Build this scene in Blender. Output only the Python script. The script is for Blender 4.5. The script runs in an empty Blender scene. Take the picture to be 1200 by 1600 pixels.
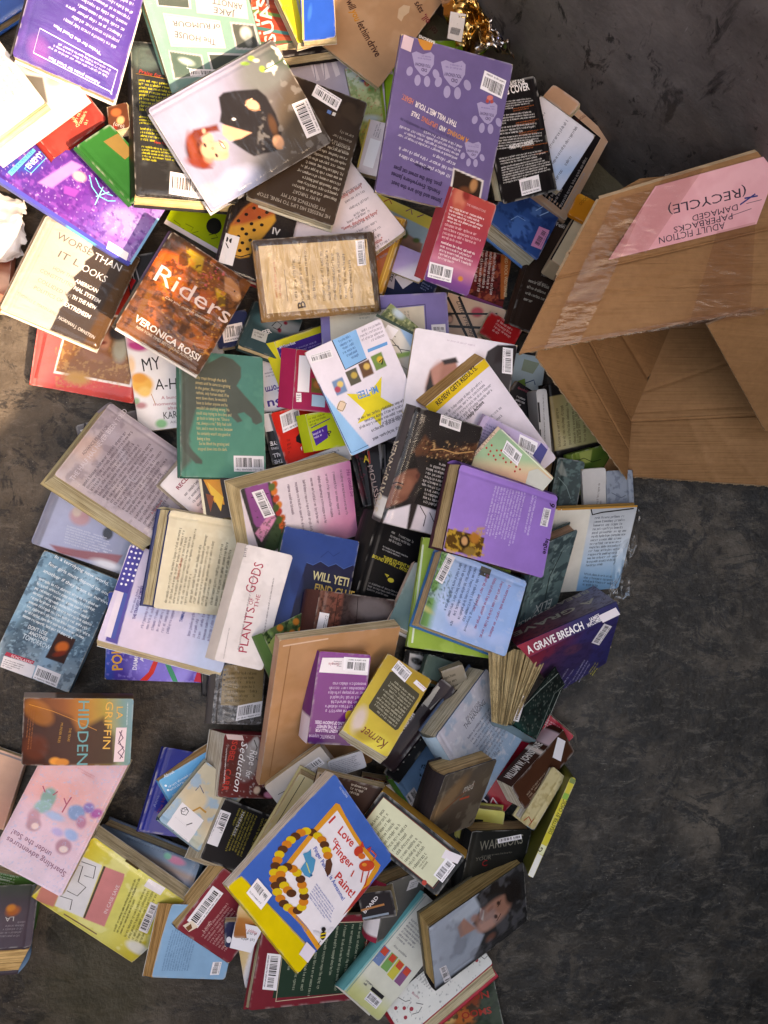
import bpy, bmesh, math, random
import numpy as np
from mathutils import Vector, Matrix, Euler

scene = bpy.context.scene
C = scene.collection
R = math.radians

# ------------------------------------------------------------------ camera
H = 1.30                                   # lens height above the dumpster floor, looking straight down
cam_d = bpy.data.cameras.new('camera'); cam = bpy.data.objects.new('camera', cam_d); C.objects.link(cam)
cam_d.sensor_fit = 'VERTICAL'; cam_d.sensor_height = 36.0; cam_d.lens = 27.045
cam_d.clip_start = 0.02; cam_d.clip_end = 500
cam.location = (0, 0, H); cam.rotation_euler = (0, 0, 0)
scene.camera = cam

# ------------------------------------------------------------------ light
SUN_EL = 44.6
SUN_AZ = (0.727, -0.687)                    # towards the sun, in plan
world = bpy.data.worlds.new('World'); scene.world = world; world.use_nodes = True
nt = world.node_tree; nt.nodes.clear()
sky = nt.nodes.new('ShaderNodeTexSky'); sky.sky_type = 'NISHITA'; sky.sun_disc = False
sky.sun_elevation = R(SUN_EL); sky.sun_rotation = R(133.4)
sky.dust_density = 2.0; sky.air_density = 2.0; sky.ozone_density = 0.6
bg = nt.nodes.new('ShaderNodeBackground'); bg.inputs['Strength'].default_value = 0.15
wo = nt.nodes.new('ShaderNodeOutputWorld')
nt.links.new(sky.outputs[0], bg.inputs[0]); nt.links.new(bg.outputs[0], wo.inputs[0])
sun_d = bpy.data.lights.new('sun', 'SUN'); sun_d.energy = 2.0; sun_d.angle = R(0.5); sun_d.color = (0.96, 0.85, 0.72)
sun = bpy.data.objects.new('sun', sun_d); C.objects.link(sun); sun.location = (3, -3, 4)
sun.rotation_euler = Vector((SUN_AZ[0]*math.cos(R(SUN_EL)), SUN_AZ[1]*math.cos(R(SUN_EL)), math.sin(R(SUN_EL)))).to_track_quat('Z', 'Y').to_euler()

# ------------------------------------------------------------------ exposure
vs = scene.view_settings
vs.view_transform = 'Standard'; vs.look = 'None'; vs.gamma = 1.0; vs.exposure = 2.38
vs.use_white_balance = True; vs.white_balance_temperature = 8900; vs.white_balance_tint = 18
scene.render.engine = 'CYCLES'
scene.cycles.use_denoising = True
scene.cycles.max_bounces = 8; scene.cycles.transparent_max_bounces = 12
scene.cycles.caustics_reflective = False; scene.cycles.caustics_refractive = False

# every book of the pile: kind, label, pose of its base (m, rad), size (m), spine side, colours, printing (mm on the cover)
BOOKS = [
{'k':'hardcover_book','l':'grey book corner sticking out under the big mauve praise-text book','p':[-0.4435,0.0903,0.0032,-0.0017,-0.0009,0.2515],'s':[0.1065,0.1371,0.02],'sp':'L','c':'6f6a6c','b':'h','sc':'6f6a6c','pg':'d6c6a6','gl':'m','wp':0.0015,'o':[['P',[-47.9,59.5,-31.4,59.6,-18.3,3.6,-34.8,3.5],'d8d2d0'],['L',[-36.5,68.2,-52.8,32.5],2.7,'2a2628']]},
{'k':'hardcover_book','l':'lavender blue plastic-covered book half under the mauve praise-text book','p':[-0.4871,-0.0375,0.0087,-0.1114,0.0075,-0.3367],'s':[0.1681,0.0921,0.022],'sp':'L','c':'9096b4','b':'h','sc':'2a2429','pg':'d6c6a6','gl':'m','wr':1,'wp':0.0015,'o':[['g',-100.2,26.7,74.7,-40.1,[[0,'8f94ad'],[0.3,'a3a9c9'],[0.7,'9097b8'],[1,'777a8c']]],['b',-24.6,20.4,16.9,13.8,-2,'b98f98',6.4,1],['b',-32,27,7.4,8.5,19,'c6b2a8',4.2,1],['pp',[-53.9,-38.1,-7.6,-31.4,64.2,-16,60.6,-33.4,8.3,-42.1,-34.1,-47.4],'8a4f58',3.2,1],['b',28.3,9.7,8.5,10.6,19,'2d2b35',3.2,1],['pp',[-84,-46.1,-84,46.1,-68.6,46.7,-68.6,-45.4],'7f8297',2.1,1],['G',-38.8,1.7,43.9,4.7,-33.4,-28.7,7,'c3c6d8',0.6],['b',45.9,-38.4,23.3,6.4,3,'c9cbd6',6.4,1]]},
{'k':'paperback_book','l':'blue misty forest paperback lying alone at left with white text and an orange picture','p':[-0.5413,-0.181,0.0175,-0.1114,0.053,-0.3947],'s':[0.1306,0.1985,0.014],'sp':'R','c':'5d7d97','b':'p','sc':'5d7d97','pg':'d6c6a6','gl':'p','wp':0.006,'o':[['g',-0.1,103.2,4.4,-100.4,[[0,'62879f'],[0.35,'5b7688'],[0.7,'4f6c80'],[1,'a9bac4']]],['b',12.8,51,16.7,62.5,-11,'8fb4cc',14.6,0.9],['b',20.4,-26,12.5,72.9,-11,'7fa3bd',12.5,0.8],['b',-58.6,24.2,16.7,62.5,-10,'7fa8c2',12.5,0.8],['b',-41.5,-49.2,14.6,52.1,-10,'4a6070',10.4,0.8],['b',54.7,32.5,14.6,62.5,-9,'41586a',10.4,0.9],['b',-25.8,13.7,10.4,83.3,-11,'4c6273',8.3,0.7],['nz',7.3,'33475a',0.62,0.1,0.6,None],['nz',4.2,'9fc3d8',0.72,0.08,0.4,None],['T','In a terrifying new world,',-45.1,94.3,53.1,84.4,5.7,'e8eef2',0,0],['T','four girls must depend on one',-49.7,80,60.3,68.9,5.7,'e8eef2',0,0],['T','another if they want to survive',-52.4,66.4,65.6,54.9,5.7,'e8eef2',0,0],['G',-53.1,58.2,60.8,50.8,-51,-14,9,'d5dfe6',0.9],['T',"DON'T LOSE",-36.2,-26.7,-4.7,-27.4,6.2,'dfe8ee',0,0],['T','ANOTHER',-31.2,-35.1,0.3,-35.8,6.2,'dfe8ee',0,0],['T','TOMORROW',-38.1,-44.5,9,-47.4,8.2,'c9dbe6',0,0],['pp',[10.2,-16.1,41.3,-15.8,39.3,-59.9,8.2,-60.2],'3a2420',0.8,1],['b',25.8,-35.4,10.4,8.3,42,'c4622c',4.2,1],['b',26.5,-46.5,10.4,4.2,36,'7c2d1c',3.1,1],['P',[-50.5,-73.2,-4.3,-71.8,-4.9,-77.7,-51.1,-79.1],'b23a4e'],['T','SCHOLASTIC',-41.2,-78.8,-5.9,-78.1,4.4,'f2dfe2',0,0],['P',[-51.6,-80.4,-0.2,-78.2,2.1,-98.8,-49.3,-98.8],'ddd6da'],['G',-47.9,-83.6,-14.9,-82.6,-48.3,-97.4,4,'4a4a50',1],['B',2.2,-75.8,42.7,-76.5,3.6,-98.1,'e6dfe2']]},
{'k':'board_book','l':"purple children's book with green and red ribbons, slid under the pink and white flag book",'p':[-0.3764,-0.2068,0.0221,0.0226,0.0284,1.5357],'s':[0.1439,0.1624,0.008],'sp':'T','c':'4a3fa0','b':'p','sc':'2b4b98','pg':'d6c6a6','gl':'m','wp':0.0034,'o':[['g',-69.8,79.2,-65.7,-80.9,[[0,'2c4fb0'],[0.06,'3a4aa8'],[0.1,'4c3c9c'],[1,'5a3c96']]],['b',-46.4,-13.9,52.4,31.4,-88,'8d7fd8',18.9,0.8],['b',-56.1,-45.8,12.6,41.9,-118,'a79be6',8.4,0.6],['nz',6.3,'9a8ce0',0.66,0.08,0.5,None],['T','POK',-55.5,52.7,-14.6,55.8,16.7,'e9a83c',1,0],['T','DIAMOND',-54.9,29.7,-15.9,25.4,6.8,'e8e4ee',1,0],['T','AD',-40.9,18.9,-26.2,17.5,6.3,'e8e4ee',1,0],['P',[-71.6,23.4,-57.5,9.6,-34.1,0.4,-15.2,-2.9,-15,-7.1,-38.2,-6.1,-59.4,1.2,-71.6,10.9],'d4382e'],['P',[-14.9,-13.3,-35.7,-20.7,-56.4,-32.2,-71.6,-39.3,-71.6,-31,-58.7,-23.9,-38,-14.5,-17.1,-9.3],'2f8f6a'],['P',[-24.1,-64.1,-23.7,-78.7,-71.6,-80.8,-70.3,-65.4,-55.4,-69.9],'c02438']]},
{'k':'hardcover_book','l':"thin black book edge standing out between the purple children's book and the tan barcoded jacket",'p':[-0.2549,-0.2701,0.0159,0.1048,0.0465,0.0156],'s':[0.0897,0.0621,0.02],'sp':'L','c':'17151a','b':'h','sc':'17151a','pg':'d6c6a6','gl':'m','wp':0.0015,'o':[['P',[-42.6,20.4,-28.2,20.4,-30.9,-24.6,-44.4,-24.6],'2a2629']]},
{'k':'paperback_book','l':'peach-pink picture book cut off by the left edge beside the amber thriller','p':[-0.6696,-0.4524,0.0069,0.0302,-0.0351,-0.3218],'s':[0.1148,0.1271,0.01],'sp':'R','c':'d3a893','b':'p','sc':'d3a893','pg':'d6c6a6','gl':'m','wp':0.0034,'o':[['g',-30.3,50.5,67.7,-5.4,[[0,'d9b29c'],[0.7,'cfa18c'],[1,'c08f80']]],['L',[-44.5,59,56.6,58.7],3.2,'8c8082'],['G',-11.9,28.7,27.4,31.3,-11,-10.7,3,'b98a78',1]]},
{'k':'paperback_book','l':'green paperback edge showing under the lower corner of the pale pink mermaid book','p':[-0.6374,-0.6427,0.0063,0.0264,-0.0348,-0.1861],'s':[0.123,0.0917,0.018],'sp':'R','c':'3f6a35','b':'p','sc':'3f6a35','pg':'d6c6a6','gl':'m','wp':0.0034,'o':[['b',29.2,29.1,32.3,15.1,12,'56803f',8.6,1],['L',[-4.9,36.1,12.7,35.5],1.6,'d8e0c8'],['G',-4.6,47.1,26.3,46,-3.5,27.6,4,'c9d6b8',1],['b',23,0.5,43,12.9,2,'33403f',8.6,1]]},
{'k':'hardcover_book','l':'dark plum hardcover with pale blue boards and yellowed pages at the bottom left corner','p':[-0.6263,-0.6617,0.0504,0.5855,-0.3602,3.0217],'s':[0.1097,0.0901,0.038],'sp':'L','c':'473d44','b':'h','sc':'6f8fae','pg':'c5a473','gl':'m','wp':0.0015,'sh':[0.0157,0.0346],'o':[['g',-52,-39.8,-47.2,46.4,[[0,'41463f'],[0.25,'4a4147'],[0.6,'54464e'],[1,'4b3f49']]],['b',-21.2,-6.8,9.8,6.6,-170,'a85a2a',4.9,1],['b',-17.5,-11.7,6.6,4.9,-170,'c77a34',3.3,1],['T','LA',-24,1.4,-11.1,1.2,6.4,'b9b2b0',0,0],['G',-34.7,31.2,-2.3,30.4,-42,7.8,5,'857a80',0.8]]},
{'k':'hardcover_book','l':'blue-grey hardcover stack edge lying behind the yellow plastic-wrapped book','p':[-0.3929,-0.5848,0.0136,0.0453,-0.0958,-0.3361],'s':[0.1766,0.0942,0.03],'sp':'R','c':'6f8099','b':'h','sc':'344a5c','pg':'d6c6a6','gl':'m','wr':1,'wp':0.0015,'o':[['g',-54.5,56.3,-57.5,-6.6,[[0,'3f5870'],[0.35,'8497ad'],[0.5,'a58f86'],[0.75,'7c8ba3'],[1,'5f6f88']]],['b',49.1,36.8,14.9,6.4,3,'c77d9a',4.3,1],['b',33.7,38.4,6.4,5.3,3,'6fae9b',3.2,1],['G',-39.3,44.6,31.2,46.3,-39.5,37.8,1,'5d6b80',1]]},
{'k':'paperback_book','l':'yellow activity book in crinkled plastic with a pink box and black line drawings','p':[-0.4298,-0.6112,0.0547,0.2461,-0.2084,0.7747],'s':[0.1602,0.2011,0.024],'sp':'L','c':'dccf52','b':'p','sc':'c9ac2e','pg':'d6c6a6','gl':'m','wr':1,'wp':0.0035,'o':[['g',5.4,102.3,13.7,-80.9,[[0,'dcc63a'],[0.3,'ded46a'],[0.7,'e3dc7c'],[1,'d5c24a']]],['nz',25,'efe9a8',0.6,0.15,0.6,None],['pp',[34.7,102.6,45.3,57.9,-59.4,15.7,-70.4,62.7],'e4e2e6',1.1,1],['pp',[45.6,55.6,56.4,22.4,44.9,15.9,-51,-20.7,-60.4,14.9],'d98a8a',1.1,1],['pp',[-47.8,103.3,-45.7,72,-73.7,62.6,-82.2,91.3],'cf8478',2.3,1],['L',[47,54.2,-58.1,14.2],3.4,'5a5240'],['L',[-17,84.6,17.4,89,23.3,78.5,-6.4,65.1,-6.6,49.8,-30.1,48.9,-32.6,67.2],1.4,'3a383c'],['L',[29.1,85.6,36.6,63.7,15.7,52.2,10.4,65.8],1.4,'3a383c'],['L',[-48.8,69.6,-41.6,50,-60.5,40.1],1.4,'3a383c'],['T','IN CASE SAVE',-27,-6.8,46.3,18.2,5.2,'f0dede',0,0],['G',-48.5,-35.1,67.7,9.9,-44.6,-51,3,'6f6a3c',0.8],['G',-45.3,-54.1,73.6,-8.3,-37.5,-85.9,5,'8c8648',0.8],['B',-18.5,-64.5,41,-41.6,-15.3,-79.7,'e6dfe2'],['S',76.6,-10.2,79.7,-40.7,59.1,-13.9,'efe6ea'],['L',[79.7,38.3,79.7,13.3],4.5,'4a3a22'],['L',[-73.3,42.7,-71.2,-21.5],2.3,'8a6a58'],['b',-50.3,-87.2,20.4,11.3,-87,'e9e4d8',5.7,1]]},
{'k':'paperback_book','l':'pale pink mermaid storybook with fancy upside-down lettering','p':[-0.4957,-0.4569,0.1115,0.103,-0.0088,2.6845],'s':[0.1236,0.2185,0.012],'sp':'R','c':'e0bdc8','b':'p','sc':'d8b4c6','pg':'d6c6a6','gl':'m','wr':1,'wp':0.006,'o':[['g',-18.7,-79.2,-0.2,108.6,[[0,'dfb0b8'],[0.3,'e2a9a8'],[0.6,'e0bccb'],[1,'ddc8d8']]],['b',13.5,-22.4,47.8,17.2,-156,'e39c94',15.3,0.7],['b',24.6,-8.9,11.5,15.3,-175,'7fa096',3.8,1],['b',26.1,6.5,13.4,9.6,-146,'8fb2ae',3.8,1],['b',30.1,27.3,9.6,13.4,-156,'c793a0',4.8,1],['b',3.3,11,15.3,5.7,-175,'a5b4d6',3.8,1],['b',-24.3,-7.8,13.4,11.5,-166,'7f98c0',3.8,1],['b',-37.6,0.9,7.7,9.6,-156,'c07f98',3.8,1],['b',-52.1,-20.4,9.6,6.7,-135,'b0529a',3.8,1],['b',-38,-22.5,8.6,7.7,-156,'8a6fae',3.8,1],['L',[-4.4,1.2,-5,-11.8,-6.5,-25.1],2.1,'b8566a'],['L',[-5,-11.8,3,-18.7],1.9,'b8566a'],['L',[32.6,-13.8,40.6,-20.7],1.7,'b8566a'],['L',[20.4,-15.1,16.1,-23.3],1.7,'b8566a'],['b',25.6,35.8,11.5,9.6,-156,'ba8f9c',3.8,1],['b',22.9,36.8,5.7,4.8,-155,'e6c8c4',1.9,1],['b',-30.5,44.2,12.4,11.5,-156,'b98898',3.8,1],['b',-32.3,47.6,6.7,4.8,-156,'e6ccc8',1.9,1],['b',-32.8,24.2,11.5,7.7,175,'9db0da',3.8,1],['b',-11.9,29.4,9.6,5.7,-176,'b9a7d2',3.8,1],['nz',2.9,'a7b6dc',0.78,0.05,0.5,None],['T','Sparkling adventures',-52.9,74.2,52.1,66.8,8.5,'8d5c74',0,0],['T','under the Sea!',-19,59,50.1,54.3,8.4,'8d5c74',0,0],['G',-24.1,-68.9,17,-69.4,-23.3,-62.3,2,'d98f90',1]]},
{'k':'paperback_book','l':'amber and teal crime paperback with grey spine tape, above the pink mermaid book','p':[-0.4627,-0.3253,0.1285,-0.2368,0.1495,-1.6766],'s':[0.1048,0.1542,0.02],'sp':'L','c':'4a2416','b':'p','sc':'4a3420','pg':'d6c6a6','gl':'m','wp':0.0034,'ss':[['9c8c82',0.0,0.28]],'sh':[0.0003,-0.0033],'o':[['g',-44.2,77.4,-31.8,-82.7,[[0,'6f93a0'],[0.1,'6f8f86'],[0.25,'a58c3c'],[0.45,'b5702a'],[0.62,'8a4a20'],[1,'3a1d15']]],['pp',[-2,-0.5,-23.1,34.8,7.5,52.1,52.7,55.5,54.1,-52.7,52.4,-79.8,-21.6,-76.9,-36.4,-46.8,-22.5,-10.2],'3a1c14',9.6,0.95],['b',-30.1,-55.6,15.4,25,135,'b06a2c',5.8,0.6],['L',[-42.2,-69.5,-32.4,-37.6,-20.4,-10.2,-2.4,26.5],0.8,'d08a3c'],['b',24.4,-58.2,17.3,19.2,91,'5c2a1a',7.7,0.9],['b',45.6,-30.4,7.7,5.8,91,'d98a34',2.9,1],['b',47.5,-20.5,9.6,5.8,91,'c97a2c',1.9,1],['T','HIDDEN',-48.3,-1.2,51.4,0.4,15.3,'5f9a9c',0,0],['T','GRIFFIN',-47.8,37.6,48.8,35.5,10.8,'e3a94e',0,0],['T','LA',-39.8,53.2,-8.9,54.2,9,'e3a94e',0,0],['G',-34.1,-60.2,37.8,-64.1,-35,-70.2,3,'9a5a34',0.7],['T','THE TEXAS',-6,-12.4,14.6,-14.4,3.2,'c08a3e',0,0],['T','MURDER FILES',-14.1,-24.4,16.8,-27.8,3.2,'c08a3e',0,0],['G',-46.1,70.1,-9.2,70.5,-46.1,67.4,1,'d6dfe0',1],['S',-7.1,69.6,46.4,68.8,-6.9,54.3,'e2c8cc'],['L',[-0.8,59,9.4,64.8,17.7,57.9,23.8,66.2,32.1,58.3,40.2,65.8],1.5,'5a2c4c'],['L',[-2.9,62.6,13.6,58.6,29.9,67.3,42.3,61.4],1.3,'5a2c4c']]},
{'k':'hardcover_book','l':'thin navy blue hardcover standing out on the floor with faint gold title','p':[-0.3375,-0.4602,0.0324,-0.1919,0.3748,-0.3287],'s':[0.0958,0.1339,0.012],'sp':'L','c':'1f2a78','b':'h','sc':'1f2a78','pg':'d6c6a6','gl':'m','wp':0.0015,'sh':[-0.0001,-0.0045],'o':[['g',-53.4,64,-33.5,-64.8,[[0,'232e7a'],[1,'1c2a86']]],['T','The Hero',-22.2,-36.3,-20.3,1.1,5.5,'7a3a58',0,0],['T','Anne',-32.6,-27.6,-30.4,5.7,4.4,'6f74a8',0,0]]},
{'k':'paperback_book','l':'sky blue paperback with bulleted white text between the navy book and the cloud-sky book','p':[-0.3021,-0.45,0.0331,0.0299,0.2788,0.52],'s':[0.1025,0.0914,0.014],'sp':'L','c':'58a8d4','b':'p','sc':'58a8d4','pg':'c0986a','gl':'p','wp':0.0034,'sh':[-0.0052,0.0075],'o':[['g',-43.9,42.8,-19.1,-9.9,[[0,'63b2dc'],[1,'4a98cc']]],['T','About',-40.7,44.1,-23.5,43.6,5.6,'e6f0f6',0,0],['G',-42,31,20.1,30.3,-42.1,20.4,2,'eef4f8',1],['P',[-43.2,31.8,-43.8,31.1,-44.6,31,-45.6,31.4,-46.3,32.2,-46.7,33.2,-46.5,34.1,-45.9,34.8,-45,34.9,-44.1,34.5,-43.3,33.7,-43,32.7],'ffffff'],['P',[-43.3,23.7,-43.9,23,-44.8,22.9,-45.7,23.3,-46.5,24.1,-46.8,25.1,-46.6,26,-46,26.7,-45.1,26.8,-44.2,26.4,-43.5,25.6,-43.1,24.6],'ffffff'],['G',-43.7,16.9,20.7,15.8,-42.3,4.2,2,'d5e6f0',1]]},
{'k':'hardcover_book','l':'pale blue and sand sky-picture book with a white circled sticker','p':[-0.2966,-0.4705,0.0543,0.231,0.3246,0.8781],'s':[0.1095,0.0855,0.022],'sp':'L','c':'b9b7a4','b':'h','sc':'8ca8bc','pg':'d6c6a6','gl':'m','wp':0.0015,'o':[['g',-56,37.6,29.5,9.5,[[0,'86aeca'],[0.3,'bcc0b0'],[0.6,'cdb99a'],[1,'c9bda4']]],['nz',15.8,'8fb2cc',0.56,0.15,0.8,None],['b',-3,13.1,21.7,15.8,-12,'d9c3a0',7.9,1],['L',[11.1,25.8,21,25.4,15.4,12.6],1.5,'5c5a78'],['L',[-19.2,10.3,-4.3,2.7,-4.6,-10.7],3,'c08a3c'],['S',-14,30.8,-15.8,-15.5,-39.3,29,'e9e2e4'],['L',[-22,24.9,-16.6,20.6,-18.8,13.3,-25.5,12.5,-27.9,19.5,-23.3,25],1.2,'2c2a30'],['T','CH',-25.9,20.1,-19.2,15.6,5.2,'2c2a30',0,0],['B',-34,28.8,-35.8,-17.5,-52.6,27.8,'e6dfe2'],['L',[-54.4,13.7,-43.3,7,-28.8,-3.6],1.5,'2c2a30']]},
{'k':'paperback_book','l':'black paperback with yellow blurb and tall barcode, just below the dark red romance','p':[-0.2392,-0.5253,0.0397,-0.2008,-0.2002,-1.9896],'s':[0.0982,0.0953,0.03],'sp':'L','c':'1c1819','b':'p','sc':'1c1819','pg':'b5aa96','gl':'p','wp':0.0034,'sh':[0.0147,-0.0163],'o':[['G',-40.4,13.1,34.6,13.7,-42.1,-21.7,7,'9a8a34',0.9],['G',-42.7,41.6,32.4,42.2,-40.8,19.7,4,'8c7e34',0.9],['T','HARMLESS',-38.9,-13.4,17.9,-14.4,4.2,'cfc8c8',0,0],['B',-30.6,-29.3,23,-27.3,-30.2,-47.3,'e6dfe2']]},
{'k':'hardcover_book','l':'grey and tan text-panel jacket with a barcode under the white orchid-plant paperback','p':[-0.2433,-0.2973,0.0367,-0.2198,0.3605,-0.1342],'s':[0.0797,0.0952,0.026],'sp':'L','c':'55504f','b':'h','sc':'55504f','pg':'d6c6a6','gl':'m','wr':1,'wp':0.0015,'sh':[-0.0056,-0.0019],'o':[['nz',5.1,'8c8a8c',0.6,0.1,0.8,None],['nz',3,'1d1b1d',0.6,0.1,0.8,None],['P',[-29.3,44.4,36.9,45.4,38.6,-17.9,-27.5,-18.9],'8d7550'],['G',-24.4,34.9,33.4,37.2,-22.7,-14.6,7,'54462c',0.6],['B',-0.1,-18.7,39.5,-9.7,-1.4,-42.5,'e6dfe2']]},
{'k':'paperback_book','l':'dark red historical romance with white script title and thick ragged page edge','p':[-0.2273,-0.4103,0.0235,-0.2835,-0.0119,-1.7098],'s':[0.1012,0.093,0.034],'sp':'L','c':'6a2226','b':'p','sc':'9a3040','pg':'b9b0a4','gl':'m','wp':0.0034,'sh':[0.0041,-0.0217],'o':[['g',-7.1,51.1,-9.4,-50.4,[[0,'5a2024'],[0.3,'6b3430'],[0.6,'6f2a28'],[1,'6f1c20']]],['b',-8.3,-1.7,16.4,30.7,79,'8d7f7c',7.2,1],['b',-28.9,1.3,9.2,12.3,89,'a89c98',4.1,1],['b',-39.2,4.3,6.1,8.2,88,'bdb4b0',3.1,1],['L',[-43.4,1.5,-30.8,8,-18.5,4.4,-7.9,14.6],1.5,'5c5452'],['nz',4.1,'c9bfbc',0.8,0.05,0.5,None],['b',39.9,30.2,14.3,8.2,88,'2a1014',4.1,1],['b',44.2,36.1,8.2,5.1,89,'c77a94',2,1],['b',37.5,15.6,5.1,6.1,70,'dcb8a0',2,1],['b',1.3,-36.1,20.5,41,84,'5c2c24',12.3,0.8],['T','ISOBEL',-42.1,-32.7,-6,-36.6,8.8,'c23a30',1,0],['T','CARR',5.3,-38.4,40.4,-40.4,9.7,'c23a30',1,0],['T','Ripe',-26.9,-2.3,-2.1,-2.4,11.6,'f0e6e4',0,0.3],['T','for',6.1,-4.8,18.5,-5.4,9.6,'f0e6e4',0,0.3],['T','Seduction',-39.7,-18,40.8,-22.2,10.7,'f4ecea',0,0.3],['G',-27.7,-38.9,30.2,-36.4,-28.8,-42.1,1,'e6dad8',1],['S',-50.2,-44.5,-49.6,-18.1,-41.9,-40.8,'d9b8b0']]},
{'k':'paperback_book','l':'dark red book with yellow lettering glimpsed under the gold paperback','p':[-0.0181,-0.459,0.0031,0.0006,0.0052,-0.1608],'s':[0.0431,0.0368,0.02],'sp':'L','c':'4a2018','b':'p','sc':'4a2018','pg':'d6c6a6','gl':'p','wp':0.0034,'o':[['T','BLOOD MOON',-15.5,8.5,16.4,11.1,5.3,'d8a83a',1,0],['b',2.8,-3.9,14.9,6.4,9,'8a4a24',4.3,1]]},
{'k':'paperback_book','l':'white torn page corner sticking up beside the black-bordered cream paperback','p':[0.0056,-0.4656,0.0277,0.0722,0.1292,0.3437],'s':[0.0254,0.0345,0.006],'sp':'L','c':'dad3d2','b':'p','sc':'dad3d2','pg':'d6c6a6','gl':'p','wp':0.0034,'o':[['G',-4.7,-7.1,4.7,0.2,-2,-12.9,1,'4a484c',1]]},
{'k':'paperback_book','l':'sky blue text-backed paperback with a brown page edge, lying on the floor at the bottom','p':[-0.3025,-0.6836,0.0601,0.2851,-0.0038,1.3579],'s':[0.1191,0.1151,0.016],'sp':'L','c':'7fa8c8','b':'p','sc':'7fa8c8','pg':'b58c5c','gl':'p','wp':0.005,'sh':[-0.0086,0.0135],'o':[['G',-48,46.4,29,46.3,-47,3.8,11,'5a7c9c',0.95],['B',-52.6,-32,-31.1,-32.3,-51.6,-46.3,'e6dfe2']]},
{'k':'paperback_book','l':'deep red paperback with a barcode and a stepped yellowed page block','p':[-0.2581,-0.6372,0.0544,0.2161,0.1812,0.8892],'s':[0.1118,0.1055,0.032],'sp':'L','c':'7c1f28','b':'p','sc':'7c1f28','pg':'cba878','gl':'p','wp':0.0034,'sh':[-0.0052,0.0116],'o':[['g',-20.5,52.1,-28.2,-46.7,[[0,'842530'],[1,'74202c']]],['B',-38,46.6,25.1,48.1,-38.5,25.1,'e6dfe2'],['S',-47.4,46.7,-33.7,39.7,-50.1,32.5,'d9c9b4'],['P',[-47.5,41.3,-38.6,38.2,-42.8,32,-49.9,34],'7a4a2a'],['G',-45.5,14,22.1,13.9,-44.1,-36.3,9,'b98a88',0.9],['T','Laugh',-37.6,12.6,-19.5,13.4,4.3,'d8b0a8',0,0]]},
{'k':'paperback_book','l':'small navy book with a white moon shape beneath the torn card','p':[-0.2247,-0.6575,0.0884,0.0835,0.0737,-0.0062],'s':[0.0487,0.0415,0.012],'sp':'L','c':'2a2c4a','b':'p','sc':'2a2c4a','pg':'d6c6a6','gl':'p','wp':0.0034,'o':[['P',[-14,-8.3,-14.4,-10.1,-15.1,-11.6,-16.2,-12.8,-17.5,-13.4,-18.9,-13.4,-20.1,-12.8,-21.1,-11.6,-21.7,-10.1,-21.8,-8.3,-21.5,-6.5,-20.8,-5,-19.7,-3.8,-18.4,-3.2,-17,-3.2,-15.8,-3.8,-14.8,-5,-14.2,-6.5],'e0dce4']]},
{'k':'paperback_book','l':'orange-brown paperback corner below the yellow edge of the finger painting book','p':[-0.2002,-0.6306,0.1039,-0.0515,0.0899,-0.1581],'s':[0.0568,0.0477,0.014],'sp':'R','c':'b0703a','b':'p','sc':'b0703a','pg':'d6c6a6','gl':'p','wp':0.0034,'o':[['g',-19.8,17.4,-23.4,-16.5,[[0,'d9b98a'],[0.3,'c89a60'],[0.4,'b06e34'],[1,'9a5c2c']]]]},
{'k':'paperback_book','l':'small tan curled paperback lying on the floor left of the maroon and green book','p':[-0.1833,-0.7045,0.0886,0.1336,0.0214,0.1317],'s':[0.0776,0.0715,0.012],'sp':'L','c':'cfc6c4','b':'p','sc':'cfc6c4','pg':'c2a070','gl':'p','wp':0.0034,'o':[['g',-44.3,14.5,-7.3,-1.7,[[0,'c7a878'],[0.35,'cbb088'],[0.42,'d6d0d2'],[1,'b9b4ba']]],['G',-36.1,-19.6,-5.5,9,-29.4,-27.2,2,'77747c',1]]},
{'k':'hardcover_book','l':'dark red and green hardcover with a bordered text panel at the bottom','p':[-0.1144,-0.7042,0.0653,-0.4208,-0.0241,-1.7437],'s':[0.1388,0.2014,0.026],'sp':'L','c':'7a2630','b':'h','sc':'d0c4ac','pg':'cfc4a6','gl':'m','wp':0.0015,'sh':[0.0149,0.0008],'o':[['P',[-56.8,80.1,57.3,77.6,53.9,-65.7,-60.2,-63.2],'24382c'],['L',[-56.8,80.1,-60.2,-63.2,59.5,-59.1,57.3,77.6,-56.8,80.1],1.4,'c9b49a'],['G',-51.7,17,58.5,16.8,-53.2,-52,5,'9aa08a',0.8],['G',-55.4,71.8,51.8,73.1,-51.5,19.1,4,'9aa08a',0.8],['T','EVEREST',-24.4,76.9,6.2,76.4,5.8,'b0382c',0,0],['B',-13.3,-63.1,42,-61,-17.2,-86.5,'e6dfe2']]},
{'k':'paperback_book','l':'dark green and orange paperback with red block letters at the bottom edge','p':[0.1393,-0.8264,0.0042,-0.0008,0.0212,0.2079],'s':[0.1049,0.1153,0.016],'sp':'L','c':'2c3a2a','b':'p','sc':'2c3a2a','pg':'d6c6a6','gl':'m','wp':0.0034,'o':[['b',-12.3,-1.5,27.7,23.4,-13,'b8602c',10.7,1],['b',-35.4,-7.2,12.8,10.7,-12,'d9a868',5.3,1],['b',7.6,15.7,14.9,19.2,-13,'8a3c22',7.5,1],['nz',10.7,'1c2a1e',0.55,0.12,0.8,None],['T','SON',-0.5,13.2,38.8,12.9,10.6,'a32c22',1,0],['T','OOMS',-12.9,-14.5,37.7,-13,10.7,'a32c22',1,0]]},
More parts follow.
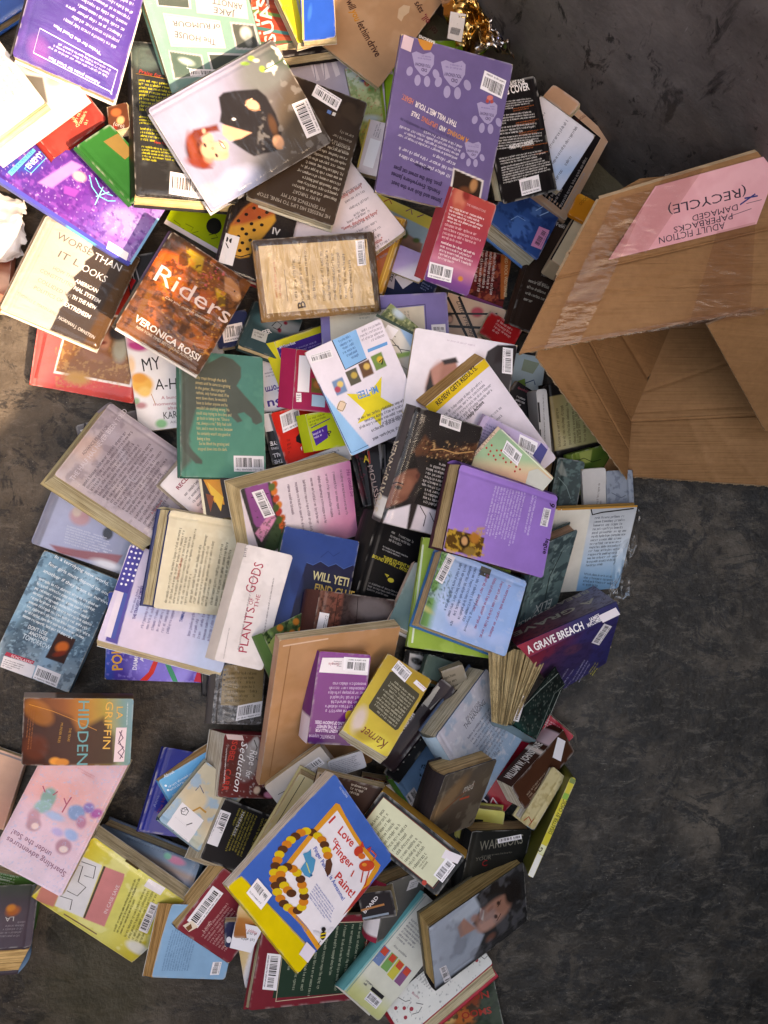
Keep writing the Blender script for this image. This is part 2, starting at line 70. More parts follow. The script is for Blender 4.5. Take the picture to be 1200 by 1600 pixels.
{'k':'hardcover_book','l':'white hardcover with red flowers and red boards at the bottom','p':[0.0921,-0.7771,0.0258,-0.4033,0.1304,0.636],'s':[0.1815,0.0566,0.03],'sp':'L','c':'e2dcd4','b':'h','sc':'b32a38','pg':'d6c6a6','bc':'b32a38','gl':'m','wp':0.0015,'sh':[-0.0077,-0.0227],'o':[['P',[-74.1,11.7,-75.3,10.9,-76.8,10.8,-78.3,11.3,-79.2,12.5,-79.4,13.9,-78.8,15.2,-77.6,16,-76.1,16.1,-74.6,15.5,-73.7,14.4,-73.5,13],'a8323c'],['P',[-62.9,3.6,-64.2,2.8,-65.7,2.7,-67.1,3.3,-68.1,4.4,-68.3,5.8,-67.7,7.1,-66.5,7.9,-64.9,8,-63.5,7.5,-62.6,6.3,-62.4,4.9],'a8323c'],['P',[-53.7,-4.2,-55.1,-5.1,-56.8,-5.2,-58.4,-4.6,-59.5,-3.3,-59.8,-1.7,-59.1,-0.3,-57.7,0.7,-56,0.8,-54.3,0.1,-53.3,-1.2,-53,-2.7],'a8323c'],['P',[-69,-7.8,-70.2,-8.6,-71.8,-8.7,-73.2,-8.2,-74.2,-7,-74.4,-5.6,-73.8,-4.3,-72.6,-3.5,-71,-3.4,-69.6,-4,-68.6,-5.1,-68.4,-6.5],'a8323c'],['P',[88.6,-8.7,87.3,-9.5,85.7,-9.7,84.2,-9,83.2,-7.8,82.9,-6.3,83.6,-5,84.9,-4.1,86.5,-4,88,-4.6,89.1,-5.8,89.3,-7.3],'b03a40'],['P',[74.1,-11.7,72.8,-12.5,71.3,-12.6,69.9,-12.1,68.9,-10.9,68.7,-9.5,69.3,-8.3,70.5,-7.4,72.1,-7.3,73.5,-7.9,74.5,-9,74.7,-10.4],'b03a40'],['L',[-64.4,22.8,-58.5,11.7,-50.9,8.5],1.1,'6a6462'],['L',[-59.6,-8.9,-49.9,-12.6,-41,-9.9],1.1,'6a6462'],['L',[78.5,-3.6,83.2,-16.1,90.4,-15.4],1.1,'6a6462'],['L',[-45.4,0,-37,-8.3],1.1,'6a6462'],['G',-29.1,42.5,-0.7,42.4,-15.8,1.2,9,'8c8886',0.8],['T','Books',-43.3,14.3,-38.6,1.9,3.9,'b0485a',0,0],['nz',2.4,'77706c',0.88,0.03,0.7,None]]},
{'k':'hardcover_book','l':'thick maroon hardcover with a white spine label, beside the finger painting book','p':[0.0066,-0.6208,0.0408,0.2385,0.7034,-0.0058],'s':[0.0873,0.1061,0.036],'sp':'L','c':'5c5a58','b':'h','sc':'9a2c40','pg':'d9bd94','gl':'m','wp':0.0015,'ss':[['e3d8da',0.12,0.5],['d0aa3a',0.6,0.78]],'sh':[-0.0,-0.0056],'o':[['g',-36.5,43,31.2,-44.3,[[0,'6b6863'],[1,'3f3c3c']]],['P',[6.9,41.3,29.9,41.1,26.2,23.8,3.2,24],'d9d2d2'],['G',10.9,37.3,28.1,37.2,8.2,26.6,3,'55535a',1]]},
{'k':'paperback_book','l':'dark striped paperback glimpsed between the finger painting book and the maroon hardcover','p':[-0.0083,-0.6048,0.098,-0.0627,-0.0979,0.208],'s':[0.0535,0.041,0.02],'sp':'L','c':'2c2628','b':'p','sc':'2c2628','pg':'d6c6a6','gl':'p','wp':0.0034,'o':[['T','BOARD',-21,-9.8,4.7,10.9,5.1,'e0d8da',1,0],['L',[-26.4,-4.2,11.3,-0.1],3,'b97a4a'],['L',[-26.2,-16.7,15.3,-14.5],3,'8f9aa8']]},
{'k':'hardcover_book','l':'cream and turquoise-edged hardcover with a list and four small cover pictures','p':[0.0177,-0.7117,0.0421,-0.2971,0.3,-0.878],'s':[0.0874,0.1876,0.026],'sp':'L','c':'d9d4c8','b':'h','sc':'54a0a4','pg':'ded2b4','gl':'m','wp':0.0015,'sh':[-0.0004,-0.0079],'o':[['L',[-42.4,89.7,-43.3,-91.7],3.5,'7fb8b8'],['L',[-37,90.8,-39,-92],1.3,'5a9a9c'],['g',2.7,94.4,-5.3,-93.6,[[0,'d6d2cc'],[0.8,'d9d5c4'],[0.92,'c9c890'],[1,'b9b878']]],['G',-30.2,53.2,18.8,53,-30.8,13.3,7,'77747a',0.8],['T','Also available',-25.1,2.2,7.9,2.7,3.8,'55535a',0,0],['P',[-40.4,-5.2,-23.4,-5.3,-21.7,-33.9,-38.7,-33.8],'6f86b0'],['P',[-19.9,-5.5,-3.8,-4.9,-2.9,-32.7,-19,-33.3],'78a860'],['P',[-1.2,-5.7,14.8,-6.4,15.5,-35.6,-0.5,-34.9],'d0c050'],['P',[17.5,-5.9,32.7,-5.9,33.4,-35.1,18.2,-35.1],'8f5a80'],['P',[-37.8,-6,-25.4,-6.6,-25,-17.5,-37.4,-16.9],'d8503c'],['P',[-17.3,-6.3,-5.7,-6.2,-5.3,-17,-16.9,-17.2],'d8503c'],['P',[1.4,-6.5,13.8,-7.1,14.2,-17.9,1.8,-17.4],'d8503c'],['P',[20.1,-6.7,31.7,-6.6,32.1,-17.4,20.5,-17.5],'d8503c'],['G',-24,-58.8,-2.6,-58.5,-24.5,-69,2,'66636a',1],['P',[-7.5,-61.6,22.1,-61,22.2,-67.1,-7.4,-67.7],'2c2a2c'],['B',-4.8,-68.5,24.7,-67.9,-4.9,-83.4,'e6dfe2']]},
{'k':'hardcover_book','l':'red-bordered hardcover with an upside-down photo of a smiling child, lying on the floor','p':[-0.4809,0.2953,0.0119,-0.0801,-0.0093,2.9597],'s':[0.1748,0.2013,0.026],'sp':'R','c':'d8524a','b':'h','sc':'d8524a','pg':'d6c6a6','gl':'m','wr':1,'wp':0.0015,'o':[['g',72.9,97.8,-72.2,70,[[0,'d9605c'],[1,'cf3f34']]],['pp',[50.7,74.7,-79.3,74.9,-88.2,-37.9,39.2,-34.4],'efe6e0',1,1],['pp',[48.1,71.1,-75.6,71.4,-85.5,-34.2,35.6,-31.9],'8a5a34',1,1],['nz',4.2,'c79a5c',0.6,0.1,0.5,[57,10.9,-65.3,-12.5,-78.1,74.1,44.2,97.6]],['b',-15,7.6,18.8,20.8,-169,'d8a088',6.3,1],['b',-9.6,-7.1,20.8,10.4,-169,'bf7f68',6.3,1],['b',-18.8,12.1,9.4,3.1,-169,'8f4a44',2.1,1],['b',-13.1,31,22.9,12.5,-179,'9a6a50',8.3,1],['b',-51.5,16.3,12.5,20.8,-179,'a8a89a',7.3,1],['b',-44.6,-8.6,16.7,12.5,-170,'3a3c44',6.3,1],['b',12.2,75.7,20.8,10.4,-179,'c09050',8.3,1],['L',[78.6,88.5,72.5,13.9],5.2,'c8403c']]},
{'k':'paperback_book','l':'white hand-lettered journal with watercolour splashes beneath the orange fire-horse book','p':[-0.3399,0.2374,0.0183,0.068,0.1159,0.1389],'s':[0.1523,0.1929,0.022],'sp':'L','c':'dcd8da','b':'p','sc':'cfc6cc','pg':'d6c6a6','gl':'m','wp':0.0034,'o':[['b',-59.5,42.5,16.4,8.2,-17,'b83a7a',5.1,1],['b',-64.1,53.4,10.3,5.1,-6,'d07a9a',3.1,1],['b',-60.6,-20,17.5,15.4,-6,'e0a850',6.2,1],['b',-64.1,-9.1,12.3,8.2,-6,'d99440',4.1,1],['b',-58.4,-32.7,10.3,8.2,-6,'e6bc6c',5.1,1],['L',[-48.7,-36.9,-44.3,-55.1],1,'b07030'],['b',-74.2,12.8,7.2,14.4,-6,'e2b070',5.1,0.7],['b',-67.7,-53.6,9.2,5.1,-6,'a85a60',4.1,0.8],['b',-74.7,-45.5,6.2,5.1,-6,'6fa070',3.1,0.8],['b',-39.7,-86.9,9.2,7.2,-6,'78b080',4.1,1],['b',-58.5,63.2,12.3,6.2,-6,'8fb07a',5.1,0.8],['T','MY',-55.5,0.3,-26.6,1.3,20.8,'2a2628',0,0],['T','A-HA',-40.7,-31.5,9.2,-34.9,17.6,'2a2628',0,0],['T','A bunch of',-33.9,-47.9,4.9,-50.1,5.2,'a8505c',0,0],['T','moments no',-47.6,-56.8,1.3,-60.1,5.2,'a8505c',0,0],['T','about',-26.2,-65.4,-1.8,-67.1,5.2,'a8505c',0,0],['T','KAREN',-34.6,-80.2,2.3,-81.1,11.5,'2a2628',0,0],['T','AKA',-25.6,-88.5,-9.2,-89.2,4.2,'8a8488',0,0]]},
{'k':'hardcover_book','l':'large mauve-grey hardcover with praise text and thick pale page block','p':[-0.4091,0.0564,0.0501,0.281,0.321,1.0275],'s':[0.1432,0.1861,0.04],'sp':'R','c':'a5979f','b':'h','sc':'9a8c90','pg':'b5ad92','bc':'a3946f','gl':'m','wr':1,'wp':0.0015,'sh':[-0.0177,0.0114],'o':[['g',-57.2,76.8,24.6,-68.2,[[0,'b8a5a4'],[0.3,'a2949e'],[0.7,'a89ba6'],[1,'8f828a']]],['nz',27.7,'bcaeb4',0.55,0.2,0.6,None],['nz',13.9,'8a7c86',0.62,0.15,0.6,None],['b',-9.4,79.6,19.8,19.8,-5,'c7a79c',11.9,0.7],['T','ADVANCE PRAISE FOR',-21.7,76,38,72.7,4.9,'6a5c64',0,0],['T','THE HALF HAS NEVER BEEN TOLD',-63.7,65.4,75.8,65.3,7.2,'c9bcc4',0,0],['G',-61.5,53.9,55.9,51.8,-57.6,-34.2,13,'5a4e58',0.95],['G',-58.7,-36.1,45.8,-32.7,-59.6,-75.5,5,'5a4e58',0.95],['T','A landmark',-39.1,-59.3,-11.5,-59.6,3.8,'a83a3a',0,0]]},
{'k':'paperback_book','l':'white paperback with red heading lying between the mauve book and the teal silhouette book','p':[-0.2894,0.0662,0.0368,0.2077,0.1907,0.8624],'s':[0.1408,0.0844,0.024],'sp':'R','c':'d9d0d4','b':'p','sc':'d9d0d4','pg':'bdb4aa','gl':'p','wp':0.0034,'sh':[-0.0111,0.0098],'o':[['g',-66.3,34,-48.3,-39.5,[[0,'dcd6da'],[0.6,'d8cfd4'],[1,'d8a8a0']]],['T','RECLAIMED',-55.9,15.2,-2.5,15.7,6.2,'8f2c44',1,0],['G',-56.3,7.3,10.4,6.8,-55.5,-43.3,6,'5c585e',0.8],['L',[-17.5,1.6,-58.4,-41.8],4.1,'1d1b1d']]},
{'k':'paperback_book','l':'black paperback with orange and yellow shapes behind the teal silhouette book','p':[-0.2685,0.0528,0.0645,0.1123,0.0995,0.1226],'s':[0.0472,0.1234,0.02],'sp':'R','c':'2c2322','b':'p','sc':'2c2322','pg':'d6c6a6','gl':'m','wp':0.0034,'o':[['P',[-18.3,2.8,6.8,-0.3,8.9,-40.8,-6,-35.1],'d08a2c'],['P',[-13,-1.5,8.7,-28.7,1.6,-50.6,-9.7,-19.8],'e0b040'],['P',[-17.5,-19.5,-5.6,-25,-14,-50],'7a3a1c'],['L',[-23.2,5.1,-23.2,-61.3],4,'d2c8b0']]},
{'k':'picture_book','l':'pink flag-striped hardcover with stars down one edge and rotated text','p':[-0.3389,-0.1602,0.0421,0.0749,0.2698,1.3183],'s':[0.1587,0.2006,0.02],'sp':'B','c':'ddcbe0','b':'p','sc':'6a86c4','pg':'d6c6a6','bc':'dce6f4','gl':'m','wp':0.0034,'sh':[-0.0079,0.0016],'o':[['g',-2.8,96.8,6.9,-56.8,[[0,'d9cbe2'],[0.4,'e2cedf'],[0.8,'d6cde4'],[1,'b9c4e0']]],['b',-6.8,32.8,40.5,20.2,-75,'b4bfe2',16.2,0.8],['pp',[-76.9,87.5,78.9,98,78.7,79.2,-78.1,68.3],'5a4f9c',1,1],['P',[2.3,99.9,74.4,98.7,74.3,75.7,2.2,78.5],'4a4496'],['P',[-70.6,91.6,2.2,94.2,1.8,83.6,-70.9,81.1],'e3d6e4'],['P',[-70.9,81.1,2.6,84.9,2.2,78.5,-71.3,74.7],'4a5aa4'],['P',[77.2,92.4,76.2,92.3,75.4,92.8,74.9,93.6,74.9,94.6,75.4,95.5,76.2,96,77.2,96.1,78.1,95.6,78.6,94.8,78.6,93.8,78.1,92.9],'f0eaf4'],['P',[76.8,86,75.8,85.9,75,86.4,74.5,87.2,74.5,88.2,75,89.1,75.8,89.6,76.8,89.7,77.7,89.2,78.2,88.4,78.2,87.4,77.7,86.5],'f0eaf4'],['P',[68.6,92.7,67.6,92.7,66.7,93.1,66.2,94,66.2,95,66.7,95.8,67.6,96.4,68.6,96.4,69.5,96,70,95.2,70,94.2,69.5,93.3],'f0eaf4'],['P',[68.5,85.4,67.5,85.3,66.6,85.8,66.1,86.6,66.1,87.6,66.6,88.5,67.5,89,68.5,89.1,69.3,88.6,69.8,87.8,69.8,86.8,69.3,85.9],'f0eaf4'],['P',[70.3,78.7,69.3,78.6,68.4,79.1,67.9,79.9,67.9,80.9,68.4,81.8,69.3,82.3,70.3,82.4,71.2,81.9,71.6,81.1,71.6,80.1,71.1,79.2],'f0eaf4'],['P',[59,92.8,58,92.7,57.1,93.2,56.6,94,56.7,95,57.2,95.9,58,96.4,59,96.5,59.9,96,60.4,95.2,60.4,94.2,59.9,93.3],'f0eaf4'],['P',[60.1,84.8,59.1,84.7,58.2,85.2,57.8,86,57.8,87,58.3,87.9,59.1,88.4,60.1,88.5,61,88,61.5,87.2,61.5,86.2,61,85.3],'f0eaf4'],['P',[60.9,77.7,60,77.7,59.1,78.1,58.6,79,58.6,80,59.1,80.8,60,81.4,61,81.4,61.8,81,62.3,80.2,62.3,79.2,61.8,78.3],'f0eaf4'],['P',[49.7,91.9,48.7,91.8,47.8,92.2,47.3,93.1,47.3,94.1,47.8,95,48.7,95.5,49.7,95.6,50.5,95.1,51,94.3,51,93.3,50.5,92.4],'f0eaf4'],['P',[50.5,84.8,49.5,84.8,48.7,85.2,48.2,86,48.2,87,48.7,87.9,49.5,88.5,50.5,88.5,51.4,88.1,51.9,87.2,51.9,86.2,51.4,85.4],'f0eaf4'],['P',[51.4,77.8,50.4,77.7,49.5,78.2,49,79,49,80,49.5,80.9,50.4,81.4,51.4,81.5,52.2,81,52.7,80.2,52.7,79.2,52.2,78.3],'f0eaf4'],['P',[40.1,91.9,39.1,91.8,38.2,92.3,37.7,93.1,37.7,94.1,38.2,95,39.1,95.5,40.1,95.6,40.9,95.2,41.4,94.3,41.4,93.3,40.9,92.4],'f0eaf4'],['P',[40.9,84.9,39.9,84.8,39.1,85.2,38.6,86.1,38.6,87.1,39.1,88,39.9,88.5,40.9,88.6,41.8,88.1,42.3,87.3,42.3,86.3,41.8,85.4],'f0eaf4'],['P',[42,76.9,41,76.8,40.2,77.2,39.7,78.1,39.7,79.1,40.2,80,41,80.5,42,80.6,42.9,80.1,43.4,79.3,43.4,78.3,42.9,77.4],'f0eaf4'],['P',[31.5,92.2,30.5,92.2,29.6,92.6,29.1,93.5,29.1,94.5,29.6,95.4,30.5,95.9,31.5,96,32.3,95.5,32.8,94.7,32.8,93.7,32.3,92.8],'f0eaf4'],['P',[32.6,84.2,31.6,84.2,30.7,84.6,30.2,85.5,30.2,86.5,30.7,87.4,31.6,87.9,32.6,88,33.4,87.5,33.9,86.7,33.9,85.7,33.4,84.8],'f0eaf4'],['P',[32.4,76.9,31.4,76.8,30.6,77.3,30.1,78.1,30.1,79.1,30.6,80,31.4,80.5,32.4,80.6,33.3,80.1,33.8,79.3,33.8,78.3,33.3,77.4],'f0eaf4'],['P',[23.1,91.6,22.1,91.6,21.2,92,20.7,92.9,20.8,93.9,21.3,94.7,22.1,95.3,23.1,95.3,24,94.9,24.5,94.1,24.5,93.1,24,92.2],'f0eaf4'],['P',[23.2,83.3,22.2,83.3,21.4,83.7,20.9,84.6,20.9,85.5,21.4,86.4,22.2,87,23.2,87,24.1,86.6,24.6,85.8,24.6,84.8,24.1,83.9],'f0eaf4'],['P',[24.1,76.3,23.1,76.2,22.2,76.7,21.7,77.5,21.7,78.5,22.2,79.4,23.1,79.9,24.1,80,24.9,79.5,25.4,78.7,25.4,77.7,24.9,76.8],'f0eaf4'],['P',[14.7,91,13.8,91,12.9,91.4,12.4,92.3,12.4,93.3,12.9,94.1,13.8,94.7,14.8,94.7,15.6,94.3,16.1,93.5,16.1,92.5,15.6,91.6],'f0eaf4'],['P',[15.6,84,14.6,83.9,13.7,84.4,13.2,85.2,13.2,86.2,13.7,87.1,14.6,87.6,15.6,87.7,16.5,87.3,17,86.4,17,85.4,16.5,84.5],'f0eaf4'],['T','THE TRAGEDY OF EMPIRE',-33.9,54.4,20.4,58.3,4.5,'5a4a8c',1,0],['T','from the John J.',-25.4,62.3,32.6,64.3,3.5,'6a5c94',0,0],['G',-44.1,44.8,40.3,48,-41.6,-3.5,6,'8f84a8',0.7],['T','TAMING A',-18.8,-17,4.6,-16.8,4.6,'3a52a0',1,0],['G',-36.8,-29.1,29.7,-23.3,-36.6,-77.1,6,'8f84a8',0.7]]},
{'k':'hardcover_book','l':'cream hardcover with vertical text and a navy board edge','p':[-0.2975,-0.0822,0.0695,0.4152,0.0713,1.414],'s':[0.1523,0.1214,0.024],'sp':'R','c':'d6c9ac','b':'h','sc':'d2c6a6','pg':'cdbf9c','bc':'2b3560','gl':'m','wp':0.0015,'sh':[-0.0014,0.0172],'o':[['g',2.1,63.6,8.5,-46.7,[[0,'ddd0b4'],[0.5,'d8cbae'],[1,'d2c3a6']]],['nz',18,'e2d8be',0.55,0.2,0.6,None],['G',-66,47.2,55.4,44.1,-64.8,12,6,'5f5a4e',0.85],['T','Daniel Gilbert',-28.4,31.2,5.1,29.7,4,'b85a3c',0,0],['G',-60.6,10.7,50.6,8.9,-64,-20.3,5,'5f5a4e',0.85],['G',-59.8,-21.6,47.5,-24,-63.5,-50.5,4,'5f5a4e',0.8]]},
{'k':'paperback_book','l':'blue-covered red-letter paperback with a "Su" title fragment beside the teal silhouette book','p':[-0.1858,0.2104,0.0034,0.0042,0.0085,-2.8586],'s':[0.0493,0.0865,0.02],'sp':'R','c':'d8d4dc','b':'p','sc':'d8d4dc','pg':'d6c6a6','gl':'p','wp':0.0034,'o':[['T','Su',-9.6,25.2,16.8,23.5,13.9,'4a3a8a',1,0],['T','Form',-11.9,1.5,12.5,0.5,11.8,'4a3a8a',1,0],['G',-11.2,-12,8.4,-13.7,-11.2,-27.5,3,'77748a',1],['L',[16.9,-7.5,23.8,32.4],3.2,'a83c28']]},
{'k':'paperback_book','l':'black slim book with white vertical spine lettering between red and teal books','p':[-0.1853,0.1226,0.0092,-0.0268,-0.03,-2.9195],'s':[0.0187,0.0868,0.02],'sp':'L','c':'19161a','b':'p','sc':'19161a','pg':'d6c6a6','gl':'m','wp':0.0034,'o':[['P',[-7.6,-11.4,-8.9,-41.4,6.5,-41.5,7.8,-11.5],'dfdade'],['T','THE',-8.7,36.7,5.7,36.9,6.4,'e2dade',1,0],['T','ALL',-8.9,25.9,5.4,26.1,6.4,'e2dade',1,0],['T','SEEING',-9,16.2,5.2,15.3,3.7,'e2dade',0,0],['T','EYE',-9,6.4,5.1,5.6,6.4,'e2dade',1,0]]},
{'k':'paperback_book','l':'bright red paperback with a barcode and a tiny black cartoon beast','p':[-0.1382,0.1254,0.0176,-0.0869,0.2666,0.2888],'s':[0.0812,0.0922,0.02],'sp':'L','c':'cf2a1e','b':'p','sc':'7a7884','pg':'d6c6a6','gl':'m','wp':0.0034,'sh':[-0.0008,0.0033],'o':[['B',-27.2,39.7,6.3,45.7,-30.6,9.1,'e6dfe2'],['P',[-12.4,-2.6,-2.7,3.7,1.7,-3.6,8.3,-0.1,1.5,-12.4,-8,-15.4,-14.3,-10.1],'1d1818'],['G',-27.6,-1.4,-18.9,-0.5,-33.3,-27.2,4,'7a1c14',0.6],['P',[-10.4,-21.7,-7.7,-19.9,-9.9,-28.5],'f0e0dc'],['P',[-0.9,-18.7,-0.4,-25.5,-5.2,-27],'f0e0dc']]},
{'k':'paperback_book','l':'grey-white paperback with small italic text wedged above the pink pepper-picture book','p':[-0.1023,0.0838,0.0389,0.1386,0.012,0.3582],'s':[0.0943,0.0285,0.016],'sp':'L','c':'b9b8bc','b':'p','sc':'b9b8bc','pg':'d6c6a6','gl':'p','wp':0.0034,'o':[['P',[-44.9,11.2,1.1,9.5,5.5,-3.2,-45,-1.9],'e3dcdc'],['G',-35.7,12.2,34.6,10.1,-34.4,6.2,1,'4a484e',1],['G',7.4,11.5,34.6,10.1,7.5,-3.9,2,'5c5a60',1]]},
{'k':'paperback_book','l':'lime green paperback with a purple panel and curled cream pages','p':[-0.087,0.1316,0.0454,-0.0612,0.2745,0.2116],'s':[0.0778,0.0614,0.02],'sp':'L','c':'a9b62a','b':'p','sc':'a9b62a','pg':'d2c6ae','gl':'p','wp':0.0034,'sh':[-0.0116,0.0037],'o':[['P',[-35.5,0.9,-8.6,7.9,-11.5,-13.1,-33.5,-22.5],'4a2a8a'],['L',[-34.9,7.2,-1.8,17],1.6,'4a2a6a'],['G',-35.7,24.2,-3.8,28.8,-35.9,9.4,3,'4c5418',0.8],['T','P',-9.7,-11.1,-3,-9.4,8,'3c2a3c',1,0],['G',-34.5,-1.3,-12.3,3.8,-33,-12,2,'c9bce0',1]]},
{'k':'paperback_book','l':'navy barcoded paperback under the orange fire-horse book','p':[-0.2507,0.2986,0.0237,0.0101,0.1414,0.2247],'s':[0.057,0.0557,0.016],'sp':'L','c':'2a3358','b':'p','sc':'2a3358','pg':'d6c6a6','gl':'m','wp':0.0034,'o':[['B',-16,8.4,17.7,8.4,-18.1,-19.1,'e6dfe2']]},
{'k':'hardcover_book','l':'dark teal swirl-patterned hardcover with red blossoms under the beige framed book','p':[-0.1899,0.2883,0.025,-0.3607,0.1671,-0.3322],'s':[0.0833,0.0869,0.022],'sp':'L','c':'33484c','b':'h','sc':'33484c','pg':'d6c6a6','gl':'m','wp':0.0015,'o':[['b',-19.1,14.8,15.5,11.1,0,'3f6268',6.6,1],['L',[-2,9.4,2.8,21.6,12.7,18.2,9.8,6.8,0.7,8],1.3,'151a1c'],['L',[-20.9,26.8,-15.4,36.8,-7.9,27.3,-16,18.7],1.3,'151a1c'],['b',21.8,17,33.2,11.1,12,'8f9498',8.9,1],['b',11.8,7.6,3.3,4.4,23,'7c1f30',1.1,1],['b',17.3,24,3.3,3.3,24,'7c1f30',1.1,1],['T','FER',-8.4,-11.3,1.7,-1.8,8,'e2dcdc',1,0],['S',-27.4,-6.7,-3.3,-6.5,-26.1,-24,'b0aea8'],['G',-24.4,-9.2,-4.9,-8.5,-23,-20.1,2,'4c4a4c',1],['b',-55.5,32.4,8.9,13.3,23,'c9b0a8',4.4,1]]},
{'k':'paperback_book','l':'yellow-bordered purple blurb paperback leaning on a curled cream page block','p':[-0.1261,0.2442,0.0267,0.133,0.248,0.3915],'s':[0.0875,0.099,0.022],'sp':'L','c':'d2c436','b':'p','sc':'d2c436','pg':'d4c6a8','gl':'p','wp':0.0034,'sh':[-0.0146,0.005],'o':[['P',[-43.4,38.8,35.4,39.4,32.6,-5.2,-43.4,-4.9],'43287c'],['T','All-Time-Best',-39.6,36,-12,35.9,4.1,'e6dcf0',1,0],['G',-41.7,30.3,29.8,30.6,-42.5,6.6,5,'9c8cc0',0.9]]},
{'k':'paperback_book','l':'magenta paperback with a tall white barcode and thick cream page edge','p':[-0.1105,0.2085,0.0553,0.0681,0.2735,-0.0573],'s':[0.0767,0.0943,0.024],'sp':'L','c':'a82650','b':'p','sc':'a82650','pg':'c6b89c','gl':'p','wp':0.0034,'sh':[-0.0201,0.0038],'o':[['g',-31.9,44.6,-23.9,-46,[[0,'b0283c'],[1,'98204e']]],['B',-32.6,-18.3,-33.4,38.4,-14,-17.8,'e6dfe2'],['S',-34.5,-20.5,-26.2,-19.8,-33.2,-34.6,'e3dcdc'],['G',-33.3,-22.4,-26.1,-21.8,-33.4,-32.6,3,'3c3a3e',1],['pp',[-11.9,5.6,6.8,5.1,7.7,-17.1,-10.9,-17.6],'6a5a2a',0.8,1],['P',[-9.6,-20.5,11.2,-20.9,11.7,-39.1,-9,-38.7],'9ab8d0'],['b',-1.7,-3.7,6.1,6.1,4,'b06a3a',4.1,1]]},
{'k':'hardcover_book','l':'dark red-speckled slim book just below the white star book','p':[-0.0302,0.0603,0.0031,0.0005,0.0024,0.2405],'s':[0.0321,0.0995,0.03],'sp':'L','c':'1d1719','b':'h','sc':'1d1719','pg':'d6c6a6','gl':'m','wp':0.0015,'o':[['b',-22.7,-24.6,12.6,21,-12,'5a1424',8.4,1],['nz',5.2,'6a1c30',0.7,0.08,0.7,None]]},
{'k':'paperback_book','l':'black novel with pale spine title standing beside the big black portrait book','p':[-0.0155,0.0559,0.0363,-0.0036,0.1408,0.1278],'s':[0.0208,0.1116,0.03],'sp':'L','c':'241c20','b':'p','sc':'241c20','pg':'d6c6a6','gl':'m','wp':0.0034,'o':[['P',[-10,42.1,-6.9,43.1,-7.5,22.5,-10,21.5],'b83024'],['T','A',-18.5,25.6,-9.1,25.7,10.3,'e2c040',1,0],['T','MOUSSE',-13.1,18.9,-7,-45.8,8.3,'b89a94',0,0],['L',[10,51.5,10,-55.4],4.1,'8a8688']]},
{'k':'hardcover_book','l':'glossy black hardcover edge right of the pale spine title','p':[0.0272,0.052,0.0371,-0.0548,0.1222,0.0225],'s':[0.0663,0.1191,0.03],'sp':'L','c':'151316','b':'h','sc':'151316','pg':'d6c6a6','gl':'m','wp':0.0015,'o':[['L',[-29.1,55.4,-26.7,-53.4],3.1,'5c5a60']]},
{'k':'paperback_book','l':'pink-white gradient paperback with a border of orange peppers and a purple house picture','p':[-0.1443,0.007,0.0669,-0.4696,0.3895,-1.467],'s':[0.1321,0.1853,0.03],'sp':'R','c':'ddbccb','b':'p','sc':'ddbccb','pg':'c9b48c','gl':'m','wp':0.0034,'sh':[-0.0081,-0.0112],'o':[['g',-36.3,92.5,-35,-69.1,[[0,'d07aa8'],[0.2,'dba4c0'],[0.5,'e0cfd6'],[0.8,'e0d2d8'],[1,'ddccd2']]],['b',51.5,67.4,42.6,31.9,72,'d88aa8',21.3,0.7],['pp',[-68.1,-92.6,-72,-45,41.7,-29.2,47.7,-76.8],'3f3c3a',1.1,1],['pp',[-65.7,-85.1,-68.8,-48.4,-10,-44.3,12.3,-71.1,-6.2,-78.9],'8f4f86',2.1,1],['pp',[10.6,-79.6,-17.7,-48.3,-3,-42.4,28,-71.7],'d68cac',2.1,1],['pp',[39.2,-70,-3.3,-43.5,41.7,-29.2,52.5,-61.9],'3a4a34',3.2,1],['L',[-48.3,-77.2,-47.8,-49.2],1.1,'3a2030'],['b',-71,-41.8,5.3,6.4,72,'d88a3c',2.1,1],['b',-59.1,-38,5.3,6.4,72,'c8602c',2.1,1],['b',-47.9,-39.5,5.3,6.4,72,'d8783a',2.1,1],['b',-35.6,-37.9,5.3,6.4,72,'c04c34',2.1,1],['b',-24.1,-35.1,5.3,6.4,72,'d88040',2.1,1],['b',-12.9,-36.6,5.3,6.4,72,'b83c34',2.1,1],['b',-1,-32.8,5.3,6.4,72,'cf6a3a',2.1,1],['b',10.2,-34.4,5.3,6.4,72,'c85a30',2.1,1],['b',22.8,-31.6,5.3,6.4,72,'c04434',2.1,1],['b',-56.3,-42.4,5.3,6.4,72,'5a6a3c',2.1,1],['b',-20.5,-40.6,5.3,6.4,72,'4a5c34',2.1,1],['b',0.5,-38.3,5.3,6.4,72,'44582f',2.1,1],['nz',4.3,'2c3a24',0.66,0.08,0.6,[-26.2,-74.9,-10.8,-27,41.7,-29.2,26.3,-77]],['B',-9.2,-61.6,-56,-74.7,-9.7,-43.2,'e6dfe2'],['G',-54.4,82.5,38.1,85.2,-53.6,-21,8,'8a7480',0.75],['T','He could be',-52,83.5,-4,86.9,6.5,'8a4a78',0,0.3]]},
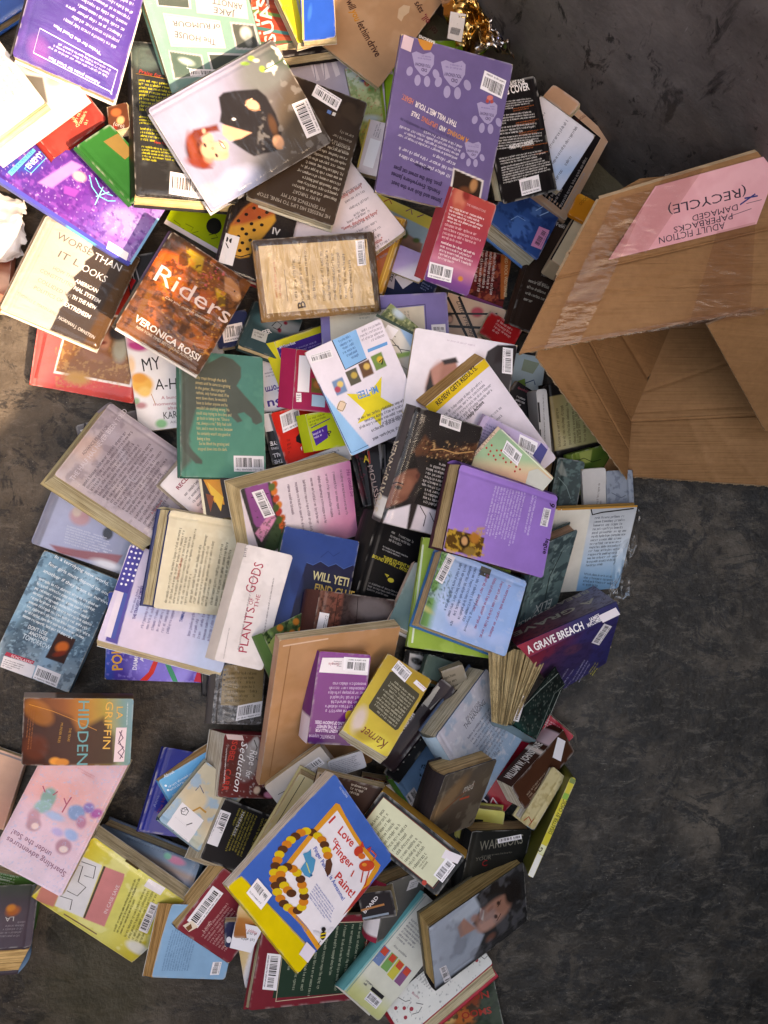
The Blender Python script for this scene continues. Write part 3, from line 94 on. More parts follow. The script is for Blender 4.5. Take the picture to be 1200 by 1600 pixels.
{'k':'hardcover_book','l':'teal hardcover with a grey ratlike boy silhouette and cream text','p':[-0.2625,0.1491,0.0683,-0.1409,0.3963,-0.0066],'s':[0.1323,0.2004,0.024],'sp':'L','c':'4f8074','b':'h','sc':'3f7868','pg':'d6c6a6','bc':'2c5c50','gl':'p','wp':0.0015,'sh':[0.0017,0.0019],'o':[['g',-54.5,87.1,50.6,-85.5,[[0,'4b7f78'],[1,'4f8a76']]],['nz',24.3,'5a9482',0.55,0.2,0.5,None],['pp',[-63.6,86.2,-19.4,88.6,-23.6,49.5,-41.9,7,-52.2,-34.7,-49.4,-75.1,-65.9,-92],'5c625a',6.1,0.95],['pp',[-16.5,85.8,0.9,96.7,17.8,92.3,30.5,80.3,30,63,22.5,49,36.1,33.1,51.6,16.3,62.2,2.1,62.9,-8,52.7,-13,46.8,-9.6,45,-2.6,33.3,6.4,23.2,3.3,30.8,-8.1,22.7,-11,9.1,1.9,0.7,-9.1,-18.6,-51.7,-38.7,-53.7,-52.5,-44.9,-62.6,-15.4,-61.8,45.7,-45.1,67.7],'565c55',1.5,1],['pp',[-40.9,7.1,5.4,11.7,0.4,-85.4,-38.1,-99.4,-48.9,-59.8,-52.2,-34.7],'4f8a76',5.1,1],['pp',[-63,4.9,-49.5,-14.1,-56.5,-45.3,-46.9,-59.6,-33.3,-73.5,-33.5,-79.6,-43.5,-78.6,-59,-61.8,-65.5,-46.2],'565c55',1.5,1],['T','Billy crept through the dark',-41.4,55.9,6.6,53.5,5.2,'d2bd8c',0,0],['T','streets until he came to a grating',-41.7,47.7,12.4,45,5.2,'d2bd8c',0,0],['T','in the gutter, like a proper',-41.9,39.5,4.1,37,5.2,'d2bd8c',0,0],['T','rathole, only human-sized. If he',-41.1,31.5,9.9,29.5,5.2,'d2bd8c',0,0],['T',"went down there, he wouldn't",-41.4,23.3,6.7,22,5.2,'d2bd8c',0,0],['T','have to bother anyone and he',-40.6,15.3,7.4,14,5.2,'d2bd8c',0,0],['T',"wouldn't do anything wrong. He",-40.9,7.1,10.2,6.1,5.2,'d2bd8c',0,0],['T','could stop trying to be a boy and',-41.1,-1.1,13,-1.8,5.2,'d2bd8c',0,0],['T','go back to being a rat. "Once a',-40.4,-9.1,9.7,-9.2,5.1,'d2bd8c',0,0],['T','rat, always a rat." Billy had told',-40.6,-17.3,12.5,-17.1,5.2,'d2bd8c',0,0],['T','him, and it must be true, because',-40.9,-25.4,14.3,-25,5.1,'d2bd8c',0,0],['T',"he certainly wasn't any good at",-40.1,-33.5,11,-33.5,5.2,'d2bd8c',0,0],['T','being a boy.',-40.3,-41.7,-20.3,-41.7,5.2,'d2bd8c',0,0],['T','So he lifted the grating and',-37.6,-49.5,8.6,-49,5.1,'d2bd8c',0,0],['T','stepped down into the dark.',-39.8,-57.9,5.3,-57.4,5.2,'d2bd8c',0,0],['B',15.1,-64.6,63.2,-63.9,15.3,-90,'e6dfe2']]},
{'k':'board_book','l':'flat navy blue board with a scalloped dark panel and cream block title','p':[-0.1146,-0.1171,0.0981,-0.226,0.1656,-0.2217],'s':[0.119,0.167,0.016],'sp':'L','c':'2c4482','b':'p','sc':'3d6a4c','pg':'d6c6a6','gl':'m','wp':0.0034,'sh':[-0.0018,-0.002],'o':[['g',-53,76.8,-43.7,-62.2,[[0,'2c4684'],[1,'254080']]],['pp',[-15.4,34.1,-4.8,32.2,5.6,40.4,19,35,29.8,41.3,43.2,35.9,55.6,44.5,67,38.7,56.9,-56.9,-22.7,-55.9,-20.7,-17.3],'1b1838',0.8,1],['L',[-15.4,34.1,-4.8,32.2,5.6,40.4,19,35,29.8,41.3,43.2,35.9,55.6,44.5],1.2,'3f5c9c'],['b',-24.8,2,9.9,21.8,12,'1f3068',5,0.7],['L',[4.4,46.2,14,58.2,23.5,52,32,59.8],1.2,'22386e'],['T','WILL YETI',-2.3,10.6,54.8,10.1,12.7,'e2cf98',1,0],['T','FIND CLUE',4.6,-7.1,66.7,-7.6,11.8,'e2b458',1,0]]},
{'k':'paperback_book','l':'white bent paperback with tall red serif title beside the plain blue board','p':[-0.2005,-0.1402,0.141,0.2807,-0.0058,1.2976],'s':[0.1782,0.0654,0.016],'sp':'T','c':'dcd2d0','b':'p','sc':'c9bcb4','pg':'c5b8aa','gl':'p','wp':0.006,'sh':[-0.0025,0.012],'o':[['g',-84.5,27.4,76.3,-3.1,[[0,'d9cfce'],[1,'e0d6d4']]],['nz',18.9,'cfc4c2',0.6,0.15,0.5,None],['T','PLANTS',-68,-7.8,-0.1,-2.9,11.4,'a82f48',0,0],['T','OF',3.2,1.8,13,1.8,5.8,'a82f48',0,0],['T','THE',0.4,-6.5,21.8,-5.2,5.7,'a82f48',0,0],['T','GODS',20.5,3.9,65.9,1.5,13.6,'a82f48',0,0],['G',-65.9,6.1,54.5,13.5,-66.4,2.1,1,'77686c',1],['G',-56.1,-23.4,52.4,-14.6,-56.7,-26.4,1,'66585c',1],['T','$19.95',70,29.2,83.6,30.2,3.8,'55484c',0,0],['G',-83.7,21.9,-37.2,25.5,-84.4,19.8,1,'77686c',1]]},
{'k':'hardcover_book','l':'black fantasy hardcover with yellow text and a wide cream page block','p':[0.0085,-0.0835,0.0302,-0.0509,0.4179,-0.2976],'s':[0.1169,0.1483,0.036],'sp':'L','c':'161517','b':'h','sc':'161517','pg':'cdb98c','gl':'m','wp':0.0015,'sh':[-0.0121,-0.0018],'o':[['G',-27.6,52.3,20,45.3,-28.5,33,3,'9a9698',0.6],['T','THREE STUDENT MAGES',-29.9,4.1,32.6,-1.3,5.1,'b9aa3c',1,0],['T','BOUND BY FATE ... FATED FOR',-48.2,1.5,32.6,-8.7,5.1,'b9aa3c',1,0],['G',-35.4,24.9,16.5,19,-35.1,16.5,2,'a8a4a6',0.6],['P',[-0.3,-26.3,-0.7,-27.4,-1.8,-28.5,-3.4,-29.2,-5.3,-29.5,-7.3,-29.3,-9.1,-28.8,-10.5,-27.9,-11.5,-26.8,-11.7,-25.5,-11.3,-24.3,-10.2,-23.3,-8.6,-22.6,-6.7,-22.3,-4.7,-22.5,-2.9,-23,-1.4,-23.9,-0.5,-25],'c0b040'],['L',[-13.1,-22.4,-19.1,-18.6,-11.5,-19.9],1.7,'c0b040'],['G',-42.1,-36.1,16.5,-40.3,-42.1,-50.9,3,'8f8b8d',0.7]]},
{'k':'hardcover_book','l':'gardening book with orange berries on green leaves and a yellowed page block','p':[-0.1181,-0.211,0.1109,0.0333,0.4198,0.4339],'s':[0.1247,0.115,0.036],'sp':'L','c':'3f5630','b':'h','sc':'4c6a3a','pg':'d2c08c','gl':'m','wp':0.0015,'sh':[-0.0099,-0.0009],'o':[['g',-54.1,53.4,15,8.2,[[0,'55683a'],[1,'34502c']]],['nz',8.8,'22381c',0.52,0.12,0.9,None],['nz',6.8,'6f8a48',0.66,0.1,0.8,None],['b',-34.6,51.9,4.9,4.9,-27,'d07a2c',1.5,1],['b',-31.1,37.6,4.9,4.9,-27,'d07a2c',1.5,1],['b',-21.3,36.8,4.9,4.9,-26,'d07a2c',1.5,1],['b',-8.8,49.4,4.9,4.9,-27,'d07a2c',1.5,1],['b',-50.2,32.6,4.9,4.9,-27,'d07a2c',1.5,1],['b',-6.6,34.7,4.9,4.9,-27,'d07a2c',1.5,1],['b',-55.1,12.1,4.9,4.9,-27,'d07a2c',1.5,1],['P',[-62,37.3,-46.6,45.4,-51.2,20.5,-59.3,-6.8,-62,-9],'96a05a']]},
{'k':'hardcover_book','l':'dark reddish wood-grain hardcover with a barcode and cream pages','p':[-0.0598,-0.1661,0.1056,-0.0037,0.4213,-0.1831],'s':[0.1256,0.0871,0.034],'sp':'L','c':'4a2c28','b':'h','sc':'4a2c28','pg':'d6caa6','bc':'1c1a1c','gl':'m','wp':0.0015,'sh':[-0.0113,-0.0058],'o':[['g',-59,18.8,68.4,24,[[0,'6f4a40'],[0.25,'7a4438'],[0.3,'3a2c2c'],[0.7,'453636'],[1,'3c2a28']]],['nz',4.1,'2a1c1a',0.55,0.12,0.7,None],['b',25,25.5,30.8,16.4,-3,'6a6264',10.3,0.8],['L',[-33.1,40.9,-31.1,-19],1,'2c1a18'],['L',[-1,41.5,5.6,-12.1],1,'241a1a'],['B',-57.8,-31.1,-56.8,11,-42.5,-31.9,'e6dfe2']]},
{'k':'hardcover_book','l':'white hardcover with teal jacket leaning against the tan board','p':[0.0509,-0.1429,0.0831,-0.4164,-0.0516,-0.4237],'s':[0.0567,0.1087,0.02],'sp':'L','c':'7f9894','b':'h','sc':'cdb6a8','pg':'d4c0a8','bc':'e0d8d6','gl':'p','wp':0.0015,'sh':[-0.0006,-0.0056],'o':[['g',-21.6,43.5,-2.1,-28.7,[[0,'b9beb8'],[0.5,'7d9490'],[1,'5f7a7c']]]]},
{'k':'picture_book','l':'large plain tan board book lying at an angle under the purple romance','p':[-0.0907,-0.2857,0.1239,0.4549,0.5101,0.0475],'s':[0.1917,0.2615,0.016],'sp':'L','c':'b4835c','b':'p','sc':'b98c72','pg':'d6c6a6','gl':'m','wp':0.0034,'o':[['g',-96.6,135.6,23.7,-100.1,[[0,'b98a64'],[0.5,'b08058'],[1,'a87850']]],['nz',45.2,'c29370',0.5,0.25,0.5,None],['L',[-78.5,120.3,-81.1,-117.2],1.6,'9a6c48'],['b',-34.3,-65.1,33.9,27.1,-11,'a87248',18.1,0.6],['L',[-90,120.2,-20.9,123.1],2.3,'d9b8a0']]},
{'k':'paperback_book','l':'thick purple romance paperback with white barcode band and upside-down white text','p':[-0.0746,-0.2673,0.1513,-0.0612,-0.2752,3.0195],'s':[0.0765,0.1362,0.036],'sp':'R','c':'6a1a74','b':'p','sc':'e0d0dc','pg':'c49a74','gl':'m','wp':0.0034,'ss':[['6a2a74',0.0,0.72]],'sh':[0.0058,0.0019],'o':[['g',2.3,-67.3,7,69.5,[[0,'7a1f80'],[0.8,'6c1a72'],[1,'3f1650']]],['P',[32.7,-58.8,-36.2,-63.3,-36.9,-37.8,34.7,-37.4],'e6dce0'],['S',1.4,-62.3,-34.4,-62.5,-0.2,-42.6,'eee6ea'],['B',-34.2,-41.9,-3.3,-41.4,-33.6,-61.6,'e6dfe2'],['T','Simple',7.5,-53,22.8,-52.2,4.2,'a83a4c',0,0],['G',4.3,-56.7,19.6,-55.9,3.5,-46.8,3,'5c5060',1],['G',-38.3,19.1,23.2,22.2,-35.7,-28.1,7,'c9a8cc',0.85],['T','A FEDERAL AGENT FALLS FOR',-25.5,45.6,28.7,45.3,4.6,'e6d0e6',1,0],['T','HIS TARGET IN THE NEWEST',-24.5,39.6,27.8,39.5,4.6,'e6d0e6',1,0],['T','BESTSELLING OF SHADOW CREEK',-23.4,33.6,30.9,33.4,4.6,'e6d0e6',1,0],['T','ROMANTIC suspense',-0.8,53.5,36.8,54.5,5.6,'cdb0d2',0,0],['P',[-25.9,26.2,-25.5,29.1,-24.2,31.4,-22.4,32.9,-20.1,33.3,-17.7,32.7,-15.4,31.1,-13.5,28.7,-12.3,25.8,-11.9,22.7,-12.3,19.9,-13.5,17.6,-15.4,16.1,-17.6,15.6,-20.1,16.2,-22.3,17.8,-24.2,20.2,-25.4,23.1],'c8a02c']]},
{'k':'paperback_book','l':'white barcoded paperback lying over the foot of the long tan board','p':[-0.1216,-0.4036,0.1197,0.0982,-0.0288,0.6224],'s':[0.1036,0.0592,0.02],'sp':'R','c':'cfc4c0','b':'p','sc':'cfc4c0','pg':'d6c6a6','gl':'m','wp':0.0034,'o':[['g',-21.5,28.2,-20.8,-21.6,[[0,'dccabb'],[0.6,'b9b5b6'],[1,'8f9198']]],['B',1.7,18.5,40.4,17,3.1,5.1,'e6dfe2'],['L',[-42.7,6.8,-4.7,1],1,'4c4a50'],['L',[-42.2,-0.9,-14.4,-4.2],1,'4c4a50']]},
{'k':'paperback_book','l':'loose grey text page poking out below the purple romance','p':[-0.0559,-0.3778,0.1432,0.0406,0.1188,0.2983],'s':[0.0544,0.0267,0.004],'sp':'L','c':'b5b4bc','b':'p','sc':'b5b4bc','pg':'d6c6a6','gl':'p','wp':0.0034,'o':[['G',-24.4,10.3,22.9,9.7,-24.8,-12.1,8,'5c5c68',0.9]]},
{'k':'hardcover_book','l':'cream-paged hardcover face down between the finger painting book and the white barcoded paperback','p':[-0.1435,-0.4855,0.1404,0.0265,0.1154,-0.5261],'s':[0.0778,0.2025,0.03],'sp':'R','c':'d9c894','b':'h','sc':'d9c894','pg':'d6c6a6','gl':'p','wp':0.0015,'o':[['g',-36.3,100.4,-29.1,-5.7,[[0,'d8c79a'],[1,'bda26e']]],['L',[-5.7,100.8,-3.7,-96.6],1.4,'8e7a4e'],['L',[5.4,100.8,6.1,-96.8],1,'efe4c0'],['L',[-29.4,99.7,-32,-100.8],1.1,'3a3228']]},
{'k':'paperback_book','l':'brown paperback with a rounded dark window and curled page block behind the finger painting book','p':[-0.0549,-0.4101,0.1728,-0.0025,0.0571,-0.2573],'s':[0.1001,0.0515,0.02],'sp':'L','c':'54382c','b':'p','sc':'54382c','pg':'d6c6a6','gl':'p','wp':0.0034,'o':[['g',-43.7,21.9,42.3,16.4,[[0,'caa680'],[0.25,'c09c78'],[0.3,'4a332a'],[1,'3a2620']]],['P',[-45.8,23.2,-26.3,25.3,-26.2,19,-45.7,12.2],'2a2220'],['G',1.5,22.5,27.2,21.7,2.6,6.2,3,'c9bcae',1]]},
{'k':'paperback_book','l':'dark book with white sideways letters behind the gold paperback','p':[0.0645,-0.2595,0.005,0.0531,-0.0104,-1.705],'s':[0.0541,0.0649,0.022],'sp':'L','c':'191718','b':'p','sc':'191718','pg':'d6c6a6','gl':'m','wr':1,'wp':0.0034,'o':[['pp',[-22.7,-23.5,-19.7,1.1,-6.2,7.8,4.5,-10.1,-3.2,-23.5],'e6e2e2',0.9,1],['b',-10.6,-10.1,11,5.5,72,'191718',2.2,1],['T','CYN',16.6,12.3,-21.2,25.7,11.6,'e6e2e2',1,0],['T','ABBEY',5.7,3.4,-17,7.8,4.4,'b83038',0,0]]},
{'k':'hardcover_book','l':'green-grey hardcover with orange page edge under the lime board book','p':[0.0891,-0.2647,0.0371,-0.4192,0.0177,-0.3421],'s':[0.0571,0.0381,0.024],'sp':'L','c':'5f7268','b':'h','sc':'5f7268','pg':'c9954a','gl':'p','wp':0.0015,'sh':[0.0006,-0.0053],'o':[['T','Matt',11.7,6.4,22.5,16.8,4.8,'c9cdc6',0,0]]},
{'k':'paperback_book','l':'tan lettered paperback edge above the big blue-white hardcover','p':[0.1104,-0.2646,0.0667,0.0994,0.1235,0.3368],'s':[0.0359,0.0438,0.02],'sp':'L','c':'8f8270','b':'p','sc':'8f8270','pg':'d6c6a6','gl':'p','wp':0.0034,'o':[['G',-15.8,14.4,9,14.8,-17,-11.4,3,'4a4238',1]]},
{'k':'hardcover_book','l':'dark brown hardcover with white review text half under the cardboard box','p':[0.2764,0.3734,0.0222,0.0167,0.2873,-0.297],'s':[0.1251,0.1829,0.03],'sp':'L','c':'34251f','b':'h','sc':'34251f','pg':'cbbba0','gl':'m','wp':0.0015,'sh':[0.003,0.0033],'o':[['T','Feln',-35.5,84.1,-20.9,84.6,6.3,'e0d4cc',0,0],['G',-26.9,38.4,7.2,39.2,-37.6,-15.1,4,'a8988c',0.8],['G',-52.3,-8.2,-11.2,-6.6,-50.6,-48.2,4,'b5a79a',0.8]]},
{'k':'paperback_book','l':'deep red western romance with an orange side strip and vertical white text','p':[0.1675,0.378,0.0061,-0.0215,0.0611,-0.1878],'s':[0.0663,0.1023,0.026],'sp':'L','c':'6a1f1c','b':'p','sc':'6a1f1c','pg':'d6c6a6','gl':'m','wp':0.0034,'o':[['nz',7.4,'a85038',0.58,0.12,0.9,None],['nz',5.3,'34100f',0.58,0.12,0.8,None],['pp',[14.4,52.7,33,52.2,41.1,-21.4,27.2,-22.8],'b8602c',1.1,1],['T','NED ROCK WESTERNER',21.7,48.2,32.1,-19.5,4.8,'e0c49a',0,0],['G',8.2,51.1,14.4,-24,-26.5,50.7,5,'e0c8c0',0.9],['P',[-32.7,-23.6,32.7,-35.7,32.7,-48.5,-32.7,-36.6],'7a3a6a']]},
{'k':'paperback_book','l':'tan and black photo-frame paperback with a script title, beside the lavender frame book','p':[0.1396,0.3015,0.021,0.1275,0.0144,-0.2937],'s':[0.0987,0.0944,0.016],'sp':'L','c':'c9a48a','b':'p','sc':'c9a48a','pg':'d6c6a6','gl':'m','wp':0.0034,'o':[['L',[-49,39.8,15.2,-27],4.1,'1d1818'],['L',[-31.4,45.8,27,-22.1],4.1,'1d1818'],['L',[-45.2,-7,49,15.7],4.1,'1d1818'],['L',[-49,12.2,36.9,36.8],3.1,'1d1818'],['T','Little Friendly',-33.3,36.8,8.9,-12.3,7.5,'2a2022',0,0.3],['b',-36.4,8.5,6.2,9.2,18,'3c2420',3.1,1],['b',-34.8,6.9,4.1,5.1,18,'c48f78',2.1,1],['b',29.4,0.8,9.2,9.2,18,'3c2420',3.1,1],['b',27.4,0.1,4.1,5.1,18,'c79680',2.1,1],['b',4.7,30.4,10.3,8.2,18,'b8404c',4.1,1],['L',[30.9,34.8,49,3.3],6.2,'d8ccc4']]},
{'k':'paperback_book','l':'bright red paperback with small white text against the box flap','p':[0.1876,0.2937,0.0418,0.0446,0.1368,-0.495],'s':[0.061,0.0393,0.012],'sp':'R','c':'b41c1e','b':'p','sc':'b41c1e','pg':'d6c6a6','gl':'p','wp':0.0034,'o':[['G',-13.5,15.4,21.2,14.4,-13,-7.4,4,'e0a8a4',0.9]]},
{'k':'paperback_book','l':'pale blue book with a green striding figure beneath the black barcoded cover','p':[0.2356,0.2165,0.0068,-0.0483,0.0608,-0.1646],'s':[0.0536,0.0892,0.014],'sp':'L','c':'b5c6cc','b':'p','sc':'b5c6cc','pg':'d6c6a6','gl':'p','wp':0.0034,'o':[['P',[-17.6,-3.8,-3.3,4.4,0.4,-7.3,-14.2,-13.5],'7a9a4c'],['L',[-2.3,-3.8,12,4.4,15.2,-3.2],1.7,'2c4a74'],['L',[-10,-12.3,-2.4,-20.8,4.2,-21.1],1.7,'2c4a74'],['P',[-9.4,36.7,17.2,33.5,8.7,14.1,-11.4,17],'9aa690']]},
{'k':'paperback_book','l':'black paperback with pink and white text beneath the white exam paperback','p':[0.2243,0.1782,0.0281,0.1188,0.0421,-0.5527],'s':[0.0555,0.0546,0.02],'sp':'R','c':'1c181c','b':'p','sc':'1c181c','pg':'d6c6a6','gl':'p','wp':0.0034,'o':[['T','Goodnight',-19.1,17.1,1.1,21.2,3.9,'b05060',0,0],['G',-14.2,8.9,4.2,11.9,-10,-6.5,3,'c9c4c8',0.8]]},
{'k':'hardcover_book','l':'navy and gold disc book below the red romance','p':[0.0379,0.371,0.0057,0.005,0.0557,-0.3348],'s':[0.09,0.0674,0.02],'sp':'L','c':'1f2746','b':'h','sc':'1f2746','pg':'d6c6a6','gl':'p','wp':0.0015,'o':[['P',[19.8,24,20,21.8,19.3,19.6,17.8,17.5,15.7,16,13.3,15,10.7,14.8,8.5,15.4,6.7,16.7,5.7,18.5,5.5,20.7,6.2,22.9,7.7,24.9,9.8,26.5,12.2,27.5,14.8,27.7,17,27.1,18.8,25.8],'b89a50'],['P',[-26.7,10.3,-10.9,25.1,10.7,20.5,-6.8,-3.7],'d8d0d6'],['G',20,19.7,39,16.2,19.4,6.4,3,'7a88b0',1],['P',[-41.2,13.4,-28.2,22.8,-20.9,-9.2,-32.1,-9.2],'b0a4ac'],['T','ESE',-28.4,1,-28.5,16.2,6.3,'1d1a20',1,0]]},
{'k':'picture_book','l':'yellow storybook with a desert picture tucked under the lavender paw-print book','p':[0.0184,0.4549,0.021,-0.1363,0.1807,-0.334],'s':[0.1168,0.1045,0.014],'sp':'R','c':'d8c65c','b':'p','sc':'d8c65c','pg':'d6c6a6','gl':'m','wp':0.0034,'o':[['pp',[-32.8,34.7,50.8,30.5,46.8,-23.6,-39.3,-22.9],'9cb4c0',1.6,1],['pp',[-23.9,-4.4,-9.6,13.7,45,2.8,46.8,-23.6,-35.5,-27.9],'9a7466',3.2,1],['b',7.5,5.8,9.6,9.6,25,'4c5c30',4.3,1],['b',33.2,4.1,6.4,4.3,25,'55643a',3.2,1],['L',[-37.7,43.7,-30.7,51.5,-24.4,45.4],1.7,'a8423c'],['L',[1.3,43.7,8.2,51.5,13.1,42.5],1.7,'7a3c6a'],['L',[22.3,42.2,31.3,50.9],1.7,'7a3c6a']]},
{'k':'paperback_book','l':'lilac book corner beneath the yellow storybook','p':[0.0399,0.4042,0.0409,0.0707,0.1575,-0.3193],'s':[0.0514,0.0445,0.01],'sp':'R','c':'a890c0','b':'p','sc':'a890c0','pg':'d6c6a6','gl':'p','wp':0.0034,'o':[['g',-21.5,19,2.7,-10.9,[[0,'a58cc0'],[0.7,'b49cc8'],[1,'d9d0dc']]]]},
{'k':'picture_book','l':'orange-framed brown picture book beneath the white page with red headings','p':[-0.032,0.4257,0.0467,0.108,-0.087,-0.3278],'s':[0.1066,0.123,0.02],'sp':'R','c':'c08a34','b':'p','sc':'c08a34','pg':'d6c6a6','gl':'m','wp':0.0034,'o':[['P',[-40.4,55,42.3,55.1,41.4,-51.6,-41.2,-51.6],'a85a34'],['L',[-46.8,58.3,47.7,58.8,46.6,-54.2,-48.6,-55.9,-46.8,58.3],2,'e0b458']]},
{'k':'picture_book','l':'lavender picture book with a cream text panel, partly under the beige framed book','p':[0.0022,0.2715,0.0674,-0.0651,0.0396,0.0506],'s':[0.2019,0.1445,0.014],'sp':'L','c':'7f74aa','b':'p','sc':'7f74aa','pg':'d6c6a6','gl':'m','wp':0.0034,'o':[['P',[-86.8,44.8,63.4,52.3,63.8,-59.2,-86.4,-66.7],'d8ccb8'],['L',[-89.8,47,65.5,54.3,66.2,-71.9],1.4,'4a4468'],['G',-40.9,44.7,-0.1,47,-39.3,34.3,2,'9a9082',0.6],['G',40.7,45.1,42.8,-0.4,30.4,44.5,2,'9a9082',0.6],['S',73.3,20.9,95.7,20.9,73.7,6.4,'e3dce0'],['B',75.2,18.7,93.6,18.9,75.8,8.4,'e6dfe2']]},
{'k':'paperback_book','l':'foliage-bordered book cover under the airport drawing book','p':[0.0267,0.2543,0.096,0.081,0.1575,-0.6895],'s':[0.115,0.0821,0.02],'sp':'L','c':'7a8250','b':'p','sc':'7a8250','pg':'d6c6a6','gl':'m','wp':0.0034,'o':[['nz',4.8,'3f4c28',0.52,0.12,0.9,None],['nz',3.8,'c9c48a',0.7,0.1,0.8,None],['b',-37.9,36.3,9.6,5.8,4,'aebcc6',4.8,1],['L',[43.4,17.5,51.1,31,54.2,17.2,49.3,3.7],1.3,'d8d4b8']]},
{'k':'paperback_book','l':'grey runway drawing book with a dark green border and a barcode','p':[0.0161,0.2368,0.1223,-0.054,0.135,-2.0346],'s':[0.0874,0.1048,0.014],'sp':'L','c':'b5ada4','b':'p','sc':'b5ada4','pg':'d6c6a6','gl':'m','wp':0.0034,'o':[['L',[-43.3,-52,-43.3,52,42,51.6],4.4,'2f4234'],['pp',[-45.6,-15.8,-43.1,45,-18.9,43,-18.1,16.9],'8fb0d0',2.9,1],['pp',[-19.1,-38.7,-43,-16.8,-20.4,21.4,-7.9,5.1,-2.4,-19.9],'d6cec4',2.9,1],['L',[-21.9,-33.4,-20.7,-15.2,-13.4,1.5,-18.1,16.9],1.2,'4a4848'],['L',[-32.3,-29.4,-26.8,-11.4],1.2,'4a4848'],['L',[-10.1,-23.5,-16.7,-2.3,-9.3,7.8],1.2,'4a4848'],['pp',[-4.7,-1.1,-18.1,16.9,-20.7,46.6,-13.8,45.4,-11.3,20.1,1.2,3.9],'7a9a4c',2.9,1],['L',[6.3,6.2,10.7,46.9],1.5,'8f8880'],['L',[0.6,25.6,33,36.4],1,'9a938a'],['B',-38,-12.2,-38.3,-30,-20.7,-15.2,'e6dfe2']]},
{'k':'paperback_book','l':'white and sky blue comic paperback with a yellow star and four tiny covers, upside down','p':[-0.0277,0.187,0.1361,-0.1102,0.0376,-2.725],'s':[0.1233,0.1683,0.014],'sp':'R','c':'dcd0da','b':'p','sc':'dcd0da','pg':'d6c6a6','gl':'p','wp':0.004,'o':[['g',-63.3,-72.1,12.3,93.1,[[0,'e6dae2'],[1,'e2d8e3']]],['pp',[64.2,-31.5,60.8,84.5,30.5,83.5],'8fc0e6',0.8,1],['L',[61.3,-34.7,59.7,79.8,30.7,79.3],1.1,'2a4a7a'],['P',[16.9,-83.8,-21.9,-83.8,-19.2,-38.6,16.6,-36.8],'7fb4e0'],['L',[16.9,-83.8,16.6,-36.8,-19.2,-38.6],1.5,'2a1a30'],['P',[29.6,-3.9,0.1,10.3,-28.8,-5.7,-15.2,21.7,-28.2,40.5,-8.1,39.5,1.8,61.2,8,43.2,32.7,43.4,14.4,30.3],'e3cc34'],['G',-10.1,-81.6,15,-80.5,-10.4,-46.3,6,'3a5a90',0.7],['B',25,-60.9,58.9,-65.5,23.7,-72.7,'e6dfe2'],['G',-58.8,-80.2,-22.1,-80.8,-56.2,-56.5,4,'9a8c98',0.7],['P',[-55.7,-44.3,-24.5,-45.7,-25.6,-50.4,-56.8,-49],'5a9ad0'],['T','MI-TEE!',-16.3,3.6,15.3,0.9,10.4,'4a8ac8',1,0],['pp',[42.8,-28.9,25.3,-29,26.2,-6.6,43.7,-6.6],'6f8cb0',0.8,1],['pp',[18.2,-33.3,0.7,-33.3,1.6,-11,19.1,-11],'5a5648',0.8,1],['pp',[-3.9,-36.6,-21.4,-36.7,-20.4,-14.3,-2.9,-14.3],'6a4a38',0.8,1],['pp',[-25.6,-39.1,-43.1,-39.1,-42.1,-16.8,-24.6,-16.7],'6f8a48',0.8,1],['b',32.3,-20.5,4.7,4.7,158,'e0c070',1.9,1],['b',8,-24,4.7,4.7,157,'c0a050',1.9,1],['b',-14.4,-28.2,4.7,4.7,158,'d8b060',1.9,1],['b',-36.6,-29.4,4.7,4.7,157,'d8b040',1.9,1],['b',38.9,-14.9,4.7,4.7,158,'b0485a',1.9,1],['G',-42.7,53.7,27.2,53.9,-42.2,90.7,3,'4c4450',0.85],['G',-46.4,36.6,34.7,34.3,-43,62.1,4,'4c4450',0.85],['P',[39.3,14.2,41.7,16.1,44.3,17.2,46.9,17.4,49.2,16.7,50.8,15.2,51.6,13,51.6,10.4,50.6,7.8,48.8,5.4,46.4,3.5,43.8,2.4,41.2,2.2,38.9,2.9,37.3,4.4,36.5,6.6,36.6,9.2,37.5,11.8],'e0c4a8'],['L',[51.7,10.8,42.6,2.1,35.5,9.2,45.5,17.5,51.7,10.8],0.9,'3a3032'],['L',[-34.1,-26.3,-41.7,-29.4,-36,-21.4],1.9,'1d1a1c']]},
{'k':'hardcover_book','l':'blue hardcover with ghostly hands, a pink barcode sticker and thick white page block','p':[0.2124,0.4684,0.0513,0.2845,0.3118,1.0827],'s':[0.1255,0.0992,0.04],'sp':'R','c':'2c4f8a','b':'h','sc':'2c4f8a','pg':'c4bfae','bc':'4a7ab8','gl':'m','wp':0.0015,'sh':[0.0014,-0.0048],'o':[['g',-46.4,37.6,-17.5,-56.5,[[0,'2a4f8e'],[0.5,'2c5596'],[1,'23427a']]],['pp',[-46.9,19.6,-29.6,18.9,-15.7,9.7,-11.6,-7.3,-23.8,-21.6,-32.7,-18,-28.1,-7.5,-43.7,-18.1,-46.5,-8.7,-55.9,-10.8,-51.3,-0.3,-60.2,3.3],'3f6cb0',3.4,1],['pp',[9.9,-1.7,47.5,-23.4,44.2,-41.4,25.8,-42.6,2.1,-19.3,-0.4,-4.3],'4f7ab8',4.6,1],['L',[10.2,-9.8,29.6,-18.9,32,-34],1.4,'9cc0e6'],['L',[7.6,-19.3,25,-29.4],1.4,'9cc0e6'],['L',[-35.1,18.8,-21,12.4,-18.5,-2.6],1.1,'7fa8dc'],['nz',13.7,'1d3668',0.58,0.14,0.7,None],['S',-9.5,-26.6,-2.8,-44.9,-49.2,-29.1,'d88ab0'],['B',-43.8,-30.4,-9.9,-30.9,-41.4,-45.5,'d88ab0']]},
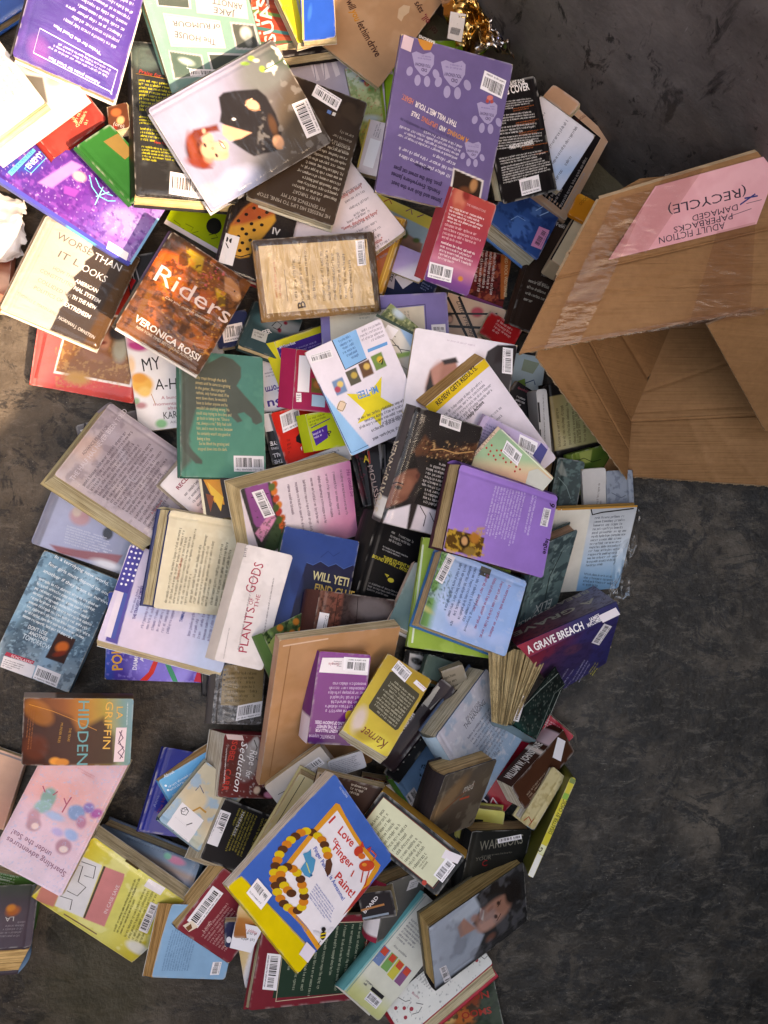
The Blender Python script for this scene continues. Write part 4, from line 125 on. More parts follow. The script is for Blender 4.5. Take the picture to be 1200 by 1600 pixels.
{'k':'hardcover_book','l':'tan-framed black hardcover with white text columns at the foot of the far wall','p':[0.2693,0.5648,0.0652,0.4193,-0.0121,1.0804],'s':[0.1521,0.1201,0.026],'sp':'L','c':'c49c80','b':'h','sc':'c49c80','pg':'d0b498','bc':'c0987c','gl':'m','wp':0.0015,'sh':[0.0076,-0.0071],'o':[['P',[-69.8,48,63.6,47.5,65.4,-46.5,-65.7,-44.5],'1c1718'],['L',[-69.8,48,63.6,47.5,65.4,-46.5,-65.7,-44.5],1.3,'d8b498'],['T','ANGEL',57.2,3.8,74.7,-5.3,4,'6a2c28',0,0],['T','THE STORY',58.1,24.9,56.8,-5.3,4.4,'4a2a26',0,0],['G',-63.7,-34.4,43.6,-34.4,-60.8,-53,2,'a8a0a0',0.8],['G',-69.7,34.9,-11.5,34.9,-68.1,-31.4,7,'a8a0a0',0.8]]},
{'k':'paperback_book','l':'cardboard-brown sheet corner under the tan-framed black hardcover','p':[0.2719,0.6262,0.1174,-0.1916,0.0216,0.829],'s':[0.0246,0.0534,0.01],'sp':'L','c':'b5886a','b':'p','sc':'b5886a','pg':'d6c6a6','gl':'p','wp':0.0034,'o':[]},
{'k':'paperback_book','l':'white-to-blue gradient back cover with sideways text beside the black review cover','p':[0.2489,0.5556,0.1273,0.1149,-0.0126,0.9967],'s':[0.1018,0.102,0.012],'sp':'R','c':'c9c4cc','b':'p','sc':'c9c4cc','pg':'d6c6a6','gl':'p','wp':0.0034,'o':[['g',39.1,47.2,-53.9,-25.2,[[0,'d8ccce'],[0.5,'c9c6d0'],[0.85,'9ab0d0'],[1,'b9c0d2']]],['G',-45.9,10.1,53.6,8.7,-44.2,-41.7,3,'5c5a62',0.6],['G',8.5,33.8,39.2,34.7,6.8,23.9,2,'6a666e',0.7]]},
{'k':'hardcover_book','l':'black hardcover full of white and orange review quotes with a barcode','p':[0.1874,0.5476,0.1507,0.2785,0.3176,0.3622],'s':[0.0976,0.1611,0.026],'sp':'R','c':'191516','b':'h','sc':'191516','pg':'c9c2ac','gl':'m','wp':0.0015,'sh':[-0.0004,0.0072],'o':[['T','PRAISE FOR',-2.8,72.2,30.2,72.7,6.9,'efe8e6',1,0],['T','GRAPPLING COVER',-51.5,62.5,35.5,64,9.5,'efe8e6',1,0],['G',-45,58,44.6,53,-46.2,45.8,4,'d8d2d0',1],['G',0.6,44.4,42,43.7,0.2,39.1,2,'b8663a',1],['G',-49.7,41.1,46.3,35.1,-51.2,27.2,4,'d8d2d0',1],['G',0.8,25,44.3,24,0.4,19.7,2,'b8663a',1],['G',-53.8,25.8,48.5,19,-54.9,13.7,3,'d8d2d0',1],['G',2.4,10.7,48,9.4,2,5.4,2,'b8663a',1],['G',-57.5,12.3,51.1,4.5,-60,-5,5,'d8d2d0',1],['G',2.6,-8.7,50.3,-10.4,2.2,-14,2,'b8663a',1],['T','PRAISE FOR J. D. RHOADES',-18.4,-9.2,23.5,-8.2,5.2,'efe8e6',1,0],['G',-40.2,-16.7,49.1,-19,-38.7,-27.4,3,'d8d2d0',1],['G',-39.2,-29.1,48.4,-29.4,-41.4,-53.5,7,'d8d2d0',1],['G',20.9,-21.9,46.1,-22.1,21.2,-24.6,1,'b8663a',1],['B',-13.9,-53,21.5,-52,-14.6,-75.8,'e6dfe2']]},
{'k':'paperback_book','l':'grey-striped plastic-wrapped pinkish paperback under the black text hardcover','p':[-0.1124,0.7191,0.0068,-0.0079,0.0582,0.2264],'s':[0.1164,0.0981,0.02],'sp':'L','c':'c2b4c6','b':'p','sc':'c2b4c6','pg':'d6c6a6','gl':'m','wr':1,'wp':0.0034,'o':[['g',-48.9,43,49.3,-19,[[0,'cdbfc6'],[1,'b9b0c6']]],['P',[-8.2,41.9,0.5,42.4,3.9,-6.2,-2.8,-7.1],'e6dce6'],['P',[9.3,43,19.1,43.3,21.4,-5.1,12.1,-7.7],'e6dce6'],['P',[26.8,44,35.6,44.6,38.9,-4,30.7,-6.8],'e6dce6'],['L',[0.5,42.4,-2.3,-5],1.1,'8a84a0'],['L',[19.1,43.3,12.6,-5.6],1.1,'8a84a0'],['b',-23.6,36.1,10.6,8.5,-11,'d6c2c8',5.3,1]]},
{'k':'hardcover_book','l':'black book edge above the grey-striped plastic-wrapped paperback','p':[-0.1154,0.7481,0.0355,-0.0109,0.0557,0.1705],'s':[0.106,0.0251,0.03],'sp':'L','c':'231d1e','b':'h','sc':'231d1e','pg':'d6c6a6','gl':'p','wp':0.0015,'o':[]},
{'k':'paperback_book','l':'pastel garden-scene storybook under the lime green book','p':[-0.0081,0.6702,0.0216,0.0561,-0.0103,0.2117],'s':[0.0851,0.1388,0.012],'sp':'L','c':'a8b878','b':'p','sc':'a8b878','pg':'d6c6a6','gl':'m','wp':0.0034,'o':[['g',-6.6,58.4,-13.5,-55.5,[[0,'b4c0bc'],[0.3,'b2bc8c'],[0.6,'a8b070'],[1,'c9b84c']]],['b',-14.7,45.7,8.4,5.2,-14,'4a4c8a',3.1,1],['b',-11.7,38.7,5.2,5.2,-14,'b83c34',3.1,1],['b',-7.6,27.1,6.3,5.2,-14,'6a8a4c',4.2,1],['b',-1.3,4.5,10.5,5.2,-14,'d8d0a0',5.2,1],['nz',5.2,'7a9458',0.6,0.1,0.7,None],['nz',3.1,'c85a4c',0.82,0.05,0.7,None],['b',-16.8,-17.9,14.6,5.2,-14,'c2ced0',5.2,1]]},
{'k':'paperback_book','l':'lime green paperback with lilac spine behind the lavender paw-print book','p':[0.0743,0.6982,0.0243,0.0185,0.2256,0.1178],'s':[0.1664,0.1484,0.014],'sp':'L','c':'86a82c','b':'p','sc':'86a82c','pg':'d6c6a6','gl':'m','wp':0.0034,'o':[['P',[-82.8,73.1,-76.7,73.3,-79.7,-48.2,-82.8,-48.3],'c0a8bc'],['T','LUST',-62.1,35.3,-60.1,66.5,8.8,'2c3418',1,0],['L',[-74.7,72.3,-82.5,-69],2.1,'5c7a1c'],['S',-82.8,34.7,-63.3,33.1,-82.5,20.2,'d8c8d0'],['G',-82.4,30.6,-67.3,28.9,-82.4,22.3,2,'6a5c68',1]]},
{'k':'paperback_book','l':'white barcoded spine-side paperback tucked under the left edge of the lavender paw-print book','p':[-0.0014,0.5858,0.0394,0.1228,-0.0014,-0.2644],'s':[0.0663,0.0833,0.018],'sp':'L','c':'d8c8cc','b':'p','sc':'d8c8cc','pg':'d6c6a6','gl':'p','wp':0.0034,'o':[['B',-25.8,-29.7,-24.2,13.9,-8.4,-30.7,'e6dfe2'],['G',-22.3,18.5,-20.3,41.5,-11.2,16.9,3,'6a6068',1],['L',[-32.7,41.2,-32.7,-35.4],3,'cbb060']]},
{'k':'hardcover_book','l':'white book with red-orange lettering under the black text hardcover','p':[-0.1401,0.47,0.0052,0.0226,0.0338,-0.3168],'s':[0.1,0.0497,0.016],'sp':'L','c':'d6cad0','b':'h','sc':'d6cad0','pg':'d6c6a6','gl':'p','wp':0.0015,'o':[['P',[-39.1,9.2,-32.1,15.9,-22.8,6.2,-29.3,-2.6],'2a2628'],['P',[-40.3,21.7,-31.6,22.6,-32.1,15.9],'2a2628'],['G',-4.5,12.5,30.7,13.9,-4.3,-4.7,3,'c07a70',0.8]]},
{'k':'paperback_book','l':'white back cover with red headings, lying under the black text hardcover','p':[-0.0794,0.4499,0.0737,-0.1454,0.0353,0.6292],'s':[0.1711,0.1523,0.012],'sp':'R','c':'dcced2','b':'p','sc':'dcced2','pg':'d6c6a6','gl':'p','wp':0.0034,'o':[['g',68.1,62.3,2.3,-64.3,[[0,'e4d5d8'],[1,'e0ced2']]],['G',39.6,43.2,84,39.3,35.6,-10.9,4,'77686e',0.8],['T','"A richly told story"',29.5,29.1,76.7,25.8,5.4,'b04a44',1,0],['G',21.5,-2.8,71.9,-8.6,14.7,-57.4,5,'77686e',0.8],['T','"Sweet, disturbing and funny"',7,-16.2,69.5,-25.9,5.4,'b04a44',1,0],['T','"Unputdownable"',3.6,-62.6,49.5,-67.7,5.4,'b04a44',1,0],['G',17,-64.6,68.6,-68.7,15.6,-90.8,3,'77686e',0.8]]},
{'k':'picture_book','l':'brown-beige picture book with curving dark text and a red publisher tag','p':[-0.0136,0.8103,0.0538,-0.0296,0.0627,-0.6284],'s':[0.1577,0.2056,0.012],'sp':'L','c':'b38a68','b':'p','sc':'b38a68','pg':'d6c6a6','gl':'p','wp':0.0034,'sh':[-0.0046,0.0023],'o':[['g',-68.8,-92.2,104.4,19,[[0,'ba9270'],[0.5,'b48a68'],[1,'ab8060']]],['nz',41,'bf9878',0.55,0.2,0.5,None],['T','will',-43.3,-22.6,-30,-30.3,11.5,'4a2c24',1,0],['T','you',-28.6,-30.5,-12.7,-40,11.5,'c8842c',1,0],['T','let',-9.1,-39.8,2.1,-46.5,11.5,'4a2c24',1,0],['T','him',4.1,-47.5,19,-53.9,11.5,'4a2c24',1,0],['T','drive',21,-54.9,46.7,-65.8,11.4,'4a2c24',1,0],['T','to!',101.6,29.8,89.2,32.9,10.5,'4a2c24',1,0],['T','oil,',82.3,35.3,68.7,40.1,10.4,'7a2430',1,0],['T','says',63.8,41.5,47,48.9,10.4,'4a2c24',1,0],['P',[-69.1,-84.7,-35.8,-92.1,-36,-98.8,-69.4,-91.4],'b83a34'],['T','SCHOL',-59.9,-90.4,-40.4,-94.5,4.2,'f2dcd4',1,0],['G',-70.8,-96.4,-35.8,-102.5,-71.6,-102.3,1,'5c4436',1],['G',-66.7,-77.6,-40.2,-82.6,-66.5,-81.3,1,'7a5c48',1],['P',[36.8,7,30,19.9,32.8,29.9,42.1,34.7,46.5,25.1,43.7,15.1,45.3,5.9],'c9aa8c']]},
{'k':'paperback_book','l':'red, teal and white zigzag paperback with big white block letters at the top','p':[-0.1729,0.8297,0.0523,-0.096,0.0843,1.6841],'s':[0.1842,0.0794,0.02],'sp':'T','c':'a84a38','b':'p','sc':'a84a38','pg':'d6c6a6','gl':'m','wp':0.0034,'o':[['L',[-81.9,39.3,-91.7,-35.5],5.3,'4f6a4c'],['L',[-67.9,39.3,-91.7,-36.9],5.3,'c05a44'],['L',[-54,39.3,-85.2,-38.3],5.3,'3f7a78'],['L',[-40,39.3,-71.3,-39.3],5.3,'b84a3c'],['L',[-26,39.3,-57.3,-39.3],5.3,'6a8a50'],['L',[-12,39.3,-43.3,-39.3],5.3,'c25c44'],['L',[2,38.5,-29.3,-39.3],5.3,'4a7a7a'],['L',[15.9,37,-15.4,-39.3],5.3,'b04a38'],['T','SUAS',-85.5,5.6,-5.3,12,17.5,'e2d6d0',1,0],['T','HAL',-67.9,28.9,-4.3,28.7,15.5,'e2d6d0',1,0]]},
{'k':'paperback_book','l':'yellow book wedged at the top between the zigzag paperback and the brown-beige picture book','p':[-0.1358,0.7703,0.0874,-0.0354,0.2261,0.424],'s':[0.0422,0.0873,0.016],'sp':'R','c':'d0c43c','b':'p','sc':'d0c43c','pg':'d6c6a6','gl':'m','wp':0.0034,'o':[['g',-14.3,31,-18.3,-35.3,[[0,'d2c63a'],[1,'bfae34']]],['L',[11.6,36.7,-4.9,-35.9],3.6,'9a9890'],['G',-16.1,22.4,-5.5,22.4,-17.9,9.4,2,'8a8440',0.6]]},
{'k':'paperback_book','l':'bright blue book edge at the top beside the brown-beige picture book','p':[-0.1005,0.7646,0.1088,0.054,-0.0427,0.0594],'s':[0.0507,0.0829,0.016],'sp':'L','c':'1f52b0','b':'p','sc':'1f52b0','pg':'d6c6a6','gl':'m','wp':0.0034,'o':[['L',[-21.5,31.1,-24.9,-39.1],3,'c8b070'],['b',-12.2,0.4,3,11.8,-11,'2f6ac8',2,1]]},
{'k':'hardcover_book','l':'black-framed hardcover with a cream panel of small text, under the open box flap','p':[0.3119,0.1567,0.0178,0.1925,0.0641,0.1775],'s':[0.0958,0.1239,0.024],'sp':'L','c':'1c1716','b':'h','sc':'1c1716','pg':'d6c6a6','gl':'m','wp':0.0015,'o':[['g2',[-39.3,42.8,48.9,44.6,48.2,-42.8,-41.2,-46.5],-40.3,13.1,28.7,-3.8,[[0,'a08a5c'],[0.5,'9c966c'],[1,'8a8458']]],['G',-37.5,-41,-34.1,37.2,15,-38.9,6,'5c5236',0.9],['G',-10.5,-37,-8.1,26.6,3.8,-40.5,1,'5c5236',0.6]]},
{'k':'paperback_book','l':'grey-white spine with black marks standing between the exam paperback and the black-framed hardcover','p':[0.2439,0.144,0.0514,0.11,0.1002,0.1152],'s':[0.0168,0.1042,0.05],'sp':'N','c':'b6b2b2','b':'s','sc':'b6b2b2','pg':'d6c6a6','gl':'p','wp':0.0015,'o':[['P',[-8,32.5,-4.8,32.2,-5.2,1.2,-8,1.5],'2a2628'],['P',[-8,-9.6,-6,-9.6,-6.5,-28.5,-8,-28.8],'2a2628'],['G',-3.2,-39.3,0.5,45,-0.1,-40.1,1,'4c484a',1]]},
{'k':'hardcover_book','l':'green illustrated cover with a brown beast, between the box flap and the tree-patterned book','p':[0.3412,0.072,0.0263,0.1497,0.393,0.288],'s':[0.0873,0.0686,0.016],'sp':'L','c':'55682c','b':'h','sc':'55682c','pg':'c9c9b8','gl':'m','wp':0.0015,'sh':[-0.0036,0.0002],'o':[['g',-41.1,33.7,-9.8,-33,[[0,'6a7c34'],[0.5,'3f5a24'],[1,'7a8a3c']]],['pp',[-27.9,32.6,-1.1,32.4,-9.7,13.1,-28.4,13.4],'8a9450',1.8,1],['L',[-41.4,20.9,-21,22.3,-5.9,12.2,11.6,12.2],1.2,'1f2a14'],['pp',[-43.7,0,-25.7,2,-7.5,-0.3,-4.3,-9.7,-21.4,-14,-41,-11.4],'9a7434',2.3,1],['L',[-39.2,-9.7,-32.2,-2.8,-26,-10.8,-16.5,-4.5],1.2,'4a3018']]},
{'k':'hardcover_book','l':'dark teal tree-patterned cover beside the purple cloth-look hardcover','p':[0.2974,0.0441,0.0406,0.0597,-0.124,-0.1743],'s':[0.043,0.0833,0.02],'sp':'L','c':'2c3a38','b':'h','sc':'2c3a38','pg':'d6c6a6','gl':'m','wp':0.0015,'o':[['nz',7.1,'4f6460',0.58,0.1,0.8,None],['L',[-16.1,10.4,-0.6,-2.2,9.8,-21],1.2,'6f827c'],['pp',[-17.9,20.5,-14.5,36.7,-5.8,21.8,-2.3,13.1,-12.7,14.2],'7a7f78',2,1]]},
{'k':'hardcover_book','l':'tan book end with a black board edge beside the poppy board book','p':[0.2643,0.0467,0.0053,0.0081,-0.1422,-0.1511],'s':[0.0305,0.082,0.02],'sp':'L','c':'a07a54','b':'h','sc':'a07a54','pg':'d6c6a6','gl':'p','wp':0.0015,'o':[['L',[14,40.6,12.4,-35.9],4.2,'1d1818']]},
{'k':'paperback_book','l':'grey page of diagonal text below the lower box flap','p':[0.3369,0.0333,0.0537,0.096,0.0468,0.0897],'s':[0.0368,0.0755,0.012],'sp':'L','c':'b9b2ae','b':'p','sc':'b9b2ae','pg':'d6c6a6','gl':'p','wp':0.0034,'o':[['G',-1.4,-29.6,7.1,24.5,8.7,-31.6,2,'77706e',0.9]]},
{'k':'hardcover_book','l':'blue-grey patterned hardcover with a tan page strip below the lower box flap','p':[0.3736,0.0309,0.0432,0.0146,0.4187,0.0633],'s':[0.0549,0.072,0.018],'sp':'R','c':'8f97a4','b':'h','sc':'8f97a4','pg':'c9a882','gl':'m','wp':0.0015,'o':[['nz',5.8,'6a7282',0.6,0.1,0.7,None],['L',[-18.3,0.7,0.7,-8.3,16.8,-2.7],1.2,'5c6474']]},
{'k':'hardcover_book','l':'hardcover on its side with pale pages up and red corner, left of the box','p':[0.2865,0.4199,0.0619,-0.1344,0.048,-0.5307],'s':[0.0259,0.1024,0.05],'sp':'N','c':'cdb393','b':'s','sc':'cdb393','pg':'d6c6a6','gl':'p','wp':0.0015,'o':[['P',[-12.5,-50.5,12.5,-50.8,12.5,-50.8,-12.5,-50.8],'a82430'],['L',[-12.5,50.8,-12.5,-50.8],2.6,'2c2422']]},
{'k':'paperback_book','l':'small orange packet beside the top left corner of the box','p':[0.3041,0.4667,0.1094,-0.1352,0.035,-0.4658],'s':[0.0319,0.0394,0.008],'sp':'N','c':'c9781f','b':'s','sc':'c9781f','pg':'d6c6a6','gl':'m','wp':0.0015,'o':[['T','OOOO',-3.2,2,1.6,20.2,4.7,'8a4a14',0,0],['b',-4.7,18,7.9,6,9,'d8902c',4,1]]},  # an orange packet, shaped by the book builder
{'k':'paperback_book','l':'red paperback with white script and text peeking out beneath the brown western','p':[0.2284,-0.4204,0.0093,0.033,-0.0553,0.8644],'s':[0.1917,0.0604,0.014],'sp':'L','c':'a81e30','b':'p','sc':'a81e30','pg':'d6c6a6','gl':'m','wp':0.0034,'o':[['b',-87,12.1,15,15,-51,'2a2030',6.4,1],['T','1971',-24.2,30,-1.1,33.3,8.5,'e6d4d6',0,0],['G',-6,35.9,37,35.8,-7.9,27.6,2,'dca8b0',1],['G',87.1,26.8,93.7,-7.9,76,22.9,3,'d89aa4',1],['L',[-95.5,14.1,-83.6,15,-83.6,4.3,-89.5,-6.1],2.6,'e8dada'],['L',[-85.5,-4,-72,0.6,-75.4,-13],2.6,'e8dada'],['P',[-67.7,15.3,-69.9,14.8,-72,14.9,-73.8,15.7,-75.1,17.1,-75.6,18.8,-75.4,20.7,-74.4,22.6,-72.9,24.2,-70.9,25.3,-68.7,25.8,-66.6,25.7,-64.8,24.9,-63.5,23.5,-63,21.8,-63.2,19.9,-64.2,18,-65.7,16.4],'4a3040']]},
{'k':'hardcover_book','l':'yellow-green hardcover corner under the black silver-lettered book','p':[0.1586,-0.5088,0.0213,0.1465,0.014,-0.1068],'s':[0.0724,0.0559,0.02],'sp':'L','c':'c9c06a','b':'h','sc':'c9c06a','pg':'d6c6a6','gl':'p','wp':0.0015,'o':[['b',-2.8,9.1,22.1,11.1,4,'b5a850',8.9,1]]},
{'k':'paperback_book','l':'brown western paperback standing spine-up with pink spine label and barcode','p':[0.2347,-0.407,0.0457,0.4034,0.4653,0.654],'s':[0.1323,0.0477,0.034],'sp':'T','c':'4a2a1c','b':'p','sc':'3f2218','pg':'c9bdae','gl':'m','wp':0.0034,'ss':[['e0bcc0',0.7,0.92],['dcc4b8',0.55,0.62]],'st':['WILLIAM W. JOHNSTONE','e6d6cc'],'o':[['B',24.3,2.1,50.3,22.1,34.2,-15.8,'e6dfe2'],['G',-49.6,-6,13.9,-4.8,-47,-31,5,'a8907c',0.7]]},
{'k':'paperback_book','l':'thin yellow paperback standing spine-up at the right edge of the pile','p':[0.2636,-0.4946,0.003,-0.0001,0.0001,1.1573],'s':[0.17,0.0099,0.09],'sp':'N','c':'c9b730','b':'s','sc':'c9b730','pg':'d6c6a6','bc':'66642a','gl':'m','wp':0.0015,'o':[['T','DISASTER BY CHOICE?',-10.8,-4.2,53.1,-4.7,6.1,'5a5a1c',1,0],['P',[48.1,4.1,58,4.1,58,-4.5,48.1,-4.5],'7aa83c'],['P',[75.5,4.1,84.1,4.5,83.1,-4.5,75.5,-4.5],'6a7a3c'],['P',[-83.6,4.5,-46.2,4.5,-47.3,-4.5,-84.6,-4.5],'e3dcd2'],['P',[-46.2,4.5,-30.5,4.5,-31,-4.5,-46.3,-4.5],'d9d4a8'],['T','G',-43.4,0.2,-34.4,-0.3,6,'2c2a1c',1,0]]},
{'k':'hardcover_book','l':'cream map-patterned hardcover leaning with its white pages upward','p':[0.2426,-0.4528,0.0636,0.3265,0.278,0.9294],'s':[0.0973,0.0329,0.022],'sp':'B','c':'cbb98c','b':'h','sc':'8fa4b4','pg':'e4dcd6','gl':'m','wp':0.0015,'o':[['nz',7.7,'b09a68',0.58,0.12,0.7,None],['L',[-46.3,10.5,-36.5,5.9,-40.2,-3.4],1.8,'b0452c'],['L',[-47.5,-3,-34.6,-5.1],1.8,'b0452c']]},
{'k':'hardcover_book','l':'black hardcover with silver title and barcode standing with its page top showing','p':[0.1661,-0.5514,0.0283,0.153,0.3638,-0.1241],'s':[0.1089,0.1058,0.04],'sp':'L','c':'1e1e1c','b':'h','sc':'1a1a1a','pg':'c7a680','gl':'m','wp':0.0015,'sh':[0.0059,-0.0048],'o':[['T','WARRIORS',-33.7,18.4,42.9,28.7,16.5,'7c786c',0,0],['G',-28.3,11.2,27.2,16.2,-25.9,6.4,1,'5c5a52',1],['T','YOUR',-37.4,0.5,-9.6,3,6.3,'6a665c',0,0],['T','C',-22.9,-9.7,-13.9,-8.1,10.3,'8f1c20',0,0],['B',-5.6,38,36.3,45.1,-2.3,29.8,'e6dfe2'],['b',-53.6,8.5,23.4,35.1,-4,'2c2a26',14.1,1]]},
{'k':'hardcover_book','l':'light blue hardcover with a black splash and barcode, behind the thick brown book','p':[0.0584,-0.4449,0.0295,0.1705,0.4658,0.6369],'s':[0.0854,0.0965,0.024],'sp':'L','c':'7fa8d0','b':'h','sc':'4f8a3c','pg':'e0d2dc','bc':'5f9a4c','gl':'m','wp':0.0015,'o':[['g',-38.2,40.4,3.4,-22.1,[[0,'84aed6'],[1,'6f9ac6']]],['nz',4.3,'15151a',0.62,0.06,1,[8,33.4,39.3,6.3,15.3,-25.8,-16,1.3]],['b',14.2,0.3,13,15.2,-41,'15151a',4.3,1],['B',-40.8,10.9,-20.8,12.1,-42.3,-8.9,'e6dfe2']]},
{'k':'paperback_book','l':'black ring-marked notebook edge between the dark brown spine and the light blue hardcover','p':[0.0592,-0.3611,0.0582,-0.1484,0.0359,0.9403],'s':[0.1574,0.0297,0.018],'sp':'B','c':'161416','b':'p','sc':'161416','pg':'d6c6a6','gl':'p','wp':0.0034,'o':[['L',[-62.9,10.9,-60.6,-2.2],2.2,'b9b4ac'],['L',[-48.2,10.7,-46,-2.4],2.2,'b9b4ac'],['L',[-33.6,10.5,-31.3,-2.6],2.2,'b9b4ac'],['L',[-19,10.3,-16.7,-2.7],2.2,'b9b4ac'],['L',[-4.3,10.2,-2,-2.9],2.2,'b9b4ac'],['L',[10.3,10,12.6,-3.1],2.2,'b9b4ac'],['L',[25,9.8,27.2,-3.3],2.2,'b9b4ac'],['L',[39.6,9.6,41.9,-3.4],2.2,'b9b4ac'],['L',[54.2,9.5,56.5,-3.6],2.2,'b9b4ac']]},
{'k':'hardcover_book','l':'dark brown hardcover spine with a grey label wedged beside the gold paperback','p':[0.0537,-0.3339,0.0806,-0.1241,-0.0155,0.921],'s':[0.1635,0.028,0.02],'sp':'B','c':'2c1c20','b':'h','sc':'2c1c20','pg':'d6c6a6','gl':'m','wp':0.0015,'o':[['T','KINGDOM',-29.7,11.5,11.9,13.2,7.8,'cfc4c4',1,0],['S',33,13.6,69,12.5,31.9,-2.4,'a8a098'],['G',34.1,6.8,44.1,3.4,31.9,2.9,1,'2a2626',1]]},
{'k':'paperback_book','l':'gold paperback with a dark text panel, barcode and script title upside down','p':[0.0005,-0.2862,0.1576,0.2814,-0.0054,2.5691],'s':[0.0757,0.128,0.026],'sp':'R','c':'b9962f','b':'p','sc':'b0904a','pg':'c4bca8','gl':'m','wp':0.0034,'sh':[-0.001,0.01],'o':[['g',27.3,39.3,-11.9,-49.3,[[0,'cdb23c'],[0.4,'c7a83a'],[1,'b08c2c']]],['b',24,38.9,9,18.1,-171,'d6c0cc',7.2,0.7],['b',-16.2,53.3,18.1,12.6,-171,'dcc64a',7.2,1],['b',6.4,54.5,14.5,7.2,-170,'a88a28',5.4,0.8],['b',15,-70.4,10.8,7.2,-144,'b07f30',5.4,1],['P',[18.1,-44.9,-32.3,-36.8,-33.6,-32.7,-31.2,22.4,-28.4,25.5,20.4,18.2,22.5,14.7,20.9,-41.9],'443c28'],['G',-29.6,-29.8,15.9,-37.5,-25.8,23.3,11,'b5aa90',1],['B',-5.4,-40.8,21,-46,-7.5,-58.4,'e6dfe2'],['S',-37.5,-50.1,-18.1,-53.3,-35.6,-43.7,'e9dfe2'],['G',-36.6,-48.9,-22.5,-50.9,-35.8,-46.4,1,'b8505c',1],['T','Karnet',-28.4,44.6,13.7,42.6,14.1,'7a3a20',0,0.35]]},
{'k':'hardcover_book','l':'big pale blue-white hardcover with praise text, its thick page edge facing left','p':[0.1234,-0.3504,0.0722,0.4778,0.5841,0.782],'s':[0.1433,0.1547,0.044],'sp':'L','c':'bfc4d2','b':'h','sc':'9fb6c6','pg':'ddd2be','bc':'5a6a88','gl':'m','wr':1,'wp':0.0015,'sh':[0.0056,-0.0036],'o':[['g',-37.6,85.5,14,-82.5,[[0,'c9c4d0'],[0.4,'c4c8d6'],[0.7,'a8bcd2'],[1,'9ab8d4']]],['nz',19.8,'9cb4cc',0.58,0.15,0.7,None],['nz',8.7,'dcdce4',0.66,0.1,0.6,None],['b',-7.9,-58.9,37.2,9.9,-27,'8fb0d0',9.9,0.8],['T','PRAISE FOR',-9.9,45.9,27.9,45.9,6.1,'77747e',0,0],['T','THE HANGING',-20.4,37.4,36.6,36.4,9.1,'4c4a5c',0,0],['G',-25.7,27.7,42,27.8,-8.6,-44.1,9,'77788a',0.85],['T','blue',1.5,-46.6,14.9,-49.8,7.1,'5c5e6e',0,0]]},
{'k':'hardcover_book','l':'thick dark brown fantasy hardcover with tan page top, leaning in the middle','p':[0.0814,-0.4079,0.1279,0.4118,0.7164,0.0003],'s':[0.1112,0.1249,0.05],'sp':'L','c':'463d36','b':'h','sc':'2c2628','pg':'d3b78c','bc':'37323a','gl':'m','wp':0.0015,'sh':[0.0174,-0.0164],'o':[['g',-43.1,66.2,1.5,-72.1,[[0,'4c4640'],[0.5,'5a4c40'],[1,'3c322c']]],['nz',17.8,'6f6456',0.6,0.12,0.7,None],['b',-28.9,12.2,14.8,44.5,-36,'8a6a4a',10.4,0.7],['L',[-32.5,-8.2,20.9,27.2],3,'7a4c34'],['T','med',1.3,15.3,20.2,17.8,15.4,'b9b2a8',0,0],['L',[-1.5,4.2,19,3.7],3.7,'a84a34']]},
{'k':'paperback_book','l':'cream text-backed paperback with black borders, a barcode and gold spine edge','p':[0.0402,-0.4676,0.1896,-0.1498,-0.1171,0.9586],'s':[0.0697,0.146,0.022],'sp':'R','c':'1a1818','b':'p','sc':'b98a3c','pg':'c9a050','gl':'m','wp':0.0034,'o':[['P',[-28,67.9,28.6,66.3,27.3,-62.8,-29.4,-61.2],'cbc8a8'],['L',[-28,67.9,28.6,66.3,27.7,-64.7,-28.9,-63.1,-28,67.9],1.3,'7a3a2c'],['G',-23.4,61.1,19,59.3,-24.8,-28.6,12,'5c5a48',0.95],['G',-17.9,-28.2,3,-28.7,-17.7,-37,2,'5c5a48',1],['S',25.4,-45.1,32.8,-67.8,12.3,-46.7,'ded2d6'],['B',-14.1,-52.3,17.1,-52.2,-14.7,-68.5,'e6dfe2'],['P',[-28.2,-51.3,-29.3,-51.9,-30.6,-52.1,-31.9,-51.8,-33.1,-51.2,-33.9,-50.2,-34.3,-49,-34.3,-47.8,-33.8,-46.7,-32.9,-45.8,-31.8,-45.2,-30.5,-45.1,-29.2,-45.3,-28,-46,-27.2,-46.9,-26.8,-48.1,-26.8,-49.3,-27.3,-50.4],'b83a2c']]},
